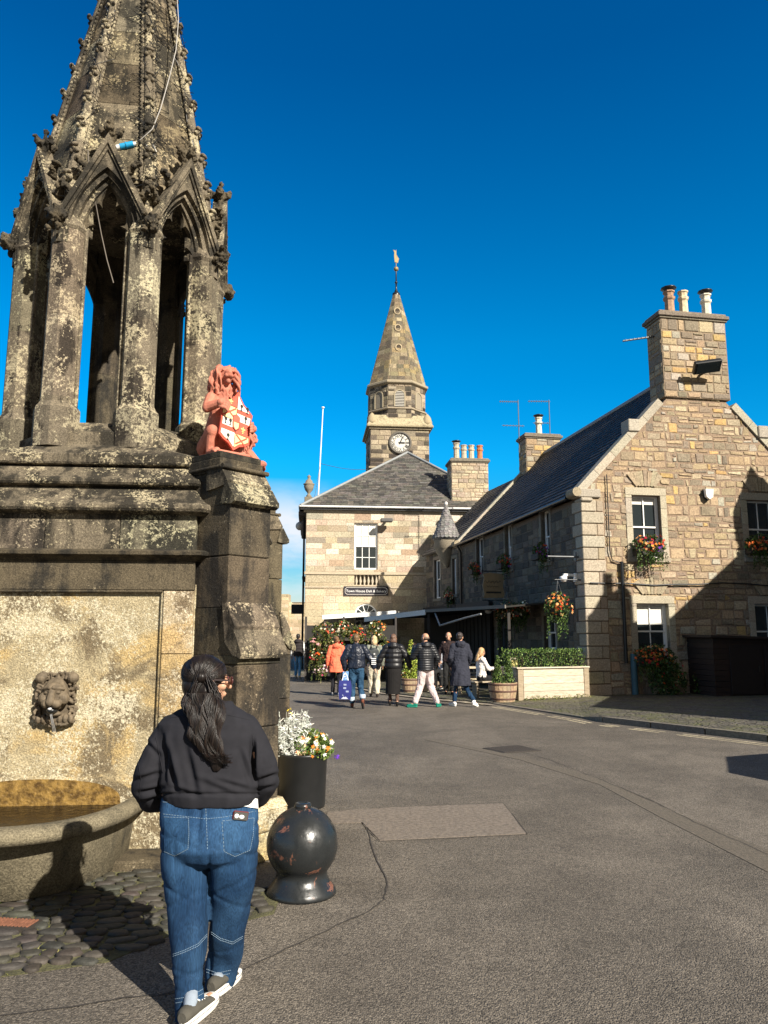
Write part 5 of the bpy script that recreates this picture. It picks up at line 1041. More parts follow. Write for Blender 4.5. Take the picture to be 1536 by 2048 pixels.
for i in range(8):
    an = R(45 * i); T_ = Matrix.Translation((CX, CX, 0)) @ RZ(an) @ Matrix.Translation((0, -ri, 0)); s_ = ri * math.tan(R(22.5))
    if i in (0, 1, 7, 6): wallstones(kt, 'belfry_stonework', M['tower'], T_, zb0, zb2, lambda z, s_=s_: (-s_, s_), [(-.34, .34, zb1 + .15, zb2 - .35)], ch=(.26, .34), sw=(.3, .7), pal=TWP, raise_=(.01, .03), gap=.02, jt=.006, wts=[5, 4, 2, 2, 4, 2], seed=60 + i)
    a = MB(); a.T = T_; zz0, zz1 = zb1 + .15, zb2 - .72; aw = .30
    ou = [(-aw - .07, zz0), (-aw - .07, zz1)] + [(-(aw + .07) * math.cos(PI / 2 * k / 6), zz1 + (aw + .07) * math.sin(PI / 2 * k / 6)) for k in range(1, 7)]; inn = [(-aw, zz0), (-aw, zz1)] + [(-aw * math.cos(PI / 2 * k / 6), zz1 + aw * math.sin(PI / 2 * k / 6)) for k in range(1, 7)]
    archplate(a, ou, inn, -.06, .0, (.34, .29, .2)); lw = a.build('belfry_arch', M['dress'], kt)
    a = MB(); a.T = T_; a.prism([(x, z) for x, z in inn] + [(-x, z) for x, z in inn[::-1]], -.02, -.012, (.05, .045, .04) if i in (0,) else (.25, .21, .15))
    if i == 0:
        for k in range(14): z = zz0 + .04 + k * .105; hw = aw if z < zz1 else math.sqrt(max(0, aw * aw - (z - zz1) ** 2)); a.add([(-hw, -.065, z - .03), (hw, -.065, z - .03), (hw, -.02, z + .04), (-hw, -.02, z + .04)], [(0, 1, 2, 3)], (.34, .32, .28))
    a.build('louvre' if i == 0 else 'blind_niche', M['col'], lw)
a = MB(); a.loft([k8(ri * cs + .0, zb1 - .05), k8(ri * cs + .10, zb1), k8(ri * cs + .10, zb1 + .07), k8(ri * cs, zb1 + .13)], (.3, .25, .18)); a.loft([k8(ri * cs, zb2 - .02), k8(ri * cs + .16, zb2 + .06), k8(ri * cs + .2, zb2 + .10), k8(ri * cs + .2, zb2 + .22), k8(ri * cs + .06, zb2 + .3)], (.32, .27, .19)); a.build('belfry_band', M['dress'], kt)
zs0, zs1 = zb2 + .26, Kz(590, 790, KW / 2); a = MB(); z = zs0; rr = random.Random(5); R0, R1 = ri * cs + .04, .22
while z < zs1:
    z2 = min(zs1, z + rr.uniform(.26, .34)); f0, f1 = (z - zs0) / (zs1 - zs0), (z2 - zs0) / (zs1 - zs0); ra, rb = R0 + (R1 - R0) * f0, R0 + (R1 - R0) * (f1 - .004)
    for i in range(8):
        A_, B_ = k8(ra, z), k8(rb, z2); j_ = (i + 1) % 8; n = max(1, round(ra * .76 / .5)); off = rr.uniform(0, .4)
        cuts = sorted([0, 1] + [min(.97, max(.03, (k + off) / n)) for k in range(n) if 0 < (k + off) / n < 1])
        for u0, u1 in zip(cuts[:-1], cuts[1:]):
            L4 = [Vector(A_[i]).lerp(Vector(A_[j_]), u0 + .012), Vector(A_[i]).lerp(Vector(A_[j_]), u1 - .012), Vector(B_[i]).lerp(Vector(B_[j_]), u1 - .012), Vector(B_[i]).lerp(Vector(B_[j_]), u0 + .012)]
            nrm = (L4[1] - L4[0]).cross(L4[3] - L4[0]).normalized(); a.add([p + nrm * .02 for p in L4] + L4, [(0, 1, 2, 3), (4, 5, 1, 0), (5, 6, 2, 1), (7, 4, 0, 3)], jit(rr.choices([(.22, .18, .11), (.18, .145, .095), (.27, .21, .11), (.13, .11, .08), (.30, .25, .165)], [4, 4, 2, 2, 2])[0], .14, rr))
    z = z2
a.loft([k8(R0 - .0, zs0), k8(R1 - .0, zs1)], (.17, .14, .10)); a.build('spire', M['tower'], kt)
a = MB()
for py in (625, 662, 705): 
    z = Kz(py, 793, KW * .4); f = (z - zs0) / (zs1 - zs0); rad = (R0 + (R1 - R0) * f) / cs; pts = [(CX + .2 * math.sin(2 * PI * k / 14), CX - rad - .04 + .2 * math.cos(2 * PI * k / 14) * .22, z + .24 * math.cos(2 * PI * k / 14)) for k in range(15)]; a.tube(pts, .05, 5, (.38, .31, .2))
    a.ell((CX, CX - rad - .0, z), (.16, .03, .19), 10, 6, (.06, .05, .04))
a.build('spire_lucarne', M['dress'], kt)
for xx in (.1, KW - .1): a = MB(); a.lathe([(.0, .0), (.34, .0), (.34, .2), (.26, .5), (.1, .72), (0, .8)], 12, (xx, .15, zc0 + .3), (.34, .28, .18)); a.build('corner_finial', M['dress'], kt)
# clock
kx, kz = KF.front(800, 886); kr = .62; ck = MB(); TC = Matrix.Translation((kx, -.09, kz)) @ Matrix.Rotation(PI / 2, 4, 'X')
ck.T = TC; ck.lathe([(.0, .0), (kr, .0), (kr, -.04)], 36, c=(.55, .53, .47), sm=False); face = ck.build('clock_face', M['col'], kt)
ck = MB(); ck.T = TC; ck.lathe([(kr - .01, .0), (kr - .01, .05), (kr + .09, .06), (kr + .13, .0), (kr + .13, -.1)], 36, c=(.10, .09, .075)); ck.lathe([(kr * .58, .004), (kr * .61, .004)], 36, c=(.01, .01, .01), sm=False); ck.lathe([(kr * .93, .004), (kr * .955, .004)], 36, c=(.01, .01, .01), sm=False); ck.build('clock_rim', M['col'], face)
for i, s in enumerate(['XII', 'I', 'II', 'III', 'IIII', 'V', 'VI', 'VII', 'VIII', 'IX', 'X', 'XI']):
    an = R(30 * i); text(s, .29, (kx + kr * .77 * math.sin(an), -.098, kz + kr * .77 * math.cos(an)), Euler((PI / 2, an, 0), 'XYZ'), face, M['black'], 'numeral', spacing=.85)
for nm, an, L_, w_ in (('minute_hand', 24, .86, .028), ('hour_hand', 92, .62, .04)):
    a = MB(); a.T = Matrix.Translation((kx, -.11, kz)) @ Matrix.Rotation(R(an), 4, 'Y'); a.prism([(-w_, -.1), (w_, -.1), (w_ * 1.2, kr * L_ * .6), (0, kr * L_), (-w_ * 1.2, kr * L_ * .6)], -.012, .0); a.build(nm, M['black'], face)
# vane
vb = Vector((CX, CX, zs1)); zt4 = Kz(500, 790, CX); zg = Kz(538, 790, CX); gold = plain('gilt', (.28, .21, .10), .6, .4)
a = MB(); a.lathe([(.26, -.05), (.26, .1), (.12, .2), (.12, .3), (.06, .4), (.055, (zg - zs1) * .45), (.10, (zg - zs1) * .46), (.10, (zg - zs1) * .5), (.05, (zg - zs1) * .52), (.04, zg - zs1)], 10, tuple(vb)); a.build('vane_rod', M['black'], kt)
a = MB(); a.ell((CX, CX, zg), (.17, .17, .17), 12, 8); a.tube([(CX, CX, zg), (CX, CX, zt4)], .025, 5); zz = zg + .5
a.prism([(CX - .1, zz), (CX + .12, zz - .05), (CX + .2, zz + .25), (CX + .02, zz + .55), (CX - .02, zz + .85), (CX - .2, zz + .9), (CX - .12, zz + .7), (CX - .14, zz + .45)], CX - .03, CX + .03); a.build('gilt_vane', gold, kt)
# ---------------------------------------------------------------- turreted house closing the row
q0 = H.W(-.02, LEN, 0); UF = Fr(q0.x, q0.y, 14.5); UL = 4.6
ut = empty('turret_house', (q0.x, q0.y, 0), R(14.5), 'shaded stone house with a small slated conical turret between the stone house and town house', 'house')
def uop(a, b_): y1, z1 = UF.side(*a); y0, z0 = UF.side(*b_); return (-y1, -y0, z0, z1)
UW = [uop((869, 1121), (882, 1196)), uop((905, 1118), (914, 1188))]; ZU = UF.side(890, 1100)[1]
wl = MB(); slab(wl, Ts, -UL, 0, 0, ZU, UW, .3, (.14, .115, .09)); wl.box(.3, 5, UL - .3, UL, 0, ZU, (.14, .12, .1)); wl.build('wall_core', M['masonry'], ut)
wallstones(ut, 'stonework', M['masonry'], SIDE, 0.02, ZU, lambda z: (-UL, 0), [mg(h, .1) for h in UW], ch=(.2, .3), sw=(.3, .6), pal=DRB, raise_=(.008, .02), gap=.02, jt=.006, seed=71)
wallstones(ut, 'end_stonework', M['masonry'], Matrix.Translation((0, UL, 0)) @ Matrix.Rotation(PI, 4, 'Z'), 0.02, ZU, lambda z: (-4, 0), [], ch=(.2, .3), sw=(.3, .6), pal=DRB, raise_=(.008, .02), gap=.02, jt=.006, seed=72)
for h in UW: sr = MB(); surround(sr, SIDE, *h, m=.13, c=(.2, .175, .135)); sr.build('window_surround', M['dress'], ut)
for h in UW: sash(ut, SIDE, *h, cols=2, rows=(1, 1), rec=.1, bar=.03)
slateroof(ut, 'roof', (-.2, -.1, ZU + .0), (0, 1, 0), Vector((.72, 0, .69)), UL + .2, 5.0, seed=14)
a = MB(); a.prism([(.0, ZU - .2), (4, ZU - .2), (2.8, ZU + 2.2)], UL - .02, UL + .25, (.15, .13, .1)); a.build('gable', M['dress'], ut)
tyy = UF.side(893, 1090, -.10)[0]; QY = UF.W(-.1, tyy).y; tx = -.10; ty = UF.side(893, 1090, -.10)[0]; tr = .56; z0t, z1t = atY(895, 1077, QY).z, atY(895, 1010, QY).z
a = MB(); a.lathe([(tr, z0t + .05), (tr, z0t - .45), (tr * .9, z0t - .5), (tr * .86, z0t - .65), (tr * .7, z0t - .75), (tr * .62, z0t - .9), (tr * .4, z0t - 1.1), (.02, z0t - 1.35)], 20, (tx, ty, 0), (.26, .22, .16)); tb = a.build('turret', M['dress'], ut)
a = MB(); rr = random.Random(6); n = 14
for k in range(n):
    f0, f1 = k / n, (k + 1.25) / n; r0_, r1_ = (tr + .09) * (1 - f0) + .05 * f0, max(.04, (tr + .09) * (1 - f1) + .05 * f1 - .012); zz0, zz1 = z0t + (z1t - z0t) * f0, z0t + (z1t - z0t) * min(1, f1); m_ = max(7, int(22 * (1 - f0)))
    for i in range(m_):
        a0_, a1_ = 2 * PI * (i + .5 * (k % 2)) / m_, 2 * PI * (i + 1 + .5 * (k % 2)) / m_ - .02; am = (a0_ + a1_) / 2
        pt = lambda r, an, z: (tx + r * math.cos(an), ty + r * math.sin(an), z)
        a.add([pt(r0_, a0_, zz0 + .02), pt(r0_ + .004, am, zz0 - .02), pt(r0_, a1_, zz0 + .02), pt(r1_, a1_, zz1), pt(r1_, a0_, zz1)], [(0, 1, 2, 3, 4)], jit((.17, .16, .15), .2, rr))
a.ell((tx, ty, z1t + .05), (.09, .09, .12), 8, 6, (.5, .48, .45)); a.lathe([(tr + .1, z0t - .02), (tr + .02, z0t - .1)], 20, (tx, ty, 0), (.1, .1, .1)); a.lathe([(tr + .05, z0t + .0), (.04, z1t - .02)], 20, (tx, ty, 0), (.06, .06, .06)); a.build('turret_roof', M['slate'], ut)
x, z = UF.side(897, 1192, -.2); flowers('flower_box', 'shaded flower box on the turreted house between its two sash windows', 'flower box', tuple(UF.W(-.2, UF.side(897, 1192, -.2)[0], UF.side(897, 1192, -.2)[1])), (.2, .4, .42), RED + PALE, 77, 'window flower boxes', 500, 70, .045, .045, 6, rz=R(14.5))
# ---------------------------------------------------------------- far palace wall at the left
w0, w1 = atY(520, 1210, 80), atY(612, 1210, 80); pw = empty('palace_wall', (w0.x, 80, 0), 0, 'old pale stone wall far off between the fountain and the town house', 'wall')
a = MB(); hA, hB = atY(570, 1188, 80).z, atY(590, 1204, 80).z; xA = atY(577, 1200, 80).x - w0.x; a.box(-6, xA, 0, 2, 0, hA - .02, (.42, .34, .22)); a.box(xA, 6, .3, 2, 0, hB, (.42, .34, .22))
for i in range(6): x = -5 + i * 1.1; a.box(x, x + .6, 0, .5, hA, hA + .35, (.4, .33, .22))
a.build('wall_core', M['ashlar'], pw)
wallstones(pw, 'stonework', M['ashlar'], IDM, 0, hA, lambda z: (-6, xA), [], ch=(.3, .4), sw=(.4, .9), pal=[(.46, .37, .24), (.4, .32, .2), (.5, .41, .28)], raise_=(.01, .03), gap=.02, jt=.006, seed=81)
wallstones(pw, 'stonework', M['ashlar'], Matrix.Translation((0, .3, 0)), 0, hB, lambda z: (xA, 6), [], ch=(.3, .4), sw=(.4, .9), pal=[(.46, .37, .24), (.4, .32, .2), (.5, .41, .28)], raise_=(.01, .03), gap=.02, jt=.006, seed=82)
# ---------------------------------------------------------------- the house across the lane, just out of frame, whose gable throws the long shadow
def uv(p): return p[0] * math.cos(SAZ) + p[1] * math.sin(SAZ), -p[0] * math.sin(SAZ) + p[1] * math.cos(SAZ)   # across / away from the sun
TE_ = math.tan(SEL)
q0s = 4.3
def gcast(px, py):     # point on the gable wall -> (u, z) on the casting facade
    x, z = H.front(px, py); p = H.W(x, 0, z); u, q = uv(p); return u, z + TE_ * (q - q0s)
def cast(p):
    u, q = uv(p); return u, p.z + TE_ * (q - q0s)
prof = [gcast(*p) for p in ((1180, 1228), (1202, 1190), (1203, 1147), (1224, 1147), (1225, 1185), (1236, 1178), (1250, 1170), (1262, 1190), (1266, 1245), (1340, 1236), (1478, 1108), (1477, 1060), (1465, 1024), (1500, 932), (1545, 985))]
gl = [cast(gnd(1171, 1421)), cast(gnd(1179, 1401))]; prof = [(gl[0][0] - .02, gl[0][1]), (prof[0][0] - .16, max(gl[1][1], gl[0][1])), (prof[0][0] - .13, prof[0][1] - .05)] + prof
print('PROF', [(round(a, 2), round(b_, 2)) for a, b_ in prof], uv(gnd(1171, 1421)), uv(gnd(1536, 1437)))
ul = prof[-1][0] + 6; prof = prof + [(ul, prof[-1][1] - 3)]
lh = empty('lane_house', (0, 0, 0), SAZ, 'grey rubble house across the lane beyond the right edge of the picture', 'house')
a = MB(); body = [(u, z) for u, z in prof]; a.prism([(body[0][0], 0), (ul, 0)] + body[::-1], q0s - 1.2, q0s, (.2, .17, .13))
a.build('wall', M['masonry'], lh)

ps = empty('shadow_parasol', (7.85, 7.35, 0), 0, 'cream parasol added out of view to cast the road shadow', 'shadow_parasol')  # unseen object, added only to throw the dark patch on the road
a = MB(); a.tube([(0, 0, 0), (0, 0, 2.5)], .03, 8); a.build('pole', M['metal'], ps); a = MB(); a.lathe([(1.75, 1.95), (1.2, 2.2), (.6, 2.4), (.02, 2.55)], 8, (0, 0, 0), (.5, .45, .38), sm=False); a.lathe([(1.75, 1.94), (.02, 2.53)], 8, (0, 0, 0), (.5, .45, .38), sm=False); a.build('canopy', M['cloth'], ps); a = MB(); a.box(-.3, .3, -.3, .3, 0, .08, W1, .02); a.build('base', M['iron'], ps)
# ---------------------------------------------------------------- ball bollard
bc = gnd(603, 1786); bt = empty('ball_bollard', tuple(bc), .4, 'round black cast iron ball bollard with chipped paint in front of the woman', 'bollard')
a = MB(); a.lathe([(.0, .0), (.222, .0), (.224, .015), (.212, .04), (.186, .07), (.170, .10), (.163, .125)] + [(.232 * math.cos(t), .305 + .232 * math.sin(t)) for t in [-.76 + i * (PI / 2 + .74) / 24 for i in range(25)]], 48); a.build('ball', M['ballpaint'], bt)
a = MB(); a.lathe([(.052, .525), (.058, .54), (.052, .556), (.03, .56), (.026, .545), (.0, .543)], 24); a.build('cap_ring', M['ballpaint'], bt)
# ---------------------------------------------------------------- black planter by the fountain
pp0 = gnd(603, 1612); rr = random.Random(6)
pl_ = empty('round_planter', tuple(pp0), 0, 'tall black round planter at the corner of the stone fountain', 'planter')
hP = atY(600, 1508, pp0.y - .1).z
a = MB(); a.lathe([(.0, 0), (.225, 0), (.23, .02), (.245, hP - .02), (.255, hP), (.245, hP + .005), (.235, hP - .02), (.22, hP - .08)], 36); a.build('tub', M['black'], pl_); a = MB(); a.lathe([(.0, hP - .05), (.232, hP - .05)], 24, sm=False); a.build('soil', M['soil'], pl_)
SIL = ((.48, .50, .46), (.60, .62, .57), (.36, .39, .35), (.70, .70, .64))
s_ = empty('silver_foliage_plant', tuple(pp0 + Vector((-.13, -.02, hP))), 0, 'tall frosty silver leaved plant in the black planter', 'plant'); a = MB()
for k in range(210):
    an, h = rr.uniform(0, 6.3), rr.uniform(.02, .46); r0_ = rr.uniform(0, .1); base_ = Vector((r0_ * math.cos(an), r0_ * math.sin(an), -.05)); tip = base_ + Vector((math.cos(an) * rr.uniform(.04, .19), math.sin(an) * rr.uniform(.02, .16), h))
    a.tube([base_, base_.lerp(tip, .5) + Vector((0, 0, .03)), tip], [.003, .0025, .0015], 4, (.4, .42, .38))
    for q in range(16):
        t_ = rr.uniform(.15, 1); c_ = base_.lerp(tip, t_); d = Vector((rr.gauss(0, 1), rr.gauss(0, 1), rr.gauss(0, .7) + .5)).normalized(); w_ = d.orthogonal().normalized() * .0045; L_ = rr.uniform(.02, .045)
        a.add([c_ - w_, c_ + w_, c_ + d * L_ + w_ * .8, c_ + d * L_ - w_ * .8], [(0, 1, 2, 3)], jit(rr.choice(SIL), .15, rr))
a.build('foliage', M['leaf'], s_)
a = MB(); bloomcloud(a, (.03, -.02, .40), (.05, .05, .03), 4, .022, [(.75, .6, .06)], rr); a.build('blooms', M['leaf'], s_)
fq = flowers('bedding_flowers', 'orange white and red bedding flowers with green leaves in the black planter', 'flowers', tuple(pp0 + Vector((.10, -.03, hP + .07))), (.22, .22, .17), ((.75, .25, .03), (.7, .7, .62), (.45, .03, .03), (.8, .6, .35), (.5, .12, .03)), 91, None, 3600, 170, .014, .024, 0, box=False, leaf=((.10, .16, .03), (.16, .22, .05), (.05, .10, .015)))
a = MB(); bloomcloud(a, (.24, -.05, -.10), (.02, .02, .02), 4, .02, [(.12, .03, .4)], rr); a.build('pansy', M['leaf'], fq)
# ---------------------------------------------------------------- wooden planter with box hedge
wa, wb = gnd(1037, 1403), gnd(1178, 1398); ang = math.atan2(wb.y - wa.y, wb.x - wa.x); PW = (wb - wa).length; PH = atY(1100, 1334, wa.y + .3).z
wp_ = empty('wooden_planter', tuple(wa), ang, 'long pale plank planter box standing at the corner of the stone house', 'planter')
def mk_plank():
    m, N, L, B = newmat('weathered_planks'); v = coords(N, L, (1.2, 1, 14)); g_ = noise(N, L, v, 3, 7, .7, 1.5)
    kn = ramp(N, L, noise(N, L, coords(N, L, (1, 1, 2.2)), 5, 2), .70, .76); c = mix(N, L, ramp(N, L, g_, .3, .7), (.34, .28, .2), (.62, .55, .43)); c = mix(N, L, kn, c, (.12, .08, .05)); c = mix(N, L, 1, c, attr(N), 'MULTIPLY')
    L.new(c, B.inputs['Base Color']); B.inputs['Roughness'].default_value = .8; bump(N, L, B, g_, .3, .01); return m
M['plank'] = mk_plank(); a = MB(); rr = random.Random(4)
for i in range(4): z0 = .05 + i * (PH - .09) / 4; a.box(.17, PW - .12, rr.uniform(0, .008), .04, z0, z0 + (PH - .09) / 4 - .006, jit(W1, .12, rr), .004); a.box(.0, .03, .05, .95, z0, z0 + (PH - .09) / 4 - .006, jit(W1, .12, rr)); a.box(PW - .03, PW, .05, .95, z0, z0 + (PH - .09) / 4 - .006, jit(W1, .12, rr))
a.box(.1, PW - .1, .04, .08, .05, PH - .06, (.2, .2, .2)); a.build('boards', M['plank'], wp_)
for x0 in (-.0, PW - .13): a = MB(); a.box(x0, x0 + .15, -.015, .06, .02, PH - .04, (.6, .55, .48), .004); a.build('corner_post', M['plank'], wp_)
a = MB(); a.box(-.04, PW + .04, -.04, .10, PH - .035, PH, (1.1, 1.1, 1.1), .006); a.box(-.04, .08, .102, 1.0, PH - .035, PH); a.box(PW - .08, PW + .04, .102, 1.0, PH - .035, PH); a.build('rim', M['plank'], wp_)
a = MB(); a.box(.04, PW - .04, .08, .94, PH - .14, PH - .08); a.build('soil', M['soil'], wp_)
HG = ((.055, .10, .02), (.09, .15, .03), (.03, .06, .012), (.14, .20, .05)); hh = atY(1095, 1298, wa.y + .5).z - PH
hd = empty('box_hedge', tuple(wa), ang, 'clipped box hedge growing out of the long plank planter', 'hedge'); a = MB(); rr = random.Random(9)
for k in range(9000):
    x, y, z = rr.uniform(-.02, PW), rr.uniform(.03, .95), rr.uniform(PH - .1, PH + hh)
    edge = min(x + .02, PW - x, y - .03, .95 - y, PH + hh - z)
    if edge > .10 and rr.random() < .85: continue
    if edge < .035 and mn.noise(Vector((x * 5, y * 5, z * 6))) < -.05: continue
    s_ = rr.uniform(.018, .034); d = Vector((rr.gauss(0, 1), rr.gauss(0, 1), rr.gauss(0, 1))).normalized(); b_ = d.orthogonal().normalized(); c_ = d.cross(b_); p = Vector((x, y, z + rr.uniform(0, .03)))
    a.add([p - b_ * s_, p - c_ * s_ * .6, p + b_ * s_, p + c_ * s_ * .6], [(0, 1, 2, 3)], jit(rr.choice(HG), .3, rr))
for k in range(60): x = rr.uniform(.05, PW - .05); y = rr.uniform(.05, .9); a.tube([(x, y, PH - .1), (x + rr.uniform(-.1, .1), y, PH + hh * .8)], .006, 4, (.05, .035, .02))
a.build('foliage', M['leaf'], hd)
wd = MB(); rr = random.Random(2)
for k in range(16): 
    x = .2 + (PW - .3) * rr.random(); p = wa + Vector((math.cos(ang) * x + .05, math.sin(ang) * x - .10, 0)); leafcloud(wd, (p.x, p.y, .05), (.14, .06, .10), 50, .02, ((.16, .18, .04), (.1, .13, .03), (.22, .2, .06)), rr)
wd.build('weeds', M['leaf'], kind='stuff', label='weeds and moss growing along the foot of the plank planter', cat='weeds')
# ---------------------------------------------------------------- half barrel with shrubs
def barrel(loc, label, r=.36, h=.48, group='half barrel planters'):
    t = empty('half_barrel', tuple(loc), .3, label, 'half barrel', group); a = MB(); n = 22; rr = random.Random(3)
    rad = lambda z: r * (.80 + .22 * (z / h) - .03 * (z / h) ** 2 * 0 + .03 * math.sin(PI * z / h))
    for i in range(n):
        a0, a1 = 2 * PI * i / n + .012, 2 * PI * (i + 1) / n - .012; c = jit((.36, .25, .16), .25, rr)
        zs = [0, h * .25, h * .5, h * .75, h]; a.loft([[(rad(z) * math.cos(a0), rad(z) * math.sin(a0), z), (rad(z) * math.cos(a1), rad(z) * math.sin(a1), z), ((rad(z) - .03) * math.cos(a1), (rad(z) - .03) * math.sin(a1), z), ((rad(z) - .03) * math.cos(a0), (rad(z) - .03) * math.sin(a0), z)] for z in zs], c)
    a.build('staves', plain('barrel_oak', (1, 1, 1), .85, usecol=True, var=.3, sc=20, bmp=.4) if 'oak' not in M else M['oak'], t)
    for z0 in (.13 * h, .52 * h, .86 * h): a = MB(); a.lathe([(rad(z0) + .002, z0), (rad(z0) + .007, z0 + .01), (rad(z0 + .04) + .007, z0 + .035), (rad(z0 + .04) + .002, z0 + .045)], 30, c=(.10, .05, .035)); a.build('hoop', M['col'], t)
    a = MB(); a.lathe([(0, h - .05), (rad(h) - .03, h - .05)], 24, sm=False); a.build('soil', M['soil'], t); return t
B1 = gnd(1006, 1404); barrel(B1, 'oak half barrel planter with two hoops beside the plank planter'); rr = random.Random(12)
hb = .48
for dx, hz, lb in ((-.12, .62, 'conical box shrub on the left in the half barrel'), (.15, .72, 'slimmer conical box shrub on the right in the half barrel')):
    t = empty('box_shrub', tuple(B1 + Vector((dx, 0, hb))), 0, lb, 'shrub', 'box shrubs in the half barrel'); a = MB()
    for k in range(9): z = k / 8; leafcloud(a, (0, 0, -.02 + hz * z), (.185 * (1 - z * .72), .185 * (1 - z * .72), hz * .10), int(190 * (1 - z * .6)), .024, HG, rr)
    a.build('foliage', M['leaf'], t); a = MB(); a.tube([(0, 0, -.08), (0, 0, hz * .8)], .012, 5, (.05, .035, .02)); a.build('stem', M['col'], t)
# conifer in a barrel, trough and A-board by the deli
C1 = gnd(822, 1386); t = barrel(C1, 'small half barrel under the bright green conifer', .30, .42); rr = random.Random(13)
t = empty('conifer', tuple(C1 + Vector((0, 0, .4))), 0, 'bright yellow green conifer standing in a barrel among the walkers', 'conifer'); a = MB(); ht = atY(822, 1282, C1.y).z - .4
for k in range(14): z = k / 13; leafcloud(a, (rr.uniform(-.02, .02), 0, .05 + (ht - .1) * z), (.05 + .22 * (1 - z) ** .7, .05 + .22 * (1 - z) ** .7, .09), int(60 + 190 * (1 - z)), .03, ((.22, .28, .03), (.30, .36, .05), (.12, .18, .02), (.38, .40, .09)), rr)
a.build('foliage', M['leaf'], t); a = MB(); a.tube([(0, 0, -.1), (0, 0, ht * .8)], .02, 6, (.06, .04, .02)); a.build('trunk', M['col'], t)
x = gnd(806, 1382); flowers('trailing_flowers', 'small cream and red trailing flowers at the foot of the conifer', 'flowers', (x.x, x.y, .42), (.22, .2, .2), PALE + ORANGE, 93, None, 600, 60, .022, .026, 10, box=False)
x = gnd(849, 1384); t = empty('a_board', tuple(x), R(-12), 'plain wooden A board standing right of the conifer', 'a-board'); 
for sg in (-1, 1): a = MB(); a.T = Matrix.Translation((0, sg * .16, 0)) @ Matrix.Rotation(R(sg * 12), 4, 'X'); a.box(-.21, .21, -.015, .015, 0, .72, W1, .005); a.build('panel', M['plank'], t)
mc = atY(1027, 1334, 20.4); t = empty('menu_holder', tuple(mc), R(8), 'small yellow menu card in a wooden holder left of the hedge', 'menu holder'); a = MB(); a.box(-.10, .12, 0, .03, 0, .24, (.45, .38, .28)); a.build('holder', M['col'], t); a = MB(); a.box(-.07, .11, -.012, -.003, .02, .17, (.72, .6, .22)); a.build('card', M['col'], t)
# ---------------------------------------------------------------- picnic tables
def table(loc, rz, label, L_=1.7):
    t = empty('picnic_table', tuple(loc), rz, label, 'table', 'picnic tables outside the deli'); rr = random.Random(5)
    a = MB()
    for i in range(5): a.box(-L_ / 2, L_ / 2, -.36 + i * .147, -.36 + i * .147 + .137, .71, .745, jit((.95, .9, .8), .15, rr), .004)
    a.build('tabletop', M['plank'], t)
    for sg in (-1, 1):
        a = MB(); a.box(-L_ / 2, L_ / 2, sg * .68 - .12, sg * .68 + .12, .42, .455, jit((.9, .85, .75), .1, rr), .004); a.build('bench', M['plank'], t)
    for sx in (-1, 1):
        for sg in (-1, 1): a = MB(); a.tube([(sx * L_ * .38, sg * .25, .71), (sx * L_ * .38, sg * .66, 0)], .045, 4, (.5, .45, .4), sm=False); a.build('leg', M['plank'], t)
        a = MB(); a.box(sx * L_ * .38 - .02, sx * L_ * .38 + .02, -.78, .78, .36, .42, (.5, .45, .4)); a.build('crossbar', M['plank'], t)
tb1 = gnd(905, 1392); table(tb1 + Vector((.75, 1.0, 0)), R(12), 'nearest wooden picnic table behind the woman in the long coat')
table(tb1 + Vector((.4, 4.6, 0)), R(10), 'shaded picnic table deep under the awning')
table(tb1 + Vector((-.5, 7.6, 0)), R(10), 'far picnic table at the back beneath the awning by the town house')
# ---------------------------------------------------------------- awnings
A1, A2, A3 = atY(1012, 1213, 22.6), atY(852, 1222, 28.6), atY(730, 1237, 32.5)
aw = empty('long_awning', (0, 0, 0), 0, 'long dark awning with pale fascia over the tables along the stone house', 'awning')
Wt = [H.W(0, H.Lc(p).y, 2.62) for p in (A1, A2)] + [Vector((UF.W(0, 3.9).x, UF.W(0, 3.9).y, 2.5))]
a = MB(); F3 = [A1, A2, A3]
for i in range(2):
    P = [F3[i], F3[i + 1], Wt[i + 1], Wt[i]]; a.add([tuple(p + Vector((0, 0, .02))) for p in P] + [tuple(p - Vector((0, 0, .03))) for p in P], [(0, 3, 2, 1), (4, 5, 6, 7), (0, 4, 7, 3)[::-1] and (0, 4, 7, 3), (1, 2, 6, 5)], (.035, .033, .03))
a.build('canvas', M['cloth'], aw); 
for i, (p, q) in enumerate(zip(F3[:-1], F3[1:])):
    a = MB(); d = (q - p); n_ = Vector((d.y, -d.x, 0)).normalized() * .04; n_ = n_ if n_.x < 0 else -n_; hf = (.10, .19)[i]
    v = [p, q, q + n_, p + n_]; a.add([tuple(x + Vector((0, 0, .05))) for x in v] + [tuple(x - Vector((0, 0, hf - .05))) for x in v], [(0, 1, 2, 3), (7, 6, 5, 4), (0, 4, 5, 1), (1, 5, 6, 2), (2, 6, 7, 3), (3, 7, 4, 0)], ((.16, .15, .13), (.7, .68, .62))[i]); a.build('fascia', M['cloth'], aw)  # near segment coloured grey for shade, far one white for sun
for p in (A1 + Vector((.12, .3, 0)), A2 + Vector((.1, 0, 0)), A3 + Vector((.1, -.1, 0))): a = MB(); a.box(p.x - .04, p.x + .04, p.y - .04, p.y + .04, 0, p.z - .1, (.03, .025, .02)); a.build('post', M['col'], aw)
B1_, B2_ = atY(645, 1233, 33.0), atY(792, 1224, 33.4)
ab = empty('white_awning', (0, 0, 0), 0, 'white awning over the flower display in front of the town house', 'awning')
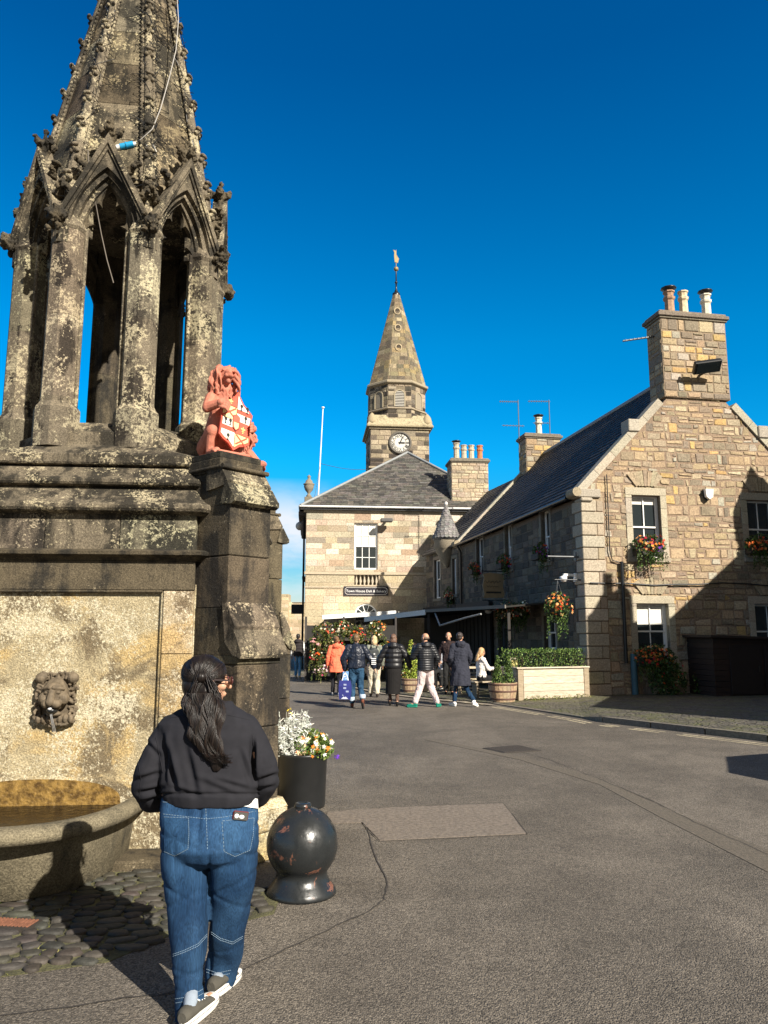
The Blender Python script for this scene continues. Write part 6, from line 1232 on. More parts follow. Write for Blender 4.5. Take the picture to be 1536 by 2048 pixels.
W1_, W2_ = TF.W(1.2, -.05, 2.62), TF.W(5.6, -.05, 2.72); a = MB(); P = [B1_, B2_, W2_, W1_]; a.add([tuple(p + Vector((0, 0, .02))) for p in P] + [tuple(p - Vector((0, 0, .02))) for p in P], [(0, 1, 2, 3), (7, 6, 5, 4), (0, 4, 5, 1), (1, 5, 6, 2), (2, 6, 7, 3), (3, 7, 4, 0)], (.8, .79, .75)); a.build('canvas', M['cloth'], ab)
a = MB(); d = B2_ - B1_; a.add([tuple(x + Vector((0, y_, z_))) for x in (B1_, B2_) for y_, z_ in ((0, .06), (-.05, .06), (-.05, -.12), (0, -.12))], [(0, 4, 5, 1), (1, 5, 6, 2), (2, 6, 7, 3), (3, 7, 4, 0), (0, 1, 2, 3), (7, 6, 5, 4)], (.8, .79, .75)); a.build('valance', M['cloth'], ab)
for p in (B1_ + Vector((.1, .1, 0)), B2_ + Vector((-.1, .1, 0))): a = MB(); a.box(p.x - .04, p.x + .04, p.y - .04, p.y + .04, 0, p.z, (.04, .035, .03)); a.build('post', M['col'], ab)
# folding awning arm and bulkhead lamp on the long awning
p, q, r0_ = atY(880, 1251, 25.5), atY(930, 1236, 24.2), atY(962, 1228, 23.6); a = MB(); a.tube([Vector(A2) * .3 + Vector(A2) * .7 + Vector((.3, -.6, -.1)), p, q, r0_], .03, 6, (.25, .25, .24)); o = a.build('awning_arm', M['col'], aw)
y, z = H.side(977, 1223, -.4); a = MB(); a.ell((-.4, y, z), (.12, .2, .08), 10, 7); a.tube([(-.4, y, z), (0, y, z + .1)], .03, 6); o = a.build('outdoor_lamp', M['white']); tag(o, 'small white outdoor lamp on the side wall under the end of the awning', 'lamp'); o.location = hs.location; o.rotation_euler = hs.rotation_euler
# dark shopfront behind the tables: near-black backing added for the deep awning shade
a = MB(); y0, y1 = H.side(1000, 1300)[0] + .6, LEN; a.box(-.14, -.075, y0, y1, .05, 2.9, (.012, .011, .010)); 
for k in range(9): yy = y0 + (y1 - y0) * k / 9; a.box(-.17, -.139, yy, yy + .07, .05, 2.85, (.02, .018, .016))
a.box(-.2, -.141, y0, y1, 2.6, 2.95, (.018, .016, .014)); a.build('shade_panel', M['col'], hs)
a = MB(); a.box(-.14, -.075, .0, UL, .05, 2.9, (.012, .011, .010)); a.box(-.2, -.141, 0, UL, 2.6, 2.95, (.018, .016, .014)); a.build('shade_panel', M['col'], ut)
# ---------------------------------------------------------------- flower display
fs = gnd(700, 1366); fd = empty('flower_stand', (fs.x, fs.y + .6, 0), R(4), 'dark timber stand with shelves of flowers under the white awning', 'stand'); L2 = 3.3
a = MB(); a.box(-L2 / 2, L2 / 2, .9, .96, 0, 2.0, (.02, .017, .014)); a.build('back', M['col'], fd)
for i, (yy, zz) in enumerate(((.05, .55), (.35, 1.0), (.65, 1.45))): a = MB(); a.box(-L2 / 2, L2 / 2, yy, yy + .3, zz, zz + .04, (.05, .042, .035)); a.build('shelf', M['col'], fd)
for sx in (-L2 / 2, L2 / 2 - .07, -.3): a = MB(); a.box(sx, sx + .07, -.02, .05, 0, 2.3, (.04, .034, .03)); a.build('post', M['col'], fd)
cl = [(648, 1262, .38, .30, ORANGE[:1] + PALE, 'cream and yellow hanging flowers at the left end of the white awning'), (686, 1258, .40, .28, PALE, 'pale yellow hanging flower mass above the woman in the orange coat'),
      (667, 1292, .34, .32, RED + PALE, 'red flower cluster left of the woman in the orange coat'), (714, 1268, .34, .28, ORANGE + RED, 'orange and rust flowers above the man in the navy jacket'),
      (752, 1262, .34, .34, ORANGE + PALE, 'orange begonias hanging above the woman with the backpack'), (636, 1312, .28, .26, RED + PALE, 'pink and white flower tub low at the left end of the stand'), (640, 1340, .26, .22, ((.6, .08, .2), (.7, .5, .5)), 'magenta flowers in a low tub nearest the town house corner'),
      (690, 1320, .38, .26, PALE, 'greenish flower trays on the middle of the stand'), (775, 1300, .3, .3, PALE + ORANGE, 'shaded flower cluster right of the stand'), (630, 1285, .2, .2, ((.6, .3, .3), (.3, .2, .1)), 'small wispy flower basket at the corner of the town house')]
for i, (px, py, rx, rz_, pal, lb) in enumerate(cl):
    flowers('flower_cluster', lb, 'flowers', tuple(atY(px, py, fs.y + (.3 if py < 1290 else .2))), (rx * 1.15, .26, rz_ * 1.15), pal, 120 + i, 'flower clusters outside the deli', 620, 62, .045, .042, 5, box=False, leaf=((.06, .08, .015), (.03, .05, .01), (.10, .12, .03), (.14, .13, .04)))
from mathutils.bvhtree import BVHTree
def hand(mb, wrist, d, up, s=1.0, curl=.5, side=1):
    """palm + four unequal bent fingers + thumb from the side of the palm"""
    w_, d, up = Vector(wrist), Vector(d).normalized(), Vector(up); n_ = (up - d * up.dot(d)).normalized(); sd = d.cross(n_).normalized() * side
    pc = w_ + d * .05 * s
    for k in (-1, 0, 1): mb.cap(w_ + sd * .012 * k * s, w_ + d * .082 * s + sd * .020 * k * s, .015 * s, .013 * s, 8)
    for k, L_ in enumerate((.068, .078, .072, .056)):
        b0 = w_ + d * .085 * s + sd * (k - 1.5) * .0185 * s; c1, c2 = curl * .7, curl * 1.5; L_ *= s
        p1 = b0 + (d * math.cos(c1) - n_ * math.sin(c1)) * L_ * .5; p2 = p1 + (d * math.cos(c2) - n_ * math.sin(c2)) * L_ * .5; mb.cap(b0, p1, .0090 * s, .0082 * s, 7); mb.cap(p1, p2, .0082 * s, .0068 * s, 7)
    t0 = w_ + d * .025 * s - sd * .028 * s; t1 = t0 + (d * .7 - sd * .55 - n_ * .25 * curl).normalized() * .036 * s; t2 = t1 + (d * .9 - sd * .1 - n_ * curl * .5).normalized() * .028 * s; mb.cap(t0, t1, .0115 * s, .010 * s, 7); mb.cap(t1, t2, .010 * s, .0075 * s, 7)
def head(mb, c, yaw, pitch, s=1.0):
    """skull, jaw, nose, lips, brows, ears; yaw 0 looks along +y"""
    Mh = Matrix.Translation(c) @ Matrix.Rotation(yaw, 4, 'Z') @ Matrix.Rotation(pitch, 4, 'X'); o = mb.T; mb.T = Mh if o is None else o @ Mh; S = lambda *v: tuple(x * s for x in v)
    mb.ell(S(0, -.012, .025), S(.074, .094, .088), 16, 12); mb.ell(S(0, .032, -.045), S(.052, .056, .062), 12, 10); mb.ell(S(0, .066, -.088), S(.024, .020, .018), 8, 6)
    mb.cap(S(0, .086, .015), S(0, .112, -.022), .009 * s, .0135 * s, 8); mb.ell(S(0, .088, -.055), S(.024, .012, .006), 10, 6); mb.ell(S(0, .085, -.066), S(.020, .011, .006), 10, 6)
    for sg in (-1, 1):
        mb.cap(S(sg * .012, .088, .028), S(sg * .045, .076, .028), .008 * s, .007 * s, 7); mb.ell(S(sg * .040, .062, -.02), S(.024, .024, .022), 8, 6); mb.ell(S(sg * .076, -.005, -.008), S(.010, .020, .031), 8, 6); mb.ell(S(sg * .03, .077, .008), S(.012, .010, .008), 8, 6)
    mb.T = o; return Mh
def fold(sc, amp, seed=0, st=(1, 1, .5)):
    def f(co, n): return co + n * amp * (mn.noise(Vector((co.x * sc * st[0] + seed, co.y * sc * st[1], co.z * sc * st[2]))) + .45 * mn.noise(Vector((co.x * sc * 2.3, co.y * sc * 2.3 + seed, co.z * sc * 2.3))))
    return f
def ribs(step, amp):
    def f(co, n): return co + n * amp * (abs(math.sin(PI * co.z / step)) ** .6 - .6)
    return f
def person(label, loc, rz, Hh, legs, arms, fit, yaw=0, pitch=0, seed=0, lean=0, group=None, sit=False, hipz=None):
    """legs/arms: joints relative to the pelvis height in metres for a 1.7 m figure"""
    s = Hh / 1.7; t = empty('person', tuple(loc), rz, label, 'person', group); hz = (hipz or .90); S = lambda v: Vector(v) * s; hip = Vector((0, 0, hz))
    sh = hip + Vector((0, lean * .48, .50)); nk = sh + Vector((0, lean * .1, .07)); hc = nk + Vector((0, .015 + lean * .08, .125)); bulk = fit.get('bulk', 1.0)
    b = MB(); Lg = []
    for k, sg in enumerate((-1, 1)):
        hj = hip + Vector((sg * .085, 0, 0)); kn, an, toe = [Vector(v) for v in legs[k]]; Lg.append((hj, kn, an, toe))
        b.cap(S(hj), S(kn), .078 * s, .052 * s, 10); b.cap(S(kn), S(an), .048 * s, .034 * s, 10); b.cap(S(an), S(toe), .034 * s, .026 * s, 8)
    b.ell(S(hip + Vector((0, -.01, .05))), (.15 * s, .11 * s, .13 * s)); b.ell(S(hip.lerp(sh, .62)), (.15 * s, .10 * s, .24 * s)); b.cap(S(sh + Vector((-.13, 0, 0))), S(sh + Vector((.13, 0, 0))), .055 * s, .055 * s); b.cap(S(sh), S(nk + Vector((0, .01, .06))), .055 * s, .050 * s)
    Am = []
    for k, sg in enumerate((-1, 1)):
        sj = sh + Vector((sg * .165, 0, -.015)); el, wr = [Vector(v) for v in arms[k][:2]]; Am.append((sj, el, wr)); b.cap(S(sj), S(el), .048 * s, .036 * s); b.cap(S(el), S(wr), .036 * s, .024 * s)
        hand(b, S(wr), wr - el, arms[k][2] if len(arms[k]) > 2 else (sg, 0, .1), s, arms[k][3] if len(arms[k]) > 3 else .6, side=1)
    Mh = head(b, S(hc), yaw, pitch, s); skin = fit.get('skin', M['skin']); remesh(b, 'body', skin, t, .0085, 2)
    # hair
    hcol = fit['hair']; h = MB(); h.T = Mh; st = fit.get('hairstyle', 'short'); e = lambda c, r, n=14, m=10: h.ell(tuple(x * s for x in c), tuple(x * s for x in r), n, m)
    if st != 'bald':
        e((0, -.024, .038), (.083, .092, .088)); e((0, -.055, -.005), (.072, .055, .07))
        if st in ('bun',): e((0, -.115, .05), (.04, .04, .04))
        if st in ('bob', 'long'): e((-.055, -.035, -.05), (.035, .06, .09)); e((.055, -.035, -.05), (.035, .06, .09)); e((0, -.07, -.06), (.07, .045, .10))
        if st == 'long': e((0, -.085, -.17), (.075, .04, .14))
        remesh(h, 'hair', M['cloth_hair'], t, .009, 2, fold(38, .007 * s, seed), lambda c, n: jit(hcol, .25, rnd))
    else: pass
    # trousers / legs
    if fit.get('legs'):
        a = MB(); lw = fit.get('legw', 1.0)
        for hj, kn, an, toe in Lg: a.cap(S(hj), S(kn), .094 * s * lw, .070 * s * lw, 12); a.cap(S(kn), S(an + (kn - an) * fit.get('crop', .12)), .068 * s * lw, .058 * s * lw, 12)
        a.ell(S(hip + Vector((0, -.015, .03))), (.165 * s, .13 * s, .15 * s)); c_ = fit['legs']; remesh(a, 'trousers', fit.get('legmat', M['cloth']), t, .012, 2, fold(16, .018 * s, seed), lambda c, n: c_)
    # shoes
    for hj, kn, an, toe in Lg:
        a = MB(); d = (toe - an); d.z = 0; d = d.normalized(); dz = (toe - an).normalized(); hl = an - Vector((0, 0, .045)) - d * .035; tp = toe + dz * .03
        a.cap(S(hl + Vector((0, 0, .02))), S(tp.lerp(hl, .35) + Vector((0, 0, .012))), .036 * s, .040 * s); a.cap(S(tp.lerp(hl, .35) + Vector((0, 0, .012))), S(tp), .040 * s, .030 * s); a.cap(S(an), S(hl + Vector((0, 0, .03))), .040 * s, .038 * s)
        c_ = fit.get('shoes', (.02, .02, .02)); sh_ = remesh(a, 'shoe', M['cloth'], t, .009, 2, None, lambda c, n: c_)
        a = MB(); so_ = fit.get('sole', (.6, .6, .58)); a.cap(S(hl - Vector((0, 0, .012))), S(tp - dz * .01 - Vector((0, 0, .018))), .030 * s, .032 * s); so2 = remesh(a, 'sole', M['cloth'], sh_, .009, 1, None, lambda c, n: so_)
    # top
    a = MB(); tw = bulk; lo = fit.get('toplow', -.02); c_ = fit['top']; am = fit.get('armw', 1.0)
    a.ell(S(hip.lerp(sh, .58)), (.185 * s * tw, .135 * s * tw, .30 * s)); a.cap(S(sh + Vector((-.145, 0, -.01))), S(sh + Vector((.145, 0, -.01))), .072 * s, .072 * s); 
    n = 20; rg = lambda z, rx, ry, y=0: [tuple(S(Vector((rx * math.cos(2 * PI * i / n), y + ry * math.sin(2 * PI * i / n), z)))) for i in range(n)]
    fl_ = fit.get('flare', 0); a.loft([rg(hz + lo, (.175 + fl_) * tw, (.14 + fl_) * tw, 0), rg(hz + max(lo, .0) * .5 + lo * .5 + .06, (.178 + fl_ * .7) * tw, (.14 + fl_ * .7) * tw), rg(hz + .22, .165 * tw, .125 * tw, lean * .2), rg(hz + .40, .185 * tw, .125 * tw, lean * .4), rg(hz + .52, .12, .08, lean * .5)])
    for sj, el, wr in Am: a.cap(S(sj), S(el), .070 * s * am, .058 * s * am); a.cap(S(el), S(el.lerp(wr, .93)), .058 * s * am, .046 * s * am)
    if fit.get('hood'): a.ell(S(sh + Vector((0, -.085, .035))), (.12 * s, .075 * s, .085 * s)); a.cap(S(sh + Vector((-.08, -.03, .05))), S(sh + Vector((.08, -.03, .05))), .05 * s, .05 * s)
    else: a.cap(S(sh), S(nk), .072 * s, .060 * s)
    fn = ribs(.055, .012) if fit.get('puffer') == 1 else (ribs(.11, .016) if fit.get('puffer') == 2 else fold(fit.get('fsc', 11), .022 * s, seed))
    tp_ = remesh(a, fit.get('topname', 'jacket'), fit.get('topmat', M['cloth']), t, .011, 2, fn, (lambda c, n: jit(c_, .06, rnd)) if not fit.get('topf') else fit['topf'])
    return t, Mh, Am, Lg, hip, sh, s, hc
M['cloth_hair'] = plain('hair_strands', (1, 1, 1), .5, usecol=True, var=.5, sc=60, bmp=.6, bs=90)
M['nylon'] = plain('nylon', (1, 1, 1), .42, usecol=True, var=.1, sc=20, bmp=.15, bs=60, spec=.4)
def walk(f=.22, b=-.2, splay=0, lift=.0, kb=.06):
    """joints for a stride: left leg forward by f, right leg back by b (metres along +y)"""
    return ((( -.09 - splay * .5, f * .62 + kb, .49), (-.09 - splay, f, .085), (-.09 - splay * 1.3, f + .15, .05)), ((.09 + splay * .5, b * .35 + kb, .485), (.09 + splay, b, .085 + lift), (.09 + splay * 1.3, b + .14 - lift * .3, .05 - lift * .15 + (lift > 0) * .0)))
def swap(l):
    m = lambda v: (-v[0], v[1], v[2]); return (tuple(m(v) for v in l[1]), tuple(m(v) for v in l[0]))
hang = lambda fl=.05, fr=-.02, out=.26: (((-out, fl * .3 - .03, 1.12), (-out - .01, fl + .05, .88)), ((out, fr * .3 - .03, 1.12), (out + .01, fr + .05, .88)))
GR = 'people walking up the street'
def px_loc(x, y): return gnd(x, y)
# woman in orange coat
f = dict(hair=(.16, .085, .04), hairstyle='bun', legs=(.018, .018, .022), legw=.95, top=(.80, .17, .09), topname='coat', hood=1, toplow=-.22, flare=.05, armw=1.1, shoes=(.5, .48, .45), skin=M['skin'])
t, *_ = person('woman in a bright orange hooded coat and black trousers carrying a shopping bag', px_loc(672, 1392), R(4), 1.60, walk(.13, -.16, .0), hang(.0, .0, .25), f, yaw=R(-10), seed=1, group=GR)
oL = t.location.copy()
def bag(loc, rz, label, w_=.30, h=.36, c=(.10, .22, .62), c2=(.5, .55, .7), seed=1):
    t = empty('shopping_bag', tuple(loc), rz, label, 'shopping bag', 'shopping bags'); a = MB(); rr = random.Random(seed); n = 6; d = .07
    a.loft([[(x * w_ / 2 * k0 + rr.uniform(-.006, .006), y * d * k1, z) for x, y in ((-1, -1), (0, -1.1), (1, -1), (1, 1), (0, 1.1), (-1, 1))] for z, k0, k1 in ((0, .92, 1), (h * .3, 1, 1.1), (h * .7, .98, 1), (h, .9, .5))], c); a.build('bag_body', M['cloth'], t)
    a = MB()
    for k in range(4): x, z = rr.uniform(-.08, .08), h * (.2 + .18 * k); a.box(x - .035, x + .03, -d * 1.16, -d * 1.10, z, z + h * .09, c2)
    a.prism([(-w_ * .3, h * .03), (w_ * .3, h * .03), (0, h * .2)], -d * 1.14, -d * 1.1, (.5, .52, .6)); a.build('print', M['col'], t)
    a = MB()
    for y in (-d * .5, d * .5): a.tube([(-w_ * .25, y, h), (-w_ * .12, y * .4, h + .13), (0, 0, h + .17), (w_ * .12, y * .4, h + .13), (w_ * .25, y, h)], .008, 5, (.7, .7, .75))
    a.build('handle', M['col'], t)
bag(oL + Vector((.29, .02, .32)), R(12), 'light blue printed shopping bag held by the woman in the orange coat', .26, .34, (.12, .24, .46), (.5, .55, .6), 1)
# man in navy jacket
f = dict(hair=(.13, .075, .03), hairstyle='short', legs=(1.5, 1.4, 1.2), legmat=M['denim'], legw=1.12, crop=.14, top=(.012, .016, .028), topmat=M['nylon'], topname='jacket', toplow=.02, bulk=1.18, armw=1.35, shoes=(.14, .05, .03), sole=(.03, .03, .03))
lg = (((-.09, .09, .49), (-.09, .02, .085), (-.10, .17, .05)), ((.10, .10, .50), (.15, -.30, .20), (.16, -.25, .06)))
t, Mh, Am, *_ = person('man in a navy bomber jacket and turned up blue jeans mid stride', px_loc(712, 1416), R(3), 1.66, lg, (((-.31, .0, 1.12), (-.27, .06, .88)), ((.33, -.02, 1.14), (.42, .03, .93))), f, yaw=R(-12), seed=2, group=GR)
nL = t.location.copy(); a = MB(); Rz = R(90)
for k in range(4): a.box(.345, .45, -.125, -.118, .98 + .042 * k, .998 + .042 * k, (.75, .75, .75))
a.build('sleeve_print', M['col'], t)
a = MB(); 
for x, y, z in ((-.09, .02, .16), (.14, -.26, .24)): a.lathe([(.066, 0), (.074, .02), (.072, .07), (.064, .09)], 14, (x, y, z), (.42, .5, .6))
a.build('turn_up', M['cloth'], t)
bag(nL + Vector((-.25, -.05, .20)), R(-5), 'dark blue printed shopping bag held low by the man in the navy jacket', .28, .42, (.03, .035, .17), (.3, .34, .5), 2)
# woman with backpack
f = dict(hair=(.55, .40, .22), hairstyle='bob', legs=(.50, .45, .34), legw=1.25, top=(.20, .21, .17), topname='jumper', toplow=-.05, armw=1.05, shoes=(.04, .03, .025), sole=(.03, .03, .03))
t, Mh, Am, *_ = person('blonde woman in cream trousers with a grey backpack', px_loc(748, 1394), R(2), 1.62, walk(.12, -.12), hang(.05, .05, .24), f, yaw=R(6), seed=3, group=GR)
bL = t.location.copy(); s = 1.62 / 1.7; bp = empty('backpack', tuple(bL), R(2), 'dark grey backpack worn by the blonde woman', 'backpack'); a = MB(); a.ell((0, -.19 * s, 1.17 * s), (.145, .10, .20)); a.box(-.12, .12, -.27, -.12, .98, 1.24); remesh(a, 'pack', M['nylon'], bp, .01, 4, None, lambda c, n: (.05, .055, .055))
a = MB(); a.ell((0, -.275, 1.05), (.09, .035, .07), c=(.04, .042, .042)); a.build('front_pocket', M['nylon'], bp); a = MB()
for sg in (-1, 1): a.tube([(sg * .07, -.15, 1.30), (sg * .085, -.05, 1.37), (sg * .09, .08, 1.33), (sg * .11, .11, 1.18)], .016, 6, (.03, .03, .03))
a.tube([(-.03, -.2, 1.35), (0, -.22, 1.39), (.03, -.2, 1.35)], .009, 5, (.03, .03, .03)); a.box(-.02, .02, -.312, -.306, 1.13, 1.165, (.6, .6, .6)); a.build('strap', M['col'], bp)
# woman in black puffer and long slit skirt
f = dict(hair=(.12, .065, .04), hairstyle='bob', legs=(.10, .06, .045), legw=.78, top=(.012, .012, .014), topmat=M['nylon'], puffer=2, topname='puffer_jacket', hood=1, toplow=-.01, bulk=1.18, armw=1.35, shoes=(.012, .012, .012), sole=(.012, .012, .012))
t, Mh, Am, *_ = person('woman in a black padded jacket and long black slit skirt', px_loc(787, 1412), R(-2), 1.66, walk(.08, -.10), (((-.33, .0, 1.12), (-.38, .06, .90)), ((.34, -.02, 1.14), (.40, .04, .92))), f, yaw=R(-8), seed=4, group=GR)
a = MB(); n = 22; rg = lambda z, rx, ry, x0=0: [(x0 + rx * math.cos(2 * PI * i / n + PI * .72), ry * math.sin(2 * PI * i / n + PI * .72), z) for i in range(n - 1)]
a.loft([rg(.28, .17, .17, -.02), rg(.55, .18, .16), rg(.80, .19, .15), rg(.95, .17, .13)], (.014, .013, .013), caps=False, closed=False); a.build('skirt', M['cloth'], t)
# man in black ribbed puffer
f = dict(hair=(.2, .12, .08), hairstyle='bald', legs=(.52, .43, .42), legw=1.22, crop=.10, top=(.012, .013, .016), topmat=M['nylon'], puffer=1, topname='puffer_jacket', hood=1, toplow=-.06, bulk=1.15, armw=1.3, shoes=(.01, .17, .12), sole=(.02, .22, .15))
lg = (((-.12, .04, .49), (-.30, -.05, .085), (-.42, .02, .045)), ((.12, .02, .49), (.24, -.14, .09), (.33, -.05, .05)))
t, Mh, Am, *_ = person('balding man in a ribbed black puffer jacket, pale trousers and green trainers', px_loc(852, 1414), R(18), 1.68, lg, (((-.28, .10, 1.15), (-.16, .30, 1.40), (0, -1, 0), 1.1), ((.29, -.02, 1.13), (.26, .12, .92))), f, yaw=R(25), pitch=R(-12), seed=5, group=GR)
a = MB(); a.T = Mh; a.ell((0, -.03, -.01), (.079, .083, .045)); remesh(a, 'hair', M['cloth_hair'], t, .009, 2, fold(50, .004), lambda c, n: (.16, .11, .08))
# woman in long dark hooded coat
f = dict(hair=(.035, .025, .022), hairstyle='bun', legs=(.7, .7, .7), legmat=M['denim'], legw=.86, crop=.12, top=(.030, .032, .045), topname='coat', hood=1, toplow=-.42, flare=.07, bulk=1.0, armw=1.1, shoes=(.72, .71, .68), sole=(.7, .69, .66))
lg = (((-.10, .05, .49), (-.16, .0, .085), (-.22, .14, .05)), ((.10, .02, .49), (.26, -.22, .13), (.34, -.15, .05)))
t, Mh, Am, *_ = person('woman in a long dark blue hooded coat, slim jeans and white trainers', px_loc(922, 1413), R(8), 1.70, lg, (((-.24, -.02, 1.12), (-.20, .14, .92)), ((.24, -.02, 1.12), (.19, .13, .92))), f, yaw=R(-30), seed=6, group=GR)
# man far left by the wall
f = dict(hair=(.02, .015, .012), hairstyle='short', legs=(8, 6.5, 4.6), legmat=M['denim'], legw=.9, top=(.03, .026, .026), puffer=2, topname='padded_waistcoat', hood=1, toplow=-.05, bulk=1.05, armw=1.0, shoes=(.5, .42, .25))
f['topf'] = lambda c, n: (.72, .71, .68) if abs(c.x) > .225 else (.03, .026, .026)
t, *_ = person('far walker in a black waistcoat with white sleeves and light blue jeans', px_loc(595, 1357), R(-6), 1.68, walk(.08, -.08), hang(.05, .05, .26), f, yaw=R(0), seed=7)
# partly hidden companion
f = dict(hair=(.03, .02, .015), hairstyle='short', legs=(.02, .02, .02), top=(.03, .03, .035), toplow=-.35, topname='coat', shoes=(.5, .5, .5), hood=0)
t, *_ = person('far walker in a dark coat mostly hidden behind the fountain', px_loc(569, 1356), R(-10), 1.72, walk(.08, -.08), hang(), f, yaw=R(-60), seed=8)
a = MB(); a.lathe([(.12, 1.66), (.095, 1.68), (.09, 1.74), (.0, 1.77)], 12, (0, .02, 0), (.02, .02, .02)); a.build('hat', M['col'], t)
# seated people
sitl = lambda: (((-.10, .42, .50), (-.12, .44, .10), (-.12, .58, .05)), ((.10, .42, .50), (.12, .40, .10), (.12, .54, .05)))
f = dict(hair=(.42, .26, .12), hairstyle='long', legs=(.015, .015, .016), legw=1.1, top=(.74, .68, .62), topname='blouse', toplow=.0, armw=.95, shoes=(.02, .02, .02))
sp = atY(963, 1356, 20.7); t, Mh, Am, *_ = person('long haired woman in a cream blouse and sunglasses seated on the bench', (sp.x, 20.7, .0), R(-72), 1.64, sitl(), (((-.22, .12, .80), (-.10, .34, .80), (0, 0, 1), .2), ((.22, .12, .80), (.10, .36, .82), (0, 0, 1), .2)), f, yaw=R(8), pitch=R(-22), seed=9, sit=True, hipz=.55)
a = MB(); a.T = Mh
for sg in (-1, 1): a.ell((sg * .032, .098, .010), (.026, .008, .019), 10, 6)
a.box(-.07, .07, .088, .094, .014, .020); a.box(-.078, -.072, -.01, .09, .012, .018); a.box(.072, .078, -.01, .09, .012, .018); a.build('sunglasses', M['black'], t)
bn = empty('bench', (sp.x + .3, 20.75, 0), R(18), 'weathered plank bench under the seated woman in the cream blouse', 'bench')
a = MB(); a.box(-.6, .6, -.16, .16, .42, .46, (.8, .76, .7), .005); a.build('seat', M['plank'], bn)
for sx in (-.5, .5): a = MB(); a.box(sx - .03, sx + .03, -.14, .14, 0, .42, (.4, .37, .33)); a.build('leg', M['plank'], bn)
for i, (px, Y_, yw, tp_, lb) in enumerate(((898, 22.0, 170, (.03, .02, .02), 'man in dark clothes standing in the shade under the awning'), (888, 24.5, 150, (.45, .45, .47), 'dim seated figure in a pale top deep in the awning shade'))):
    f = dict(hair=(.05, .04, .03), hairstyle='bald' if i == 0 else 'short', legs=(.02, .02, .02), top=tp_, topname='shirt', toplow=.0, shoes=(.02, .02, .02)); p = atY(px, 1350, Y_)
    if i == 0: person(lb, (p.x, Y_, 0), R(yw), 1.72, walk(.03, -.03), hang(), f, seed=20)
    else: person(lb, (p.x, Y_, 0), R(yw), 1.7, sitl(), (((-.22, .12, .80), (-.08, .30, .82)), ((.22, .12, .80), (.08, .30, .82))), f, seed=21, hipz=.55)
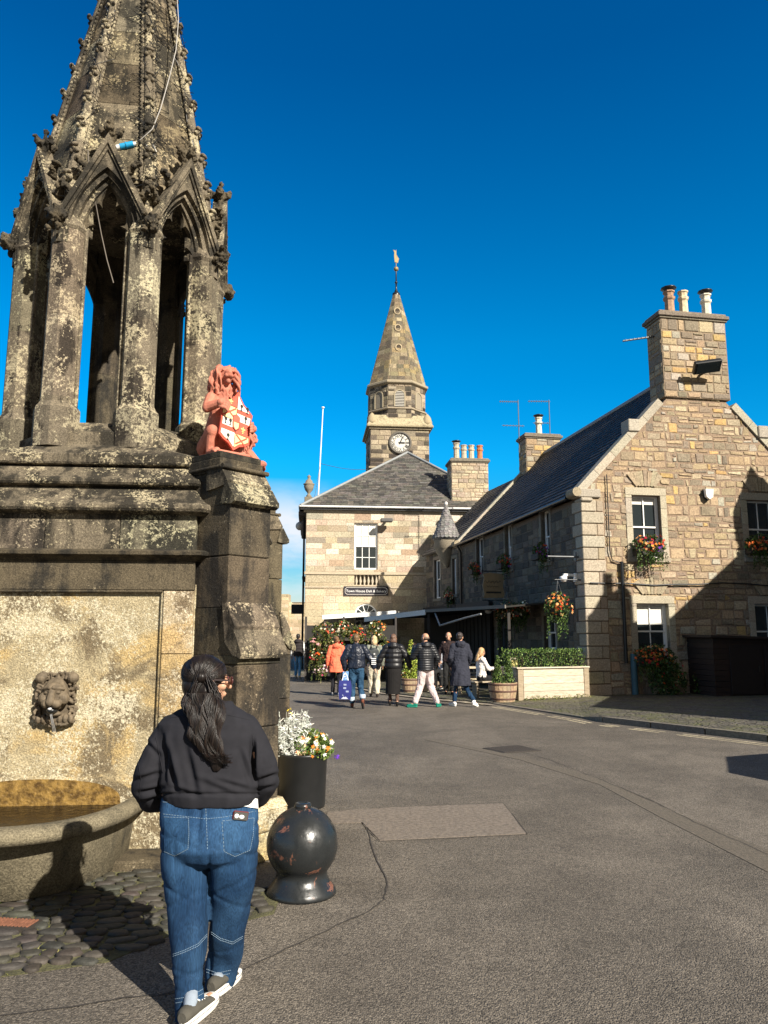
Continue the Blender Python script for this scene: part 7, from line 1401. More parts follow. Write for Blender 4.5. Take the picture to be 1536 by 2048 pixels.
# ---------------------------------------------------------------- painted lion statues on the buttress pedestals
M['lionpaint'] = plain('salmon_painted_stone', (.44, .15, .095), .8, var=.22, sc=14, bmp=.3, bs=70)
def lion(loc, rz, label):
    t = empty('lion_statue', loc, rz, label, 'statue', 'painted lion statues holding shields'); b = MB(); rr = random.Random(8)
    # faces +x; z up from the pedestal
    b.box(-.26, .22, -.17, .17, 0, .03, W1, .01)
    b.cap((-.16, 0, .15), (-.06, 0, .34), .125, .115, 14); b.cap((-.06, 0, .34), (-.05, 0, .54), .115, .085, 12); b.ell((-.04, 0, .40), (.10, .12, .15), 14, 10)
    for sg in (-1, 1):
        b.cap((-.14, sg * .10, .10), (.06, sg * .155, .20), .085, .058, 12); b.cap((.06, sg * .155, .20), (.02, sg * .15, .05), .052, .036, 10); b.cap((.02, sg * .15, .035), (.13, sg * .14, .03), .036, .034, 10)
        for k in range(4): b.cap((.11, sg * .14 + (k - 1.5) * .020, .035), (.155, sg * .14 + (k - 1.5) * .024, .018), .015, .013, 6)
    # right arm high across the top of the shield, left arm round its side
    for sg, el, wr, d in ((-1, (.03, -.20, .40), (.165, -.135, .425), Vector((.4, .75, -.35))), (1, (.04, .20, .30), (.15, .225, .265), Vector((.6, -.75, .0)))):
        b.cap((-.04, sg * .12, .50), el, .058, .046, 10); b.cap(el, wr, .044, .034, 10); d.normalize(); w_ = Vector(wr); b.ell(w_, (.042, .042, .034), 10, 8); up = Vector((0, 0, 1)) if sg > 0 else Vector((0, 0, 1)); sd = d.cross(Vector((1, 0, 0))).normalized()
        sd = (Vector((1, 0, 0)).cross(d)).normalized()
        for k in range(4): o = w_ + sd * (k - 1.5) * .022; p1 = o + d * .045 + Vector((.022, 0, 0)); p2 = p1 + d * .032 - Vector((.012, 0, 0)) + Vector((0, 0, -.01)); b.cap(o, p1, .0155, .0145, 7); b.cap(p1, p2, .0145, .010, 7)
    b.cap((-.05, 0, .54), (-.02, 0, .66), .085, .075, 12); OX, OZ = b, None
    keep = b; b = MB(); b.ell((.03, 0, .595), (.080, .070, .085), 14, 10)
    b.cap((.075, 0, .605), (.135, 0, .585), .040, .034, 10); b.ell((.155, 0, .595), (.020, .024, .015), 8, 6); b.cap((.05, 0, .545), (.115, 0, .530), .038, .024, 10)
    for sg in (-1, 1): b.ell((.125, sg * .022, .57), (.036, .024, .022), 8, 6); b.cap((.08, sg * .015, .635), (.095, sg * .05, .628), .013, .011, 7); b.ell((.02, sg * .07, .665), (.02, .016, .024), 8, 6)
    b.T = None; HT = Matrix.Translation((-.02, 0, .115)) @ Matrix.Translation((.03, 0, .59)) @ RZ(R(-14)) @ Matrix.Translation((-.03, 0, -.59))
    keep.add([HT @ Vector(v) for v in b.v], b.f, None, True); b = keep; b.T = HT
    # flowing mane of curling locks
    for k in range(60):
        az = rr.uniform(.75, 2 * PI - .75); el = rr.uniform(-.5, 1.35); c = Vector((.015, 0, .585)); d = Vector((math.cos(az) * math.cos(el), math.sin(az) * math.cos(el), math.sin(el))); p = c + Vector((d.x * .085, d.y * .085, d.z * .085)); L_ = rr.uniform(.10, .20); pts = []; ph = rr.uniform(0, 6); sd = Vector((-d.y, d.x, 0)).normalized() if abs(d.z) < .98 else Vector((0, 1, 0)); rs = []
        for i in range(8):
            u = i / 7; q = p + d * (.018 + .035 * math.sin(PI * min(1, u * 1.1))) * (1 - u * .3) + Vector((-.015, 0, -1)) * L_ * u + sd * .018 * math.sin(ph + 5.5 * u) + d * .012 * math.cos(ph + 5.5 * u) + Vector((d.x, d.y, 0)) * .03 * u
            pts.append(q); rs.append(.0125 * (1 - u) + .006)
        b.tube(pts, rs, 7)
    for k in range(22): y = rr.uniform(-.10, .10); L_ = rr.uniform(.07, .19); q = rr.uniform(-.02, .02); x0 = .055 - abs(y) * .5; b.tube([(x0, y, .53), (x0 + .02, y * 1.1 + q, .53 - L_ * .35), (x0 + .005, y - q, .53 - L_ * .7), (x0 + .022, y + q, .53 - L_)], [.014, .014, .011, .006], 6)
    b.T = None
    b.cap((-.22, .05, .06), (-.20, .17, .10), .022, .02, 8); b.cap((-.20, .17, .10), (-.1, .2, .05), .02, .022, 8); b.ell((-.07, .2, .045), (.045, .03, .028), 8, 6)
    remesh(b, 'body', M['lionpaint'], t, .0045, 1)
    # quartered shield, leaning, its own local plane: u across, v up
    Ms = Matrix.Translation((.185, 0, .045)) @ Matrix.Rotation(R(-8), 4, 'Y') @ Matrix.Rotation(R(-9), 4, 'X') @ Matrix(((0, 0, 1, 0), (1, 0, 0, 0), (0, 1, 0, 0), (0, 0, 0, 1)))
    HW, HH = .175, .50
    outl = [(0, 0), (.06, .05), (.12, .07), (.165, .10), (.16, .16), (.155, .24), (.165, .32), (.175, .37), (.135, .40), (.07, .44), (.02, .50), (0, .535), (-.02, .50), (-.07, .44), (-.135, .40), (-.175, .37), (-.165, .32), (-.155, .24), (-.16, .16), (-.165, .10), (-.12, .07), (-.06, .05)]
    def lay(poly, z, c, mb): o = mb.T; mb.T = Ms; mb.plate(poly, z, z + .0022, c); mb.T = o
    RD, WH, YL, BK, GD = (.56, .075, .04), (.74, .70, .58), (.78, .60, .27), (.012, .012, .012), (.80, .58, .2)
    a = MB(); a.T = Ms; a.plate(outl, -.022, .0, RD); a.T = None; sh = a.build('shield', M['col'], t)
    a = MB(); sc = .90; inner = [(x * sc, .265 + (y - .265) * sc) for x, y in outl]
    def clip(P, keep):      # keep half plane
        out = []
        for p, q in zip(P, P[1:] + P[:1]):
            a_, b_ = keep(p), keep(q)
            if a_ >= 0: out.append(p)
            if (a_ >= 0) != (b_ >= 0): u = a_ / (a_ - b_); out.append((p[0] + (q[0] - p[0]) * u, p[1] + (q[1] - p[1]) * u))
        return out
    YM = .265
    def region(x0, x1, y0, y1):
        P = inner
        for kf in (lambda p: p[0] - x0, lambda p: x1 - p[0], lambda p: p[1] - y0, lambda p: y1 - p[1]): P = clip(P, kf)
        return P
    def reg(x0, x1, y0, y1, c, z):
        P = region(x0, x1, y0, y1)
        if len(P) > 2: lay(P, z, c, a)
    reg(-.003, .003, 0, .53, BK, .001); G_ = .004
    # viewer sees +u to the right: upper right white with three cups and red bar, upper left red with lily then gold saltire
    reg(G_, 1, .375, 1, WH, .001); reg(G_, 1, .268, .335, WH, .001); reg(-1, -G_, .385, 1, (.56, .09, .05), .001); reg(-1, -G_, .268, .378, YL, .001)
    reg(-1, -G_, .195, .262, WH, .001); reg(-1, -G_, 0, .155, WH, .001); reg(G_, 1, .155, .262, (.56, .09, .05), .001); reg(G_, 1, 0, .150, YL, .001)
    def cup(u, v, s=.016): lay([(u + s * math.cos(k * PI / 5), v + .014 + s * math.sin(k * PI / 5)) for k in range(10)], .0035, BK, a); lay([(u - .005, v), (u + .005, v), (u + .005, v - .02), (u + .013, v - .03), (u - .013, v - .03), (u - .005, v - .02)][::-1], .0035, BK, a)
    for u, v in ((.045, .40), (.11, .395), (.10, .305), (-.11, .235), (-.06, .235), (-.07, .10)): cup(u, v)
    def saltire(x0, x1, y0, y1):
        for (p, q) in (((x0, y0), (x1, y1)), ((x0, y1), (x1, y0))): d = Vector((q[0] - p[0], q[1] - p[1])).normalized(); n_ = Vector((-d.y, d.x)) * .007; P = [(p[0] - n_.x, p[1] - n_.y), (q[0] - n_.x, q[1] - n_.y), (q[0] + n_.x, q[1] + n_.y), (p[0] + n_.x, p[1] + n_.y)]; lay(P, .0035 + .0005 * (p[1] > q[1]), RD, a)
    saltire(-.145, -.012, .275, .372); saltire(.012, .13, .06, .145)
    def lily(u, v, s=1.0):
        lay([(u, v + .030 * s), (u - .008 * s, v + .01 * s), (u, v - .012 * s), (u + .008 * s, v + .01 * s)], .004, GD, a)
        for sg in (-1, 1): P = [(u + sg * .004 * s, v - .008 * s), (u + sg * .012 * s, v + .014 * s), (u + sg * .024 * s, v + .012 * s), (u + sg * .022 * s, v + .002 * s), (u + sg * .012 * s, v + .002 * s)]; lay(P if sg < 0 else P[::-1], .004, GD, a)
        lay([(u - .014 * s, v - .016 * s), (u + .014 * s, v - .016 * s), (u + .014 * s, v - .011 * s), (u - .014 * s, v - .011 * s)], .0045, GD, a); lay([(u - .007 * s, v - .03 * s), (u + .007 * s, v - .03 * s), (u, v - .016 * s)], .004, GD, a)
    lily(.08, .205, 1.05); lily(-.075, .415, 1.0)
    es = [(0, .175), (.03, .20), (.035, .24), (.033, .30), (0, .318), (-.033, .30), (-.035, .24), (-.03, .20)]; lay([(x * 1.12, .245 + (y - .245) * 1.08) for x, y in es], .0055, BK, a); lay(es, .008, (.56, .09, .05), a); lay([(-.028, .245), (-.024, .205), (0, .182), (.024, .205), (.028, .245)], .0105, YL, a)
    for f in (): pass
    a.build('heraldic_panel', M['col'], sh); return t
LP = MF.W(0, 0, 0); u0 = R(5 - 45)
def ped(ang, r): a = R(5 + ang); return (MF.o[0] + r * math.cos(a), MF.o[1] + r * math.sin(a), 3.122)
lion(ped(-45, 1.50), R(5 - 52), 'salmon red lion statue holding a quartered shield on the nearer corner pedestal of the fountain')
bpy.data.objects['lion_statue'].scale = (.92, .90, 1.03)
t2 = copy_tree(bpy.data.objects['lion_statue']); t2.location = ped(45, 1.50); t2.rotation_euler = (0, 0, R(5 + 45)); t2['label'] = 'second red lion statue mostly hidden on the rear corner pedestal of the fountain'
# ---------------------------------------------------------------- the woman in the foreground
WY = 3.80; wo = empty('person', (-.84, WY, 0), 0, 'dark haired woman in a charcoal sweatshirt and blue barrel leg jeans seen from behind', 'person')
OW = Vector(wo.location)
def wp(x, y, dy=0.0): return atY(x, y, WY + dy) - OW
def wring(xl, xr, y, dy, th_, n=28, sq=2.3, tilt=0.0, back=1.0):
    l, r = wp(xl, y, dy), wp(xr, y, dy); c = (l + r) / 2; hw = (r.x - l.x) / 2; out = []
    for i in range(n):
        a = 2 * PI * i / n; cx, sy = math.cos(a), math.sin(a); e = 2 / sq
        u = math.copysign(abs(cx) ** e, cx) * hw; v = math.copysign(abs(sy) ** e, sy) * th_ * (back if sy < 0 else 1)
        out.append((c.x + u, c.y + v, c.z + tilt * u))
    return out
# jeans
j = MB()
j.loft([wring(326, 512, 1594, .0, .115), wring(323, 514, 1622, .0, .125), wring(320, 517, 1655, -.01, .14), wring(321, 517, 1690, -.015, .150), wring(328, 511, 1712, -.01, .13), wring(345, 495, 1728, .0, .08)])
j.loft([wring(323, 414, 1690, -.01, .125), wring(325, 415, 1730, -.01, .115), wring(330, 418, 1770, -.01, .10), wring(335, 419, 1810, -.02, .093), wring(339, 417, 1850, -.035, .088), wring(344, 412, 1890, -.055, .083), wring(345, 409, 1930, -.075, .078), wring(347, 407, 1965, -.095, .072), wring(350, 408, 1994, -.11, .070, tilt=.30), wring(352, 410, 2014, -.12, .070, tilt=.50), wring(352, 410, 2031, -.125, .070, tilt=.62)])
j.loft([wring(422, 515, 1690, .0, .125), wring(421, 513, 1730, .01, .115), wring(421, 507, 1770, .03, .10), wring(422, 500, 1810, .055, .093), wring(419, 495, 1850, .085, .088), wring(415, 489, 1885, .12, .083), wring(414, 483, 1915, .15, .078), wring(412, 476, 1940, .175, .074), wring(410, 467, 1975, .19, .071, tilt=.10)])
WPK = lambda co: (768 + FPX * (co.x + OW.x) / ((co.y + OW.y) * CP + (co.z - EYE) * SP), 1024 - FPX * (-(co.y + OW.y) * SP + (co.z - EYE) * CP) / ((co.y + OW.y) * CP + (co.z - EYE) * SP))
def jf(co, n):
    a = .0125 * mn.noise(Vector((co.x * 7 + co.z * 3, co.y * 6, co.z * 5))) + .0035 * mn.noise(Vector((co.x * 22, co.y * 18, co.z * 14 + 5)))
    # creases: under the seat, behind the knees, at the hems
    for (zc, am, wd_, sl) in ((.735, .010, .010, .28), (.70, .006, .010, -.35), (.50, .007, .012, .5), (.455, .006, .012, -.5), (.20, .005, .010, .2), (.155, .005, .010, -.25), (.12, .004, .008, .1)):
        d = (co.z - zc - sl * (abs(co.x) - .1) * (1 if co.x < 0 else 1)) / wd_; a -= am * math.exp(-d * d) * (.6 + .5 * mn.noise(Vector((co.x * 9, zc * 9, 0)))) * (1 if co.y < .05 else .3)
    px, py = WPK(co)
    if py > 1700 and n.y < .5: a -= .010 * math.exp(-((px - (417 + 2 * min(1, (py - 1700) / 80))) / 3.5) ** 2) * min(1, (py - 1700) / 30)
    a -= .012 * math.exp(-((co.x - .0) / .012) ** 2) * (1 if .70 < co.z < .92 and co.y < 0 else 0) * min(1, max(0, (co.z - .70) * 12))
    return co + n * a
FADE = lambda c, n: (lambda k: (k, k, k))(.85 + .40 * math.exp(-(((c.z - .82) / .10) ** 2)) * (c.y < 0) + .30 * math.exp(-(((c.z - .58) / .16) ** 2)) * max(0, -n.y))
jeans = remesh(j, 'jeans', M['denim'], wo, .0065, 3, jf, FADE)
def bvh(o): return BVHTree.FromPolygons([v.co for v in o.data.vertices], [tuple(p.vertices) for p in o.data.polygons])
BJ = bvh(jeans)
def drape(B, pts, off=.0015, sub=8):
    out = []; eye = Vector((0, 0, EYE)) - OW
    for (a, b_) in zip(pts[:-1], pts[1:]):
        for k in range(sub + (b_ == pts[-1])):
            u = k / sub; r = Vector(ray(a[0] + (b_[0] - a[0]) * u, a[1] + (b_[1] - a[1]) * u)).normalized(); h = B.ray_cast(eye, r)
            if h[0] is not None: out.append(h[0] + h[1] * off)
    return out
THR = plain('pale_stitching', (.17, .24, .31), .9)
def seam(B, name, lines, r_, mat, parent, n=5, off=.001, dash=False):
    a = MB()
    for l in lines:
        P = drape(B, l, off)
        if len(P) < 2: continue
        if dash:
            for k in range(0, len(P) - 1): 
                p, q = P[k], P[k + 1]; m_ = max(1, int((q - p).length / .009))
                for i in range(m_): a.tube([p.lerp(q, (i + .1) / m_), p.lerp(q, (i + .72) / m_)], r_, 4, sm=False)
        else: a.tube(P, r_, n)
    return a.build(name, mat, parent)
L_ = [[(326, 1628), (370, 1633), (412, 1638), (450, 1634), (512, 1622)], [(326, 1604), (370, 1607), (412, 1609)], [(411, 1606), (413, 1650), (415, 1700)],
      [(328, 1634), (377, 1636), (378, 1665), (376, 1698), (350, 1712), (328, 1703)], [(444, 1642), (508, 1636), (506, 1670), (500, 1700), (470, 1713), (448, 1703), (444, 1642)],
      [(342, 1910), (370, 1900), (395, 1888), (414, 1868)], [(342, 1914), (370, 1904), (396, 1892), (414, 1872)], [(418, 1860), (440, 1876), (465, 1884), (486, 1872)], [(418, 1864), (440, 1880), (465, 1888), (485, 1876)],
      [(350, 1998), (380, 1993), (406, 1978)], [(351, 2006), (381, 2001), (407, 1986)], [(413, 1938), (435, 1946), (462, 1940)], [(413, 1944), (435, 1952), (460, 1947)]]
seam(BJ, 'stitching', L_, .0013, THR, jeans, dash=True)
for P in ([(329, 1636), (376, 1638), (376, 1697), (350, 1710), (329, 1702)], [(446, 1644), (506, 1638), (499, 1699), (470, 1711), (449, 1702)]):
    pk_ = MB(); D = drape(BJ, P + [P[0]], .0022, 6); c_ = sum(D, Vector()) / len(D); h = BJ.find_nearest(c_); c_ = h[0] + h[1] * .003
    mid = [BJ.find_nearest(p.lerp(c_, .5))[0] + BJ.find_nearest(p.lerp(c_, .5))[1] * .003 for p in D]; n = len(D); pk_.add(D + mid + [c_], [(i, i + 1, n + i + 1, n + i) for i in range(n - 1)] + [(n + i, n + i + 1, 2 * n) for i in range(n - 1)], (1.25, 1.25, 1.22), True)
    pk_.build('back_pocket', M['denim'], jeans)
# sweatshirt
s_ = MB()
s_.loft([wring(331, 511, 1607, .0, .122), wring(327, 514, 1596, .0, .128), wring(323, 516, 1578, .0, .135), wring(320, 516, 1545, .0, .135), wring(317, 518, 1505, .0, .13), wring(314, 520, 1470, .005, .125), wring(316, 516, 1446, .01, .115), wring(336, 499, 1432, .015, .10), wring(356, 480, 1419, .02, .085), wring(374, 466, 1411, .03, .075), wring(380, 461, 1404, .03, .07)])
cap3 = lambda mb, pts, rs: [mb.cap(p, q, r1, r2, 14) for (p, q, r1, r2) in zip(pts[:-1], pts[1:], rs[:-1], rs[1:])]
cap3(s_, [wp(341, 1455, .01), wp(318, 1494, .0), wp(300, 1537, -.01), wp(292, 1574, .02), wp(305, 1598, .10), wp(336, 1602, .20)], [.062, .062, .064, .069, .064, .046])
cap3(s_, [wp(492, 1455, .01), wp(514, 1492, .0), wp(531, 1530, -.005), wp(534, 1561, .03), wp(519, 1588, .10), wp(508, 1601, .19)], [.062, .060, .060, .062, .058, .044])
s_.tube([Vector(wp(380, 1409, .03)), Vector(wp(420, 1412, -.055)), Vector(wp(461, 1409, .03)), Vector(wp(420, 1404, .10)), Vector(wp(380, 1409, .03))], .014, 8)
CRS = [((326, 1478), (330, 1560), 5, .022), ((507, 1480), (509, 1560), 5, .022), ((372, 1490), (392, 1585), 9, .016), ((335, 1500), (352, 1580), 8, .022), ((325, 1470), (345, 1560), 7, .014), ((480, 1500), (502, 1565), 7, .014), ((508, 1490), (512, 1560), 6, .020), ((270, 1560), (320, 1545), 6, .012), ((275, 1585), (325, 1575), 6, .014), ((515, 1560), (560, 1548), 6, .014), ((512, 1580), (550, 1572), 6, .013), ((395, 1560), (470, 1590), 8, .010), ((340, 1575), (400, 1592), 6, .010), ((290, 1480), (318, 1512), 6, .010), ((430, 1560), (505, 1580), 6, .009), ((280, 1605), (330, 1590), 5, .010)]
def sf(co, n):
    a = .0065 * mn.noise(Vector((co.x * 8 + 3, co.y * 6, co.z * 6 + co.x * 4))) + .0025 * mn.noise(Vector((co.x * 24, co.y * 20, co.z * 20)))
    if n.y < .4:
        px, py = WPK(co)
        for (p, q, w_, am) in CRS:
            dx, dy = q[0] - p[0], q[1] - p[1]; L2 = dx * dx + dy * dy; u = ((px - p[0]) * dx + (py - p[1]) * dy) / L2
            if -.15 < u < 1.15:
                d = ((px - p[0]) * dy - (py - p[1]) * dx) / math.sqrt(L2); e = math.sin(PI * min(1, max(0, (u + .15) / 1.3))); a += 1.5 * am * e * (math.exp(-((d - w_ * .9) / w_) ** 2) * .55 - math.exp(-(d / w_) ** 2) * .75)
        a -= .010 * math.exp(-((py - 1589) / 3.0) ** 2) * (321 < px < 518)
    return co + n * a
swt = plain('charcoal_sweatshirt', (.016, .016, .020), .88, var=.12, sc=22, bmp=.25, bs=220, spec=.2, bd=.003)
sweat = remesh(s_, 'sweatshirt', swt, wo, .0062, 3, sf); BS = bvh(sweat)
seam(BS, 'seam', [[(312, 1475), (318, 1505), (326, 1545)], [(504, 1470), (510, 1505), (512, 1540)], [(340, 1436), (380, 1430)], [(455, 1430), (500, 1440)], [(276, 1520), (282, 1560), (278, 1600)]], .0016, swt, sweat, off=.0005)
# white top showing at the hem and the phone in the pocket
wt_ = MB(); hemL = [(452, 1606), (470, 1608), (490, 1612), (508, 1614), (514, 1616)]; P1 = [v for v in drape(BJ, [(452, 1600), (480, 1600), (513, 1598)], .006, 8)]; P2 = [v for v in drape(BJ, [(452, 1603), (480, 1611), (514, 1617)], .007, 8)]; n = min(len(P1), len(P2))
wt_.add(P1[:n] + P2[:n], [(i, i + 1, n + i + 1, n + i) for i in range(n - 1)], (.78, .78, .76), True); wt_.build('white_hem', M['cloth'], wo)
PC = drape(BJ, [(480, 1634), (482, 1635)], .006, 1)
if PC:
    ph = empty('smartphone', tuple(PC[0] + OW), 0, 'smartphone with a dark red case sticking out of the jeans back pocket', 'phone'); hN = BJ.find_nearest(PC[0])[1]; ph.rotation_euler = (0, 0, math.atan2(hN.x, -hN.y) * -1 * -1)
    a = MB(); a.T = Matrix.Rotation(R(10), 4, 'Y'); a.box(-.036, .036, -.006, .004, -.014, .026, (.10, .012, .015), .004); a.build('case', M['col'], ph); a = MB(); a.T = Matrix.Rotation(R(10), 4, 'Y'); a.box(-.032, .032, -.0085, -.0062, -.012, .022, (.05, .05, .045)); a.build('back', M['col'], ph)
    a = MB(); a.T = Matrix.Rotation(R(10), 4, 'Y'); a.ell((-.02, -.009, .004), (.011, .003, .010), 10, 6, (.75, .73, .7)); a.ell((.004, -.009, .002), (.013, .003, .009), 10, 6, (.7, .68, .66)); a.build('sticker', M['col'], ph)
# body: one continuous figure; head turned to her right
b = MB(); nk = wp(420, 1412, .03); hcw = wp(415, 1362, .02); HY = R(-62)
b.ell(wp(418, 1640, .0), (.17, .10, .13)); b.ell(wp(418, 1530, .01), (.16, .09, .22)); b.cap(wp(345, 1450, .01), wp(490, 1450, .01), .05, .05); b.cap(wp(420, 1450, .02), hcw + Vector((0, .01, -.05)), .058, .050)
for pts, rs in (([wp(345, 1452, .01), wp(300, 1540, .0), wp(296, 1580, .04), wp(352, 1606, .21)], [.045, .038, .036, .025]), ([wp(490, 1452, .01), wp(530, 1535, .0), wp(528, 1568, .05), wp(505, 1603, .20)], [.045, .038, .036, .025])): cap3(b, pts, rs)
hand(b, wp(352, 1606, .20), Vector((.6, .1, -.6)), (0, 1, 0), .95, .8); hand(b, wp(506, 1602, .185), Vector((.02, -.05, -1)), (1, .2, 0), .95, .7, -1)
for pts in ([wp(370, 1680, -.0), wp(380, 1860, -.02), wp(382, 2020, -.13)], [wp(468, 1680, .0), wp(455, 1850, .09), wp(438, 1965, .20)]): cap3(b, pts, [.08, .05, .036])
fL, fR = [Vector(gnd(x, y)) - OW for x, y in ((366, 2062), (428, 2003))], [Vector(gnd(x, y)) - OW for x, y in ((424, 1998), (474, 1953))]
for (hl, to), an in ((fL, wp(382, 2018, -.13)), (fR, wp(438, 1965, .20))): b.cap(an, hl.lerp(to, .18) + Vector((0, 0, .055)), .032, .024); b.cap(hl.lerp(to, .18) + Vector((0, 0, .05)), hl.lerp(to, .85) + Vector((0, 0, .038)), .024, .018)
head(b, hcw, HY, R(-4), 1.0); remesh(b, 'body', M['skin'], wo, .0055, 2)
# shoes
def sneaker(hl, to, an):
    a = MB(); d = (to - hl); L_ = d.length; d.normalize(); sd = Vector((d.y, -d.x, 0)); Z = Vector((0, 0, 1))
    def rg(u, w_, z0, z1, n=16): c = hl + d * u * L_; return [c + sd * (w_ * math.cos(2 * PI * i / n)) + Z * (z0 + (z1 - z0) * (.5 + .5 * math.sin(2 * PI * i / n))) for i in range(n)]
    sole = MB(); n = 28; ol = []
    for i in range(n):
        t = 2 * PI * i / n; u = .5 + .56 * math.cos(t); w_ = (.036 + .012 * max(0, math.cos(t - .2))) ; ol.append(hl + d * (u * L_) + sd * (math.copysign(abs(math.sin(t)) ** .75, math.sin(t)) * w_))
    rings = [[p * 1 + Z * z + (hl + d * .5 * L_ - p) * k for p in ol] for z, k in ((.002, .06), (.008, .0), (.030, .0), (.036, .03), (.036, .16))]
    sole.loft(rings, (.74, .72, .66), sm=True)
    a.loft([rg(-.05, .020, .03, .075), rg(.0, .032, .03, .085), rg(.12, .036, .03, .088), rg(.35, .037, .03, .082), rg(.58, .040, .028, .068), rg(.78, .041, .028, .052)], (.075, .07, .058), sm=True)
    u_ = a.build('shoe', M['cloth'], wo); sole.build('sole', M['cloth'], u_); tp = MB(); tp.loft([rg(.76, .0415, .028, .054), rg(.88, .040, .026, .050), rg(.98, .030, .026, .044), rg(1.04, .016, .028, .036)], (.74, .72, .66), sm=True); tp.build('toe_cap', M['cloth'], u_)
    lc = MB()
    for k in range(5): u = .36 + k * .085; c = hl + d * u * L_ + Z * (.083 - k * .0068); lc.tube([c - sd * .022 - Z * .004, c + Z * .003, c + sd * .022 - Z * .004], .003, 6, (.76, .75, .7))
    lc.build('laces', M['cloth'], u_); st_ = MB(); st_.tube([p + Z * .026 + (p - (hl + d * .5 * L_)).normalized() * .0012 for p in ol + ol[:1]], .0016, 4, (.03, .03, .03)); st_.build('sole_stripe', M['cloth'], u_)
    sk = MB(); sk.cap(hl + d * .05 + Z * .065, an + Z * .05, .029, .031, 12, (.24, .28, .33)); sk.build('sock', M['cloth'], u_)
sneaker(fL[0], fL[1], wp(382, 2010, -.13)); sneaker(fR[0], fR[1], wp(438, 1960, .20))
# hair: half up, long wavy lengths down the back
hr_ = MB(); rr = random.Random(17); Mh = Matrix.Translation(hcw) @ Matrix.Rotation(HY, 4, 'Z') @ Matrix.Rotation(R(-4), 4, 'X'); inv = Mh.inverted()
cap_ = MB(); cap_.T = Mh; cap_.ell((0, -.022, .036), (.084, .104, .092), 20, 14); cap_.ell((0, -.05, -.02), (.076, .07, .08), 18, 12); cap_.ell((-.05, -.03, -.06), (.03, .06, .07), 14, 10); cap_.ell((0, .025, .075), (.055, .05, .03), 12, 8); cap_.T = None
knot = wp(394, 1364, -.085)
cap_.ell(knot + Vector((.015, .02, .02)), (.026, .03, .030), 14, 10)
mass = [(wp(407, 1385, -.035), .088, .06), (wp(408, 1410, -.075), .094, .05), (wp(411, 1440, -.105), .090, .040), (wp(410, 1470, -.125), .074, .034), (wp(420, 1497, -.13), .056, .028), (wp(433, 1518, -.13), .045, .018)]
for (c, rx, ry) in mass: cap_.ell(c, (rx * .80, ry * .75, .06), 14, 10)
HC = (.009, .0065, .0055)
hbase = remesh(cap_, 'hair', M['hair'], wo, .006, 3, lambda co, n: co + n * (.004 * mn.noise(Vector((co.x * 60, co.y * 20, co.z * 9)))), lambda c, n: HC)
def strand(P, r0_, c, mb=hr_): mb.tube(P, [r0_ * (1 - .75 * (i / (len(P) - 1)) ** 2) for i in range(len(P))], 5, c)
for k in range(900):      # lengths
    a = rr.uniform(-1, 1); dep = rr.uniform(0, 1); L_ = min(1, rr.uniform(.60, 1.08) - .25 * max(0, -a)); P = []; ph = 2.4 * math.sin(a * 5) + rr.gauss(0, .18); wv = .004 + .010 * abs(math.sin(a * 9 + dep)); cc = jit(rr.choice([HC, HC, HC, (.018, .011, .008), (.013, .009, .007)]), .3, rr)
    n = 16
    for i in range(n):
        u = i / (n - 1) * L_ * (len(mass) - 1); k0 = min(len(mass) - 2, int(u)); f_ = u - k0; c = mass[k0][0].lerp(mass[k0 + 1][0], min(1.25, f_)); rx = mass[k0][1] + (mass[k0 + 1][1] - mass[k0][1]) * f_; ry = mass[k0][2] + (mass[k0 + 1][2] - mass[k0][2]) * f_
        x = a * rx * 1.0 + wv * math.sin(ph + u * 2.6); y = -math.sqrt(max(0, 1 - a * a)) * ry * (.75 + .4 * dep) + wv * .5 * math.cos(ph + u * 2.6); P.append(c + Vector((x, y, 0)))
    if L_ > .85: P += [P[-1] + Vector((.014, -.006, -.014)), P[-1] + Vector((.014 + rr.uniform(.008, .03), -.006, -.014 + rr.uniform(-.004, .012)))]
    strand(P, rr.uniform(.0013, .0029), cc)
crown = Mh @ Vector((0, -.02, .125))
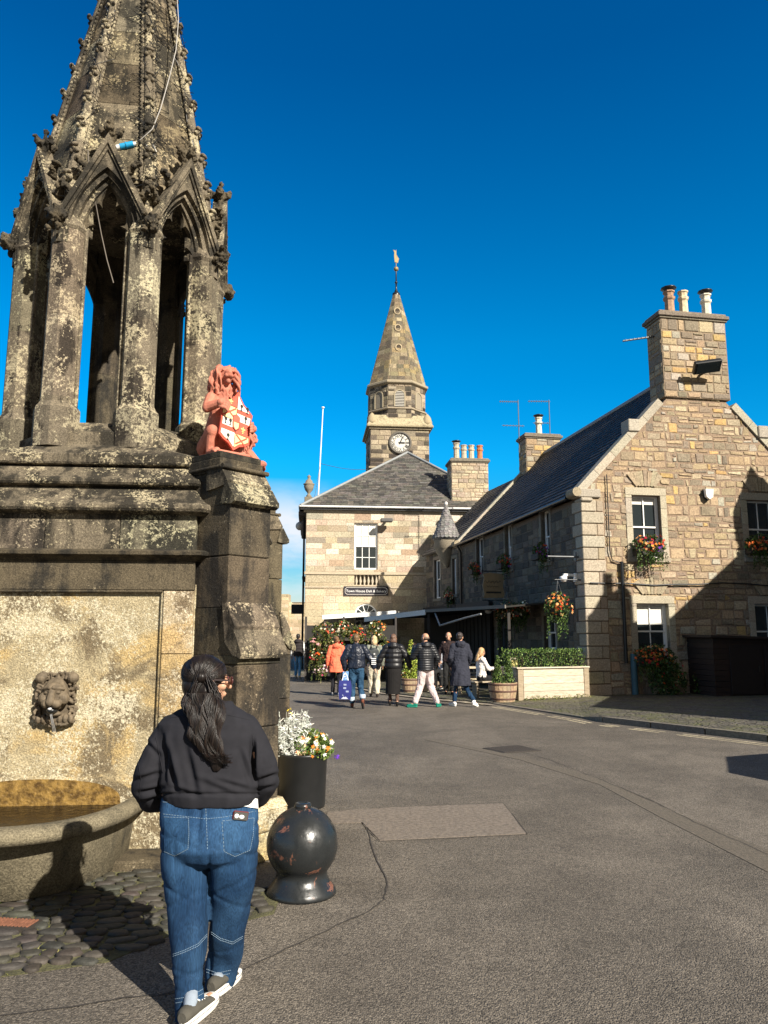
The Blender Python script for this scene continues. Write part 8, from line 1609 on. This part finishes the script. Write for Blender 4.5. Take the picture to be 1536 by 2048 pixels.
for k in range(420):      # combed back over the crown to the tie
    az = rr.uniform(-2.6, 2.6) + PI / 2; st = Vector((math.cos(az) * .080, math.sin(az) * .10 - .02, rr.uniform(.01, .10))); e = inv @ knot; P = []
    for i in range(12):
        u = i / 11; q = st.lerp(e, u); c0 = Vector((0, -.022, .036)); d = (q - c0); R_ = Vector((.086, .107, .095)); l_ = math.sqrt((d.x / R_.x) ** 2 + (d.y / R_.y) ** 2 + (d.z / R_.z) ** 2); q2 = c0 + d / max(l_, .05) * (1.0 + .01 * rr.random()); P.append(Mh @ (q2.lerp(e, max(0, u - .8) * 5 * .9)))
    strand(P, rr.uniform(.0016, .003), jit(rr.choice([HC, HC, (.016, .011, .009)]), .4, rr))
for k in range(150):      # sides falling behind the ear
    sg = rr.choice([-1, -1, 1]); st = Vector((sg * .078, rr.uniform(-.08, .0 if sg > 0 else .03), rr.uniform(-.01, .05))); p = Mh @ st; e = mass[1][0] + Vector(((.95 if (Mh @ st).x > hcw.x else -1) * mass[1][1] * rr.uniform(.6, 1.02), rr.uniform(-.03, .03), rr.uniform(-.05, .05))); P = [p.lerp(e, i / 7) + (p - hcw).normalized() * .014 * math.sin(PI * i / 7) for i in range(8)]; strand(P, .003, jit(HC, .4, rr))
for k in range(26):      # wind blown wisps
    p = Mh @ Vector((rr.uniform(-.07, .07), rr.uniform(-.05, .07), rr.uniform(.04, .10))); d = Vector((rr.uniform(-.3, 1), rr.uniform(-.3, .2), rr.uniform(-.1, .9))).normalized(); hr_.tube([p, p + d * .03 + Vector((0, 0, .008)), p + d * .06 + Vector((.012, 0, .004))], [.0009, .0007, .0004], 4, HC)
for k in range(9): p = Mh @ Vector((.06, .06, .03)); hr_.tube([p, p + Vector((.03, 0, rr.uniform(-.002, .008))), p + Vector((rr.uniform(.06, .10), 0, rr.uniform(-.01, .02)))], [.001, .0008, .0004], 4, HC)
hr_.build('hair_strands', M['hair'], hbase)
gl = MB(); gl.T = Mh
for sg in (-1, 1): gl.box(sg * .080 - .002, sg * .080 + .002, .0, .085, .006, .014, (.03, .02, .02)); gl.ell((sg * .032, .108, .008), (.027, .006, .021), 12, 8, (.10, .03, .03))
gl.box(-.02, .02, .107, .112, .010, .016, (.1, .03, .03)); gl.build('glasses', plain('red_plastic', (1, 1, 1), .3, usecol=True), wo)
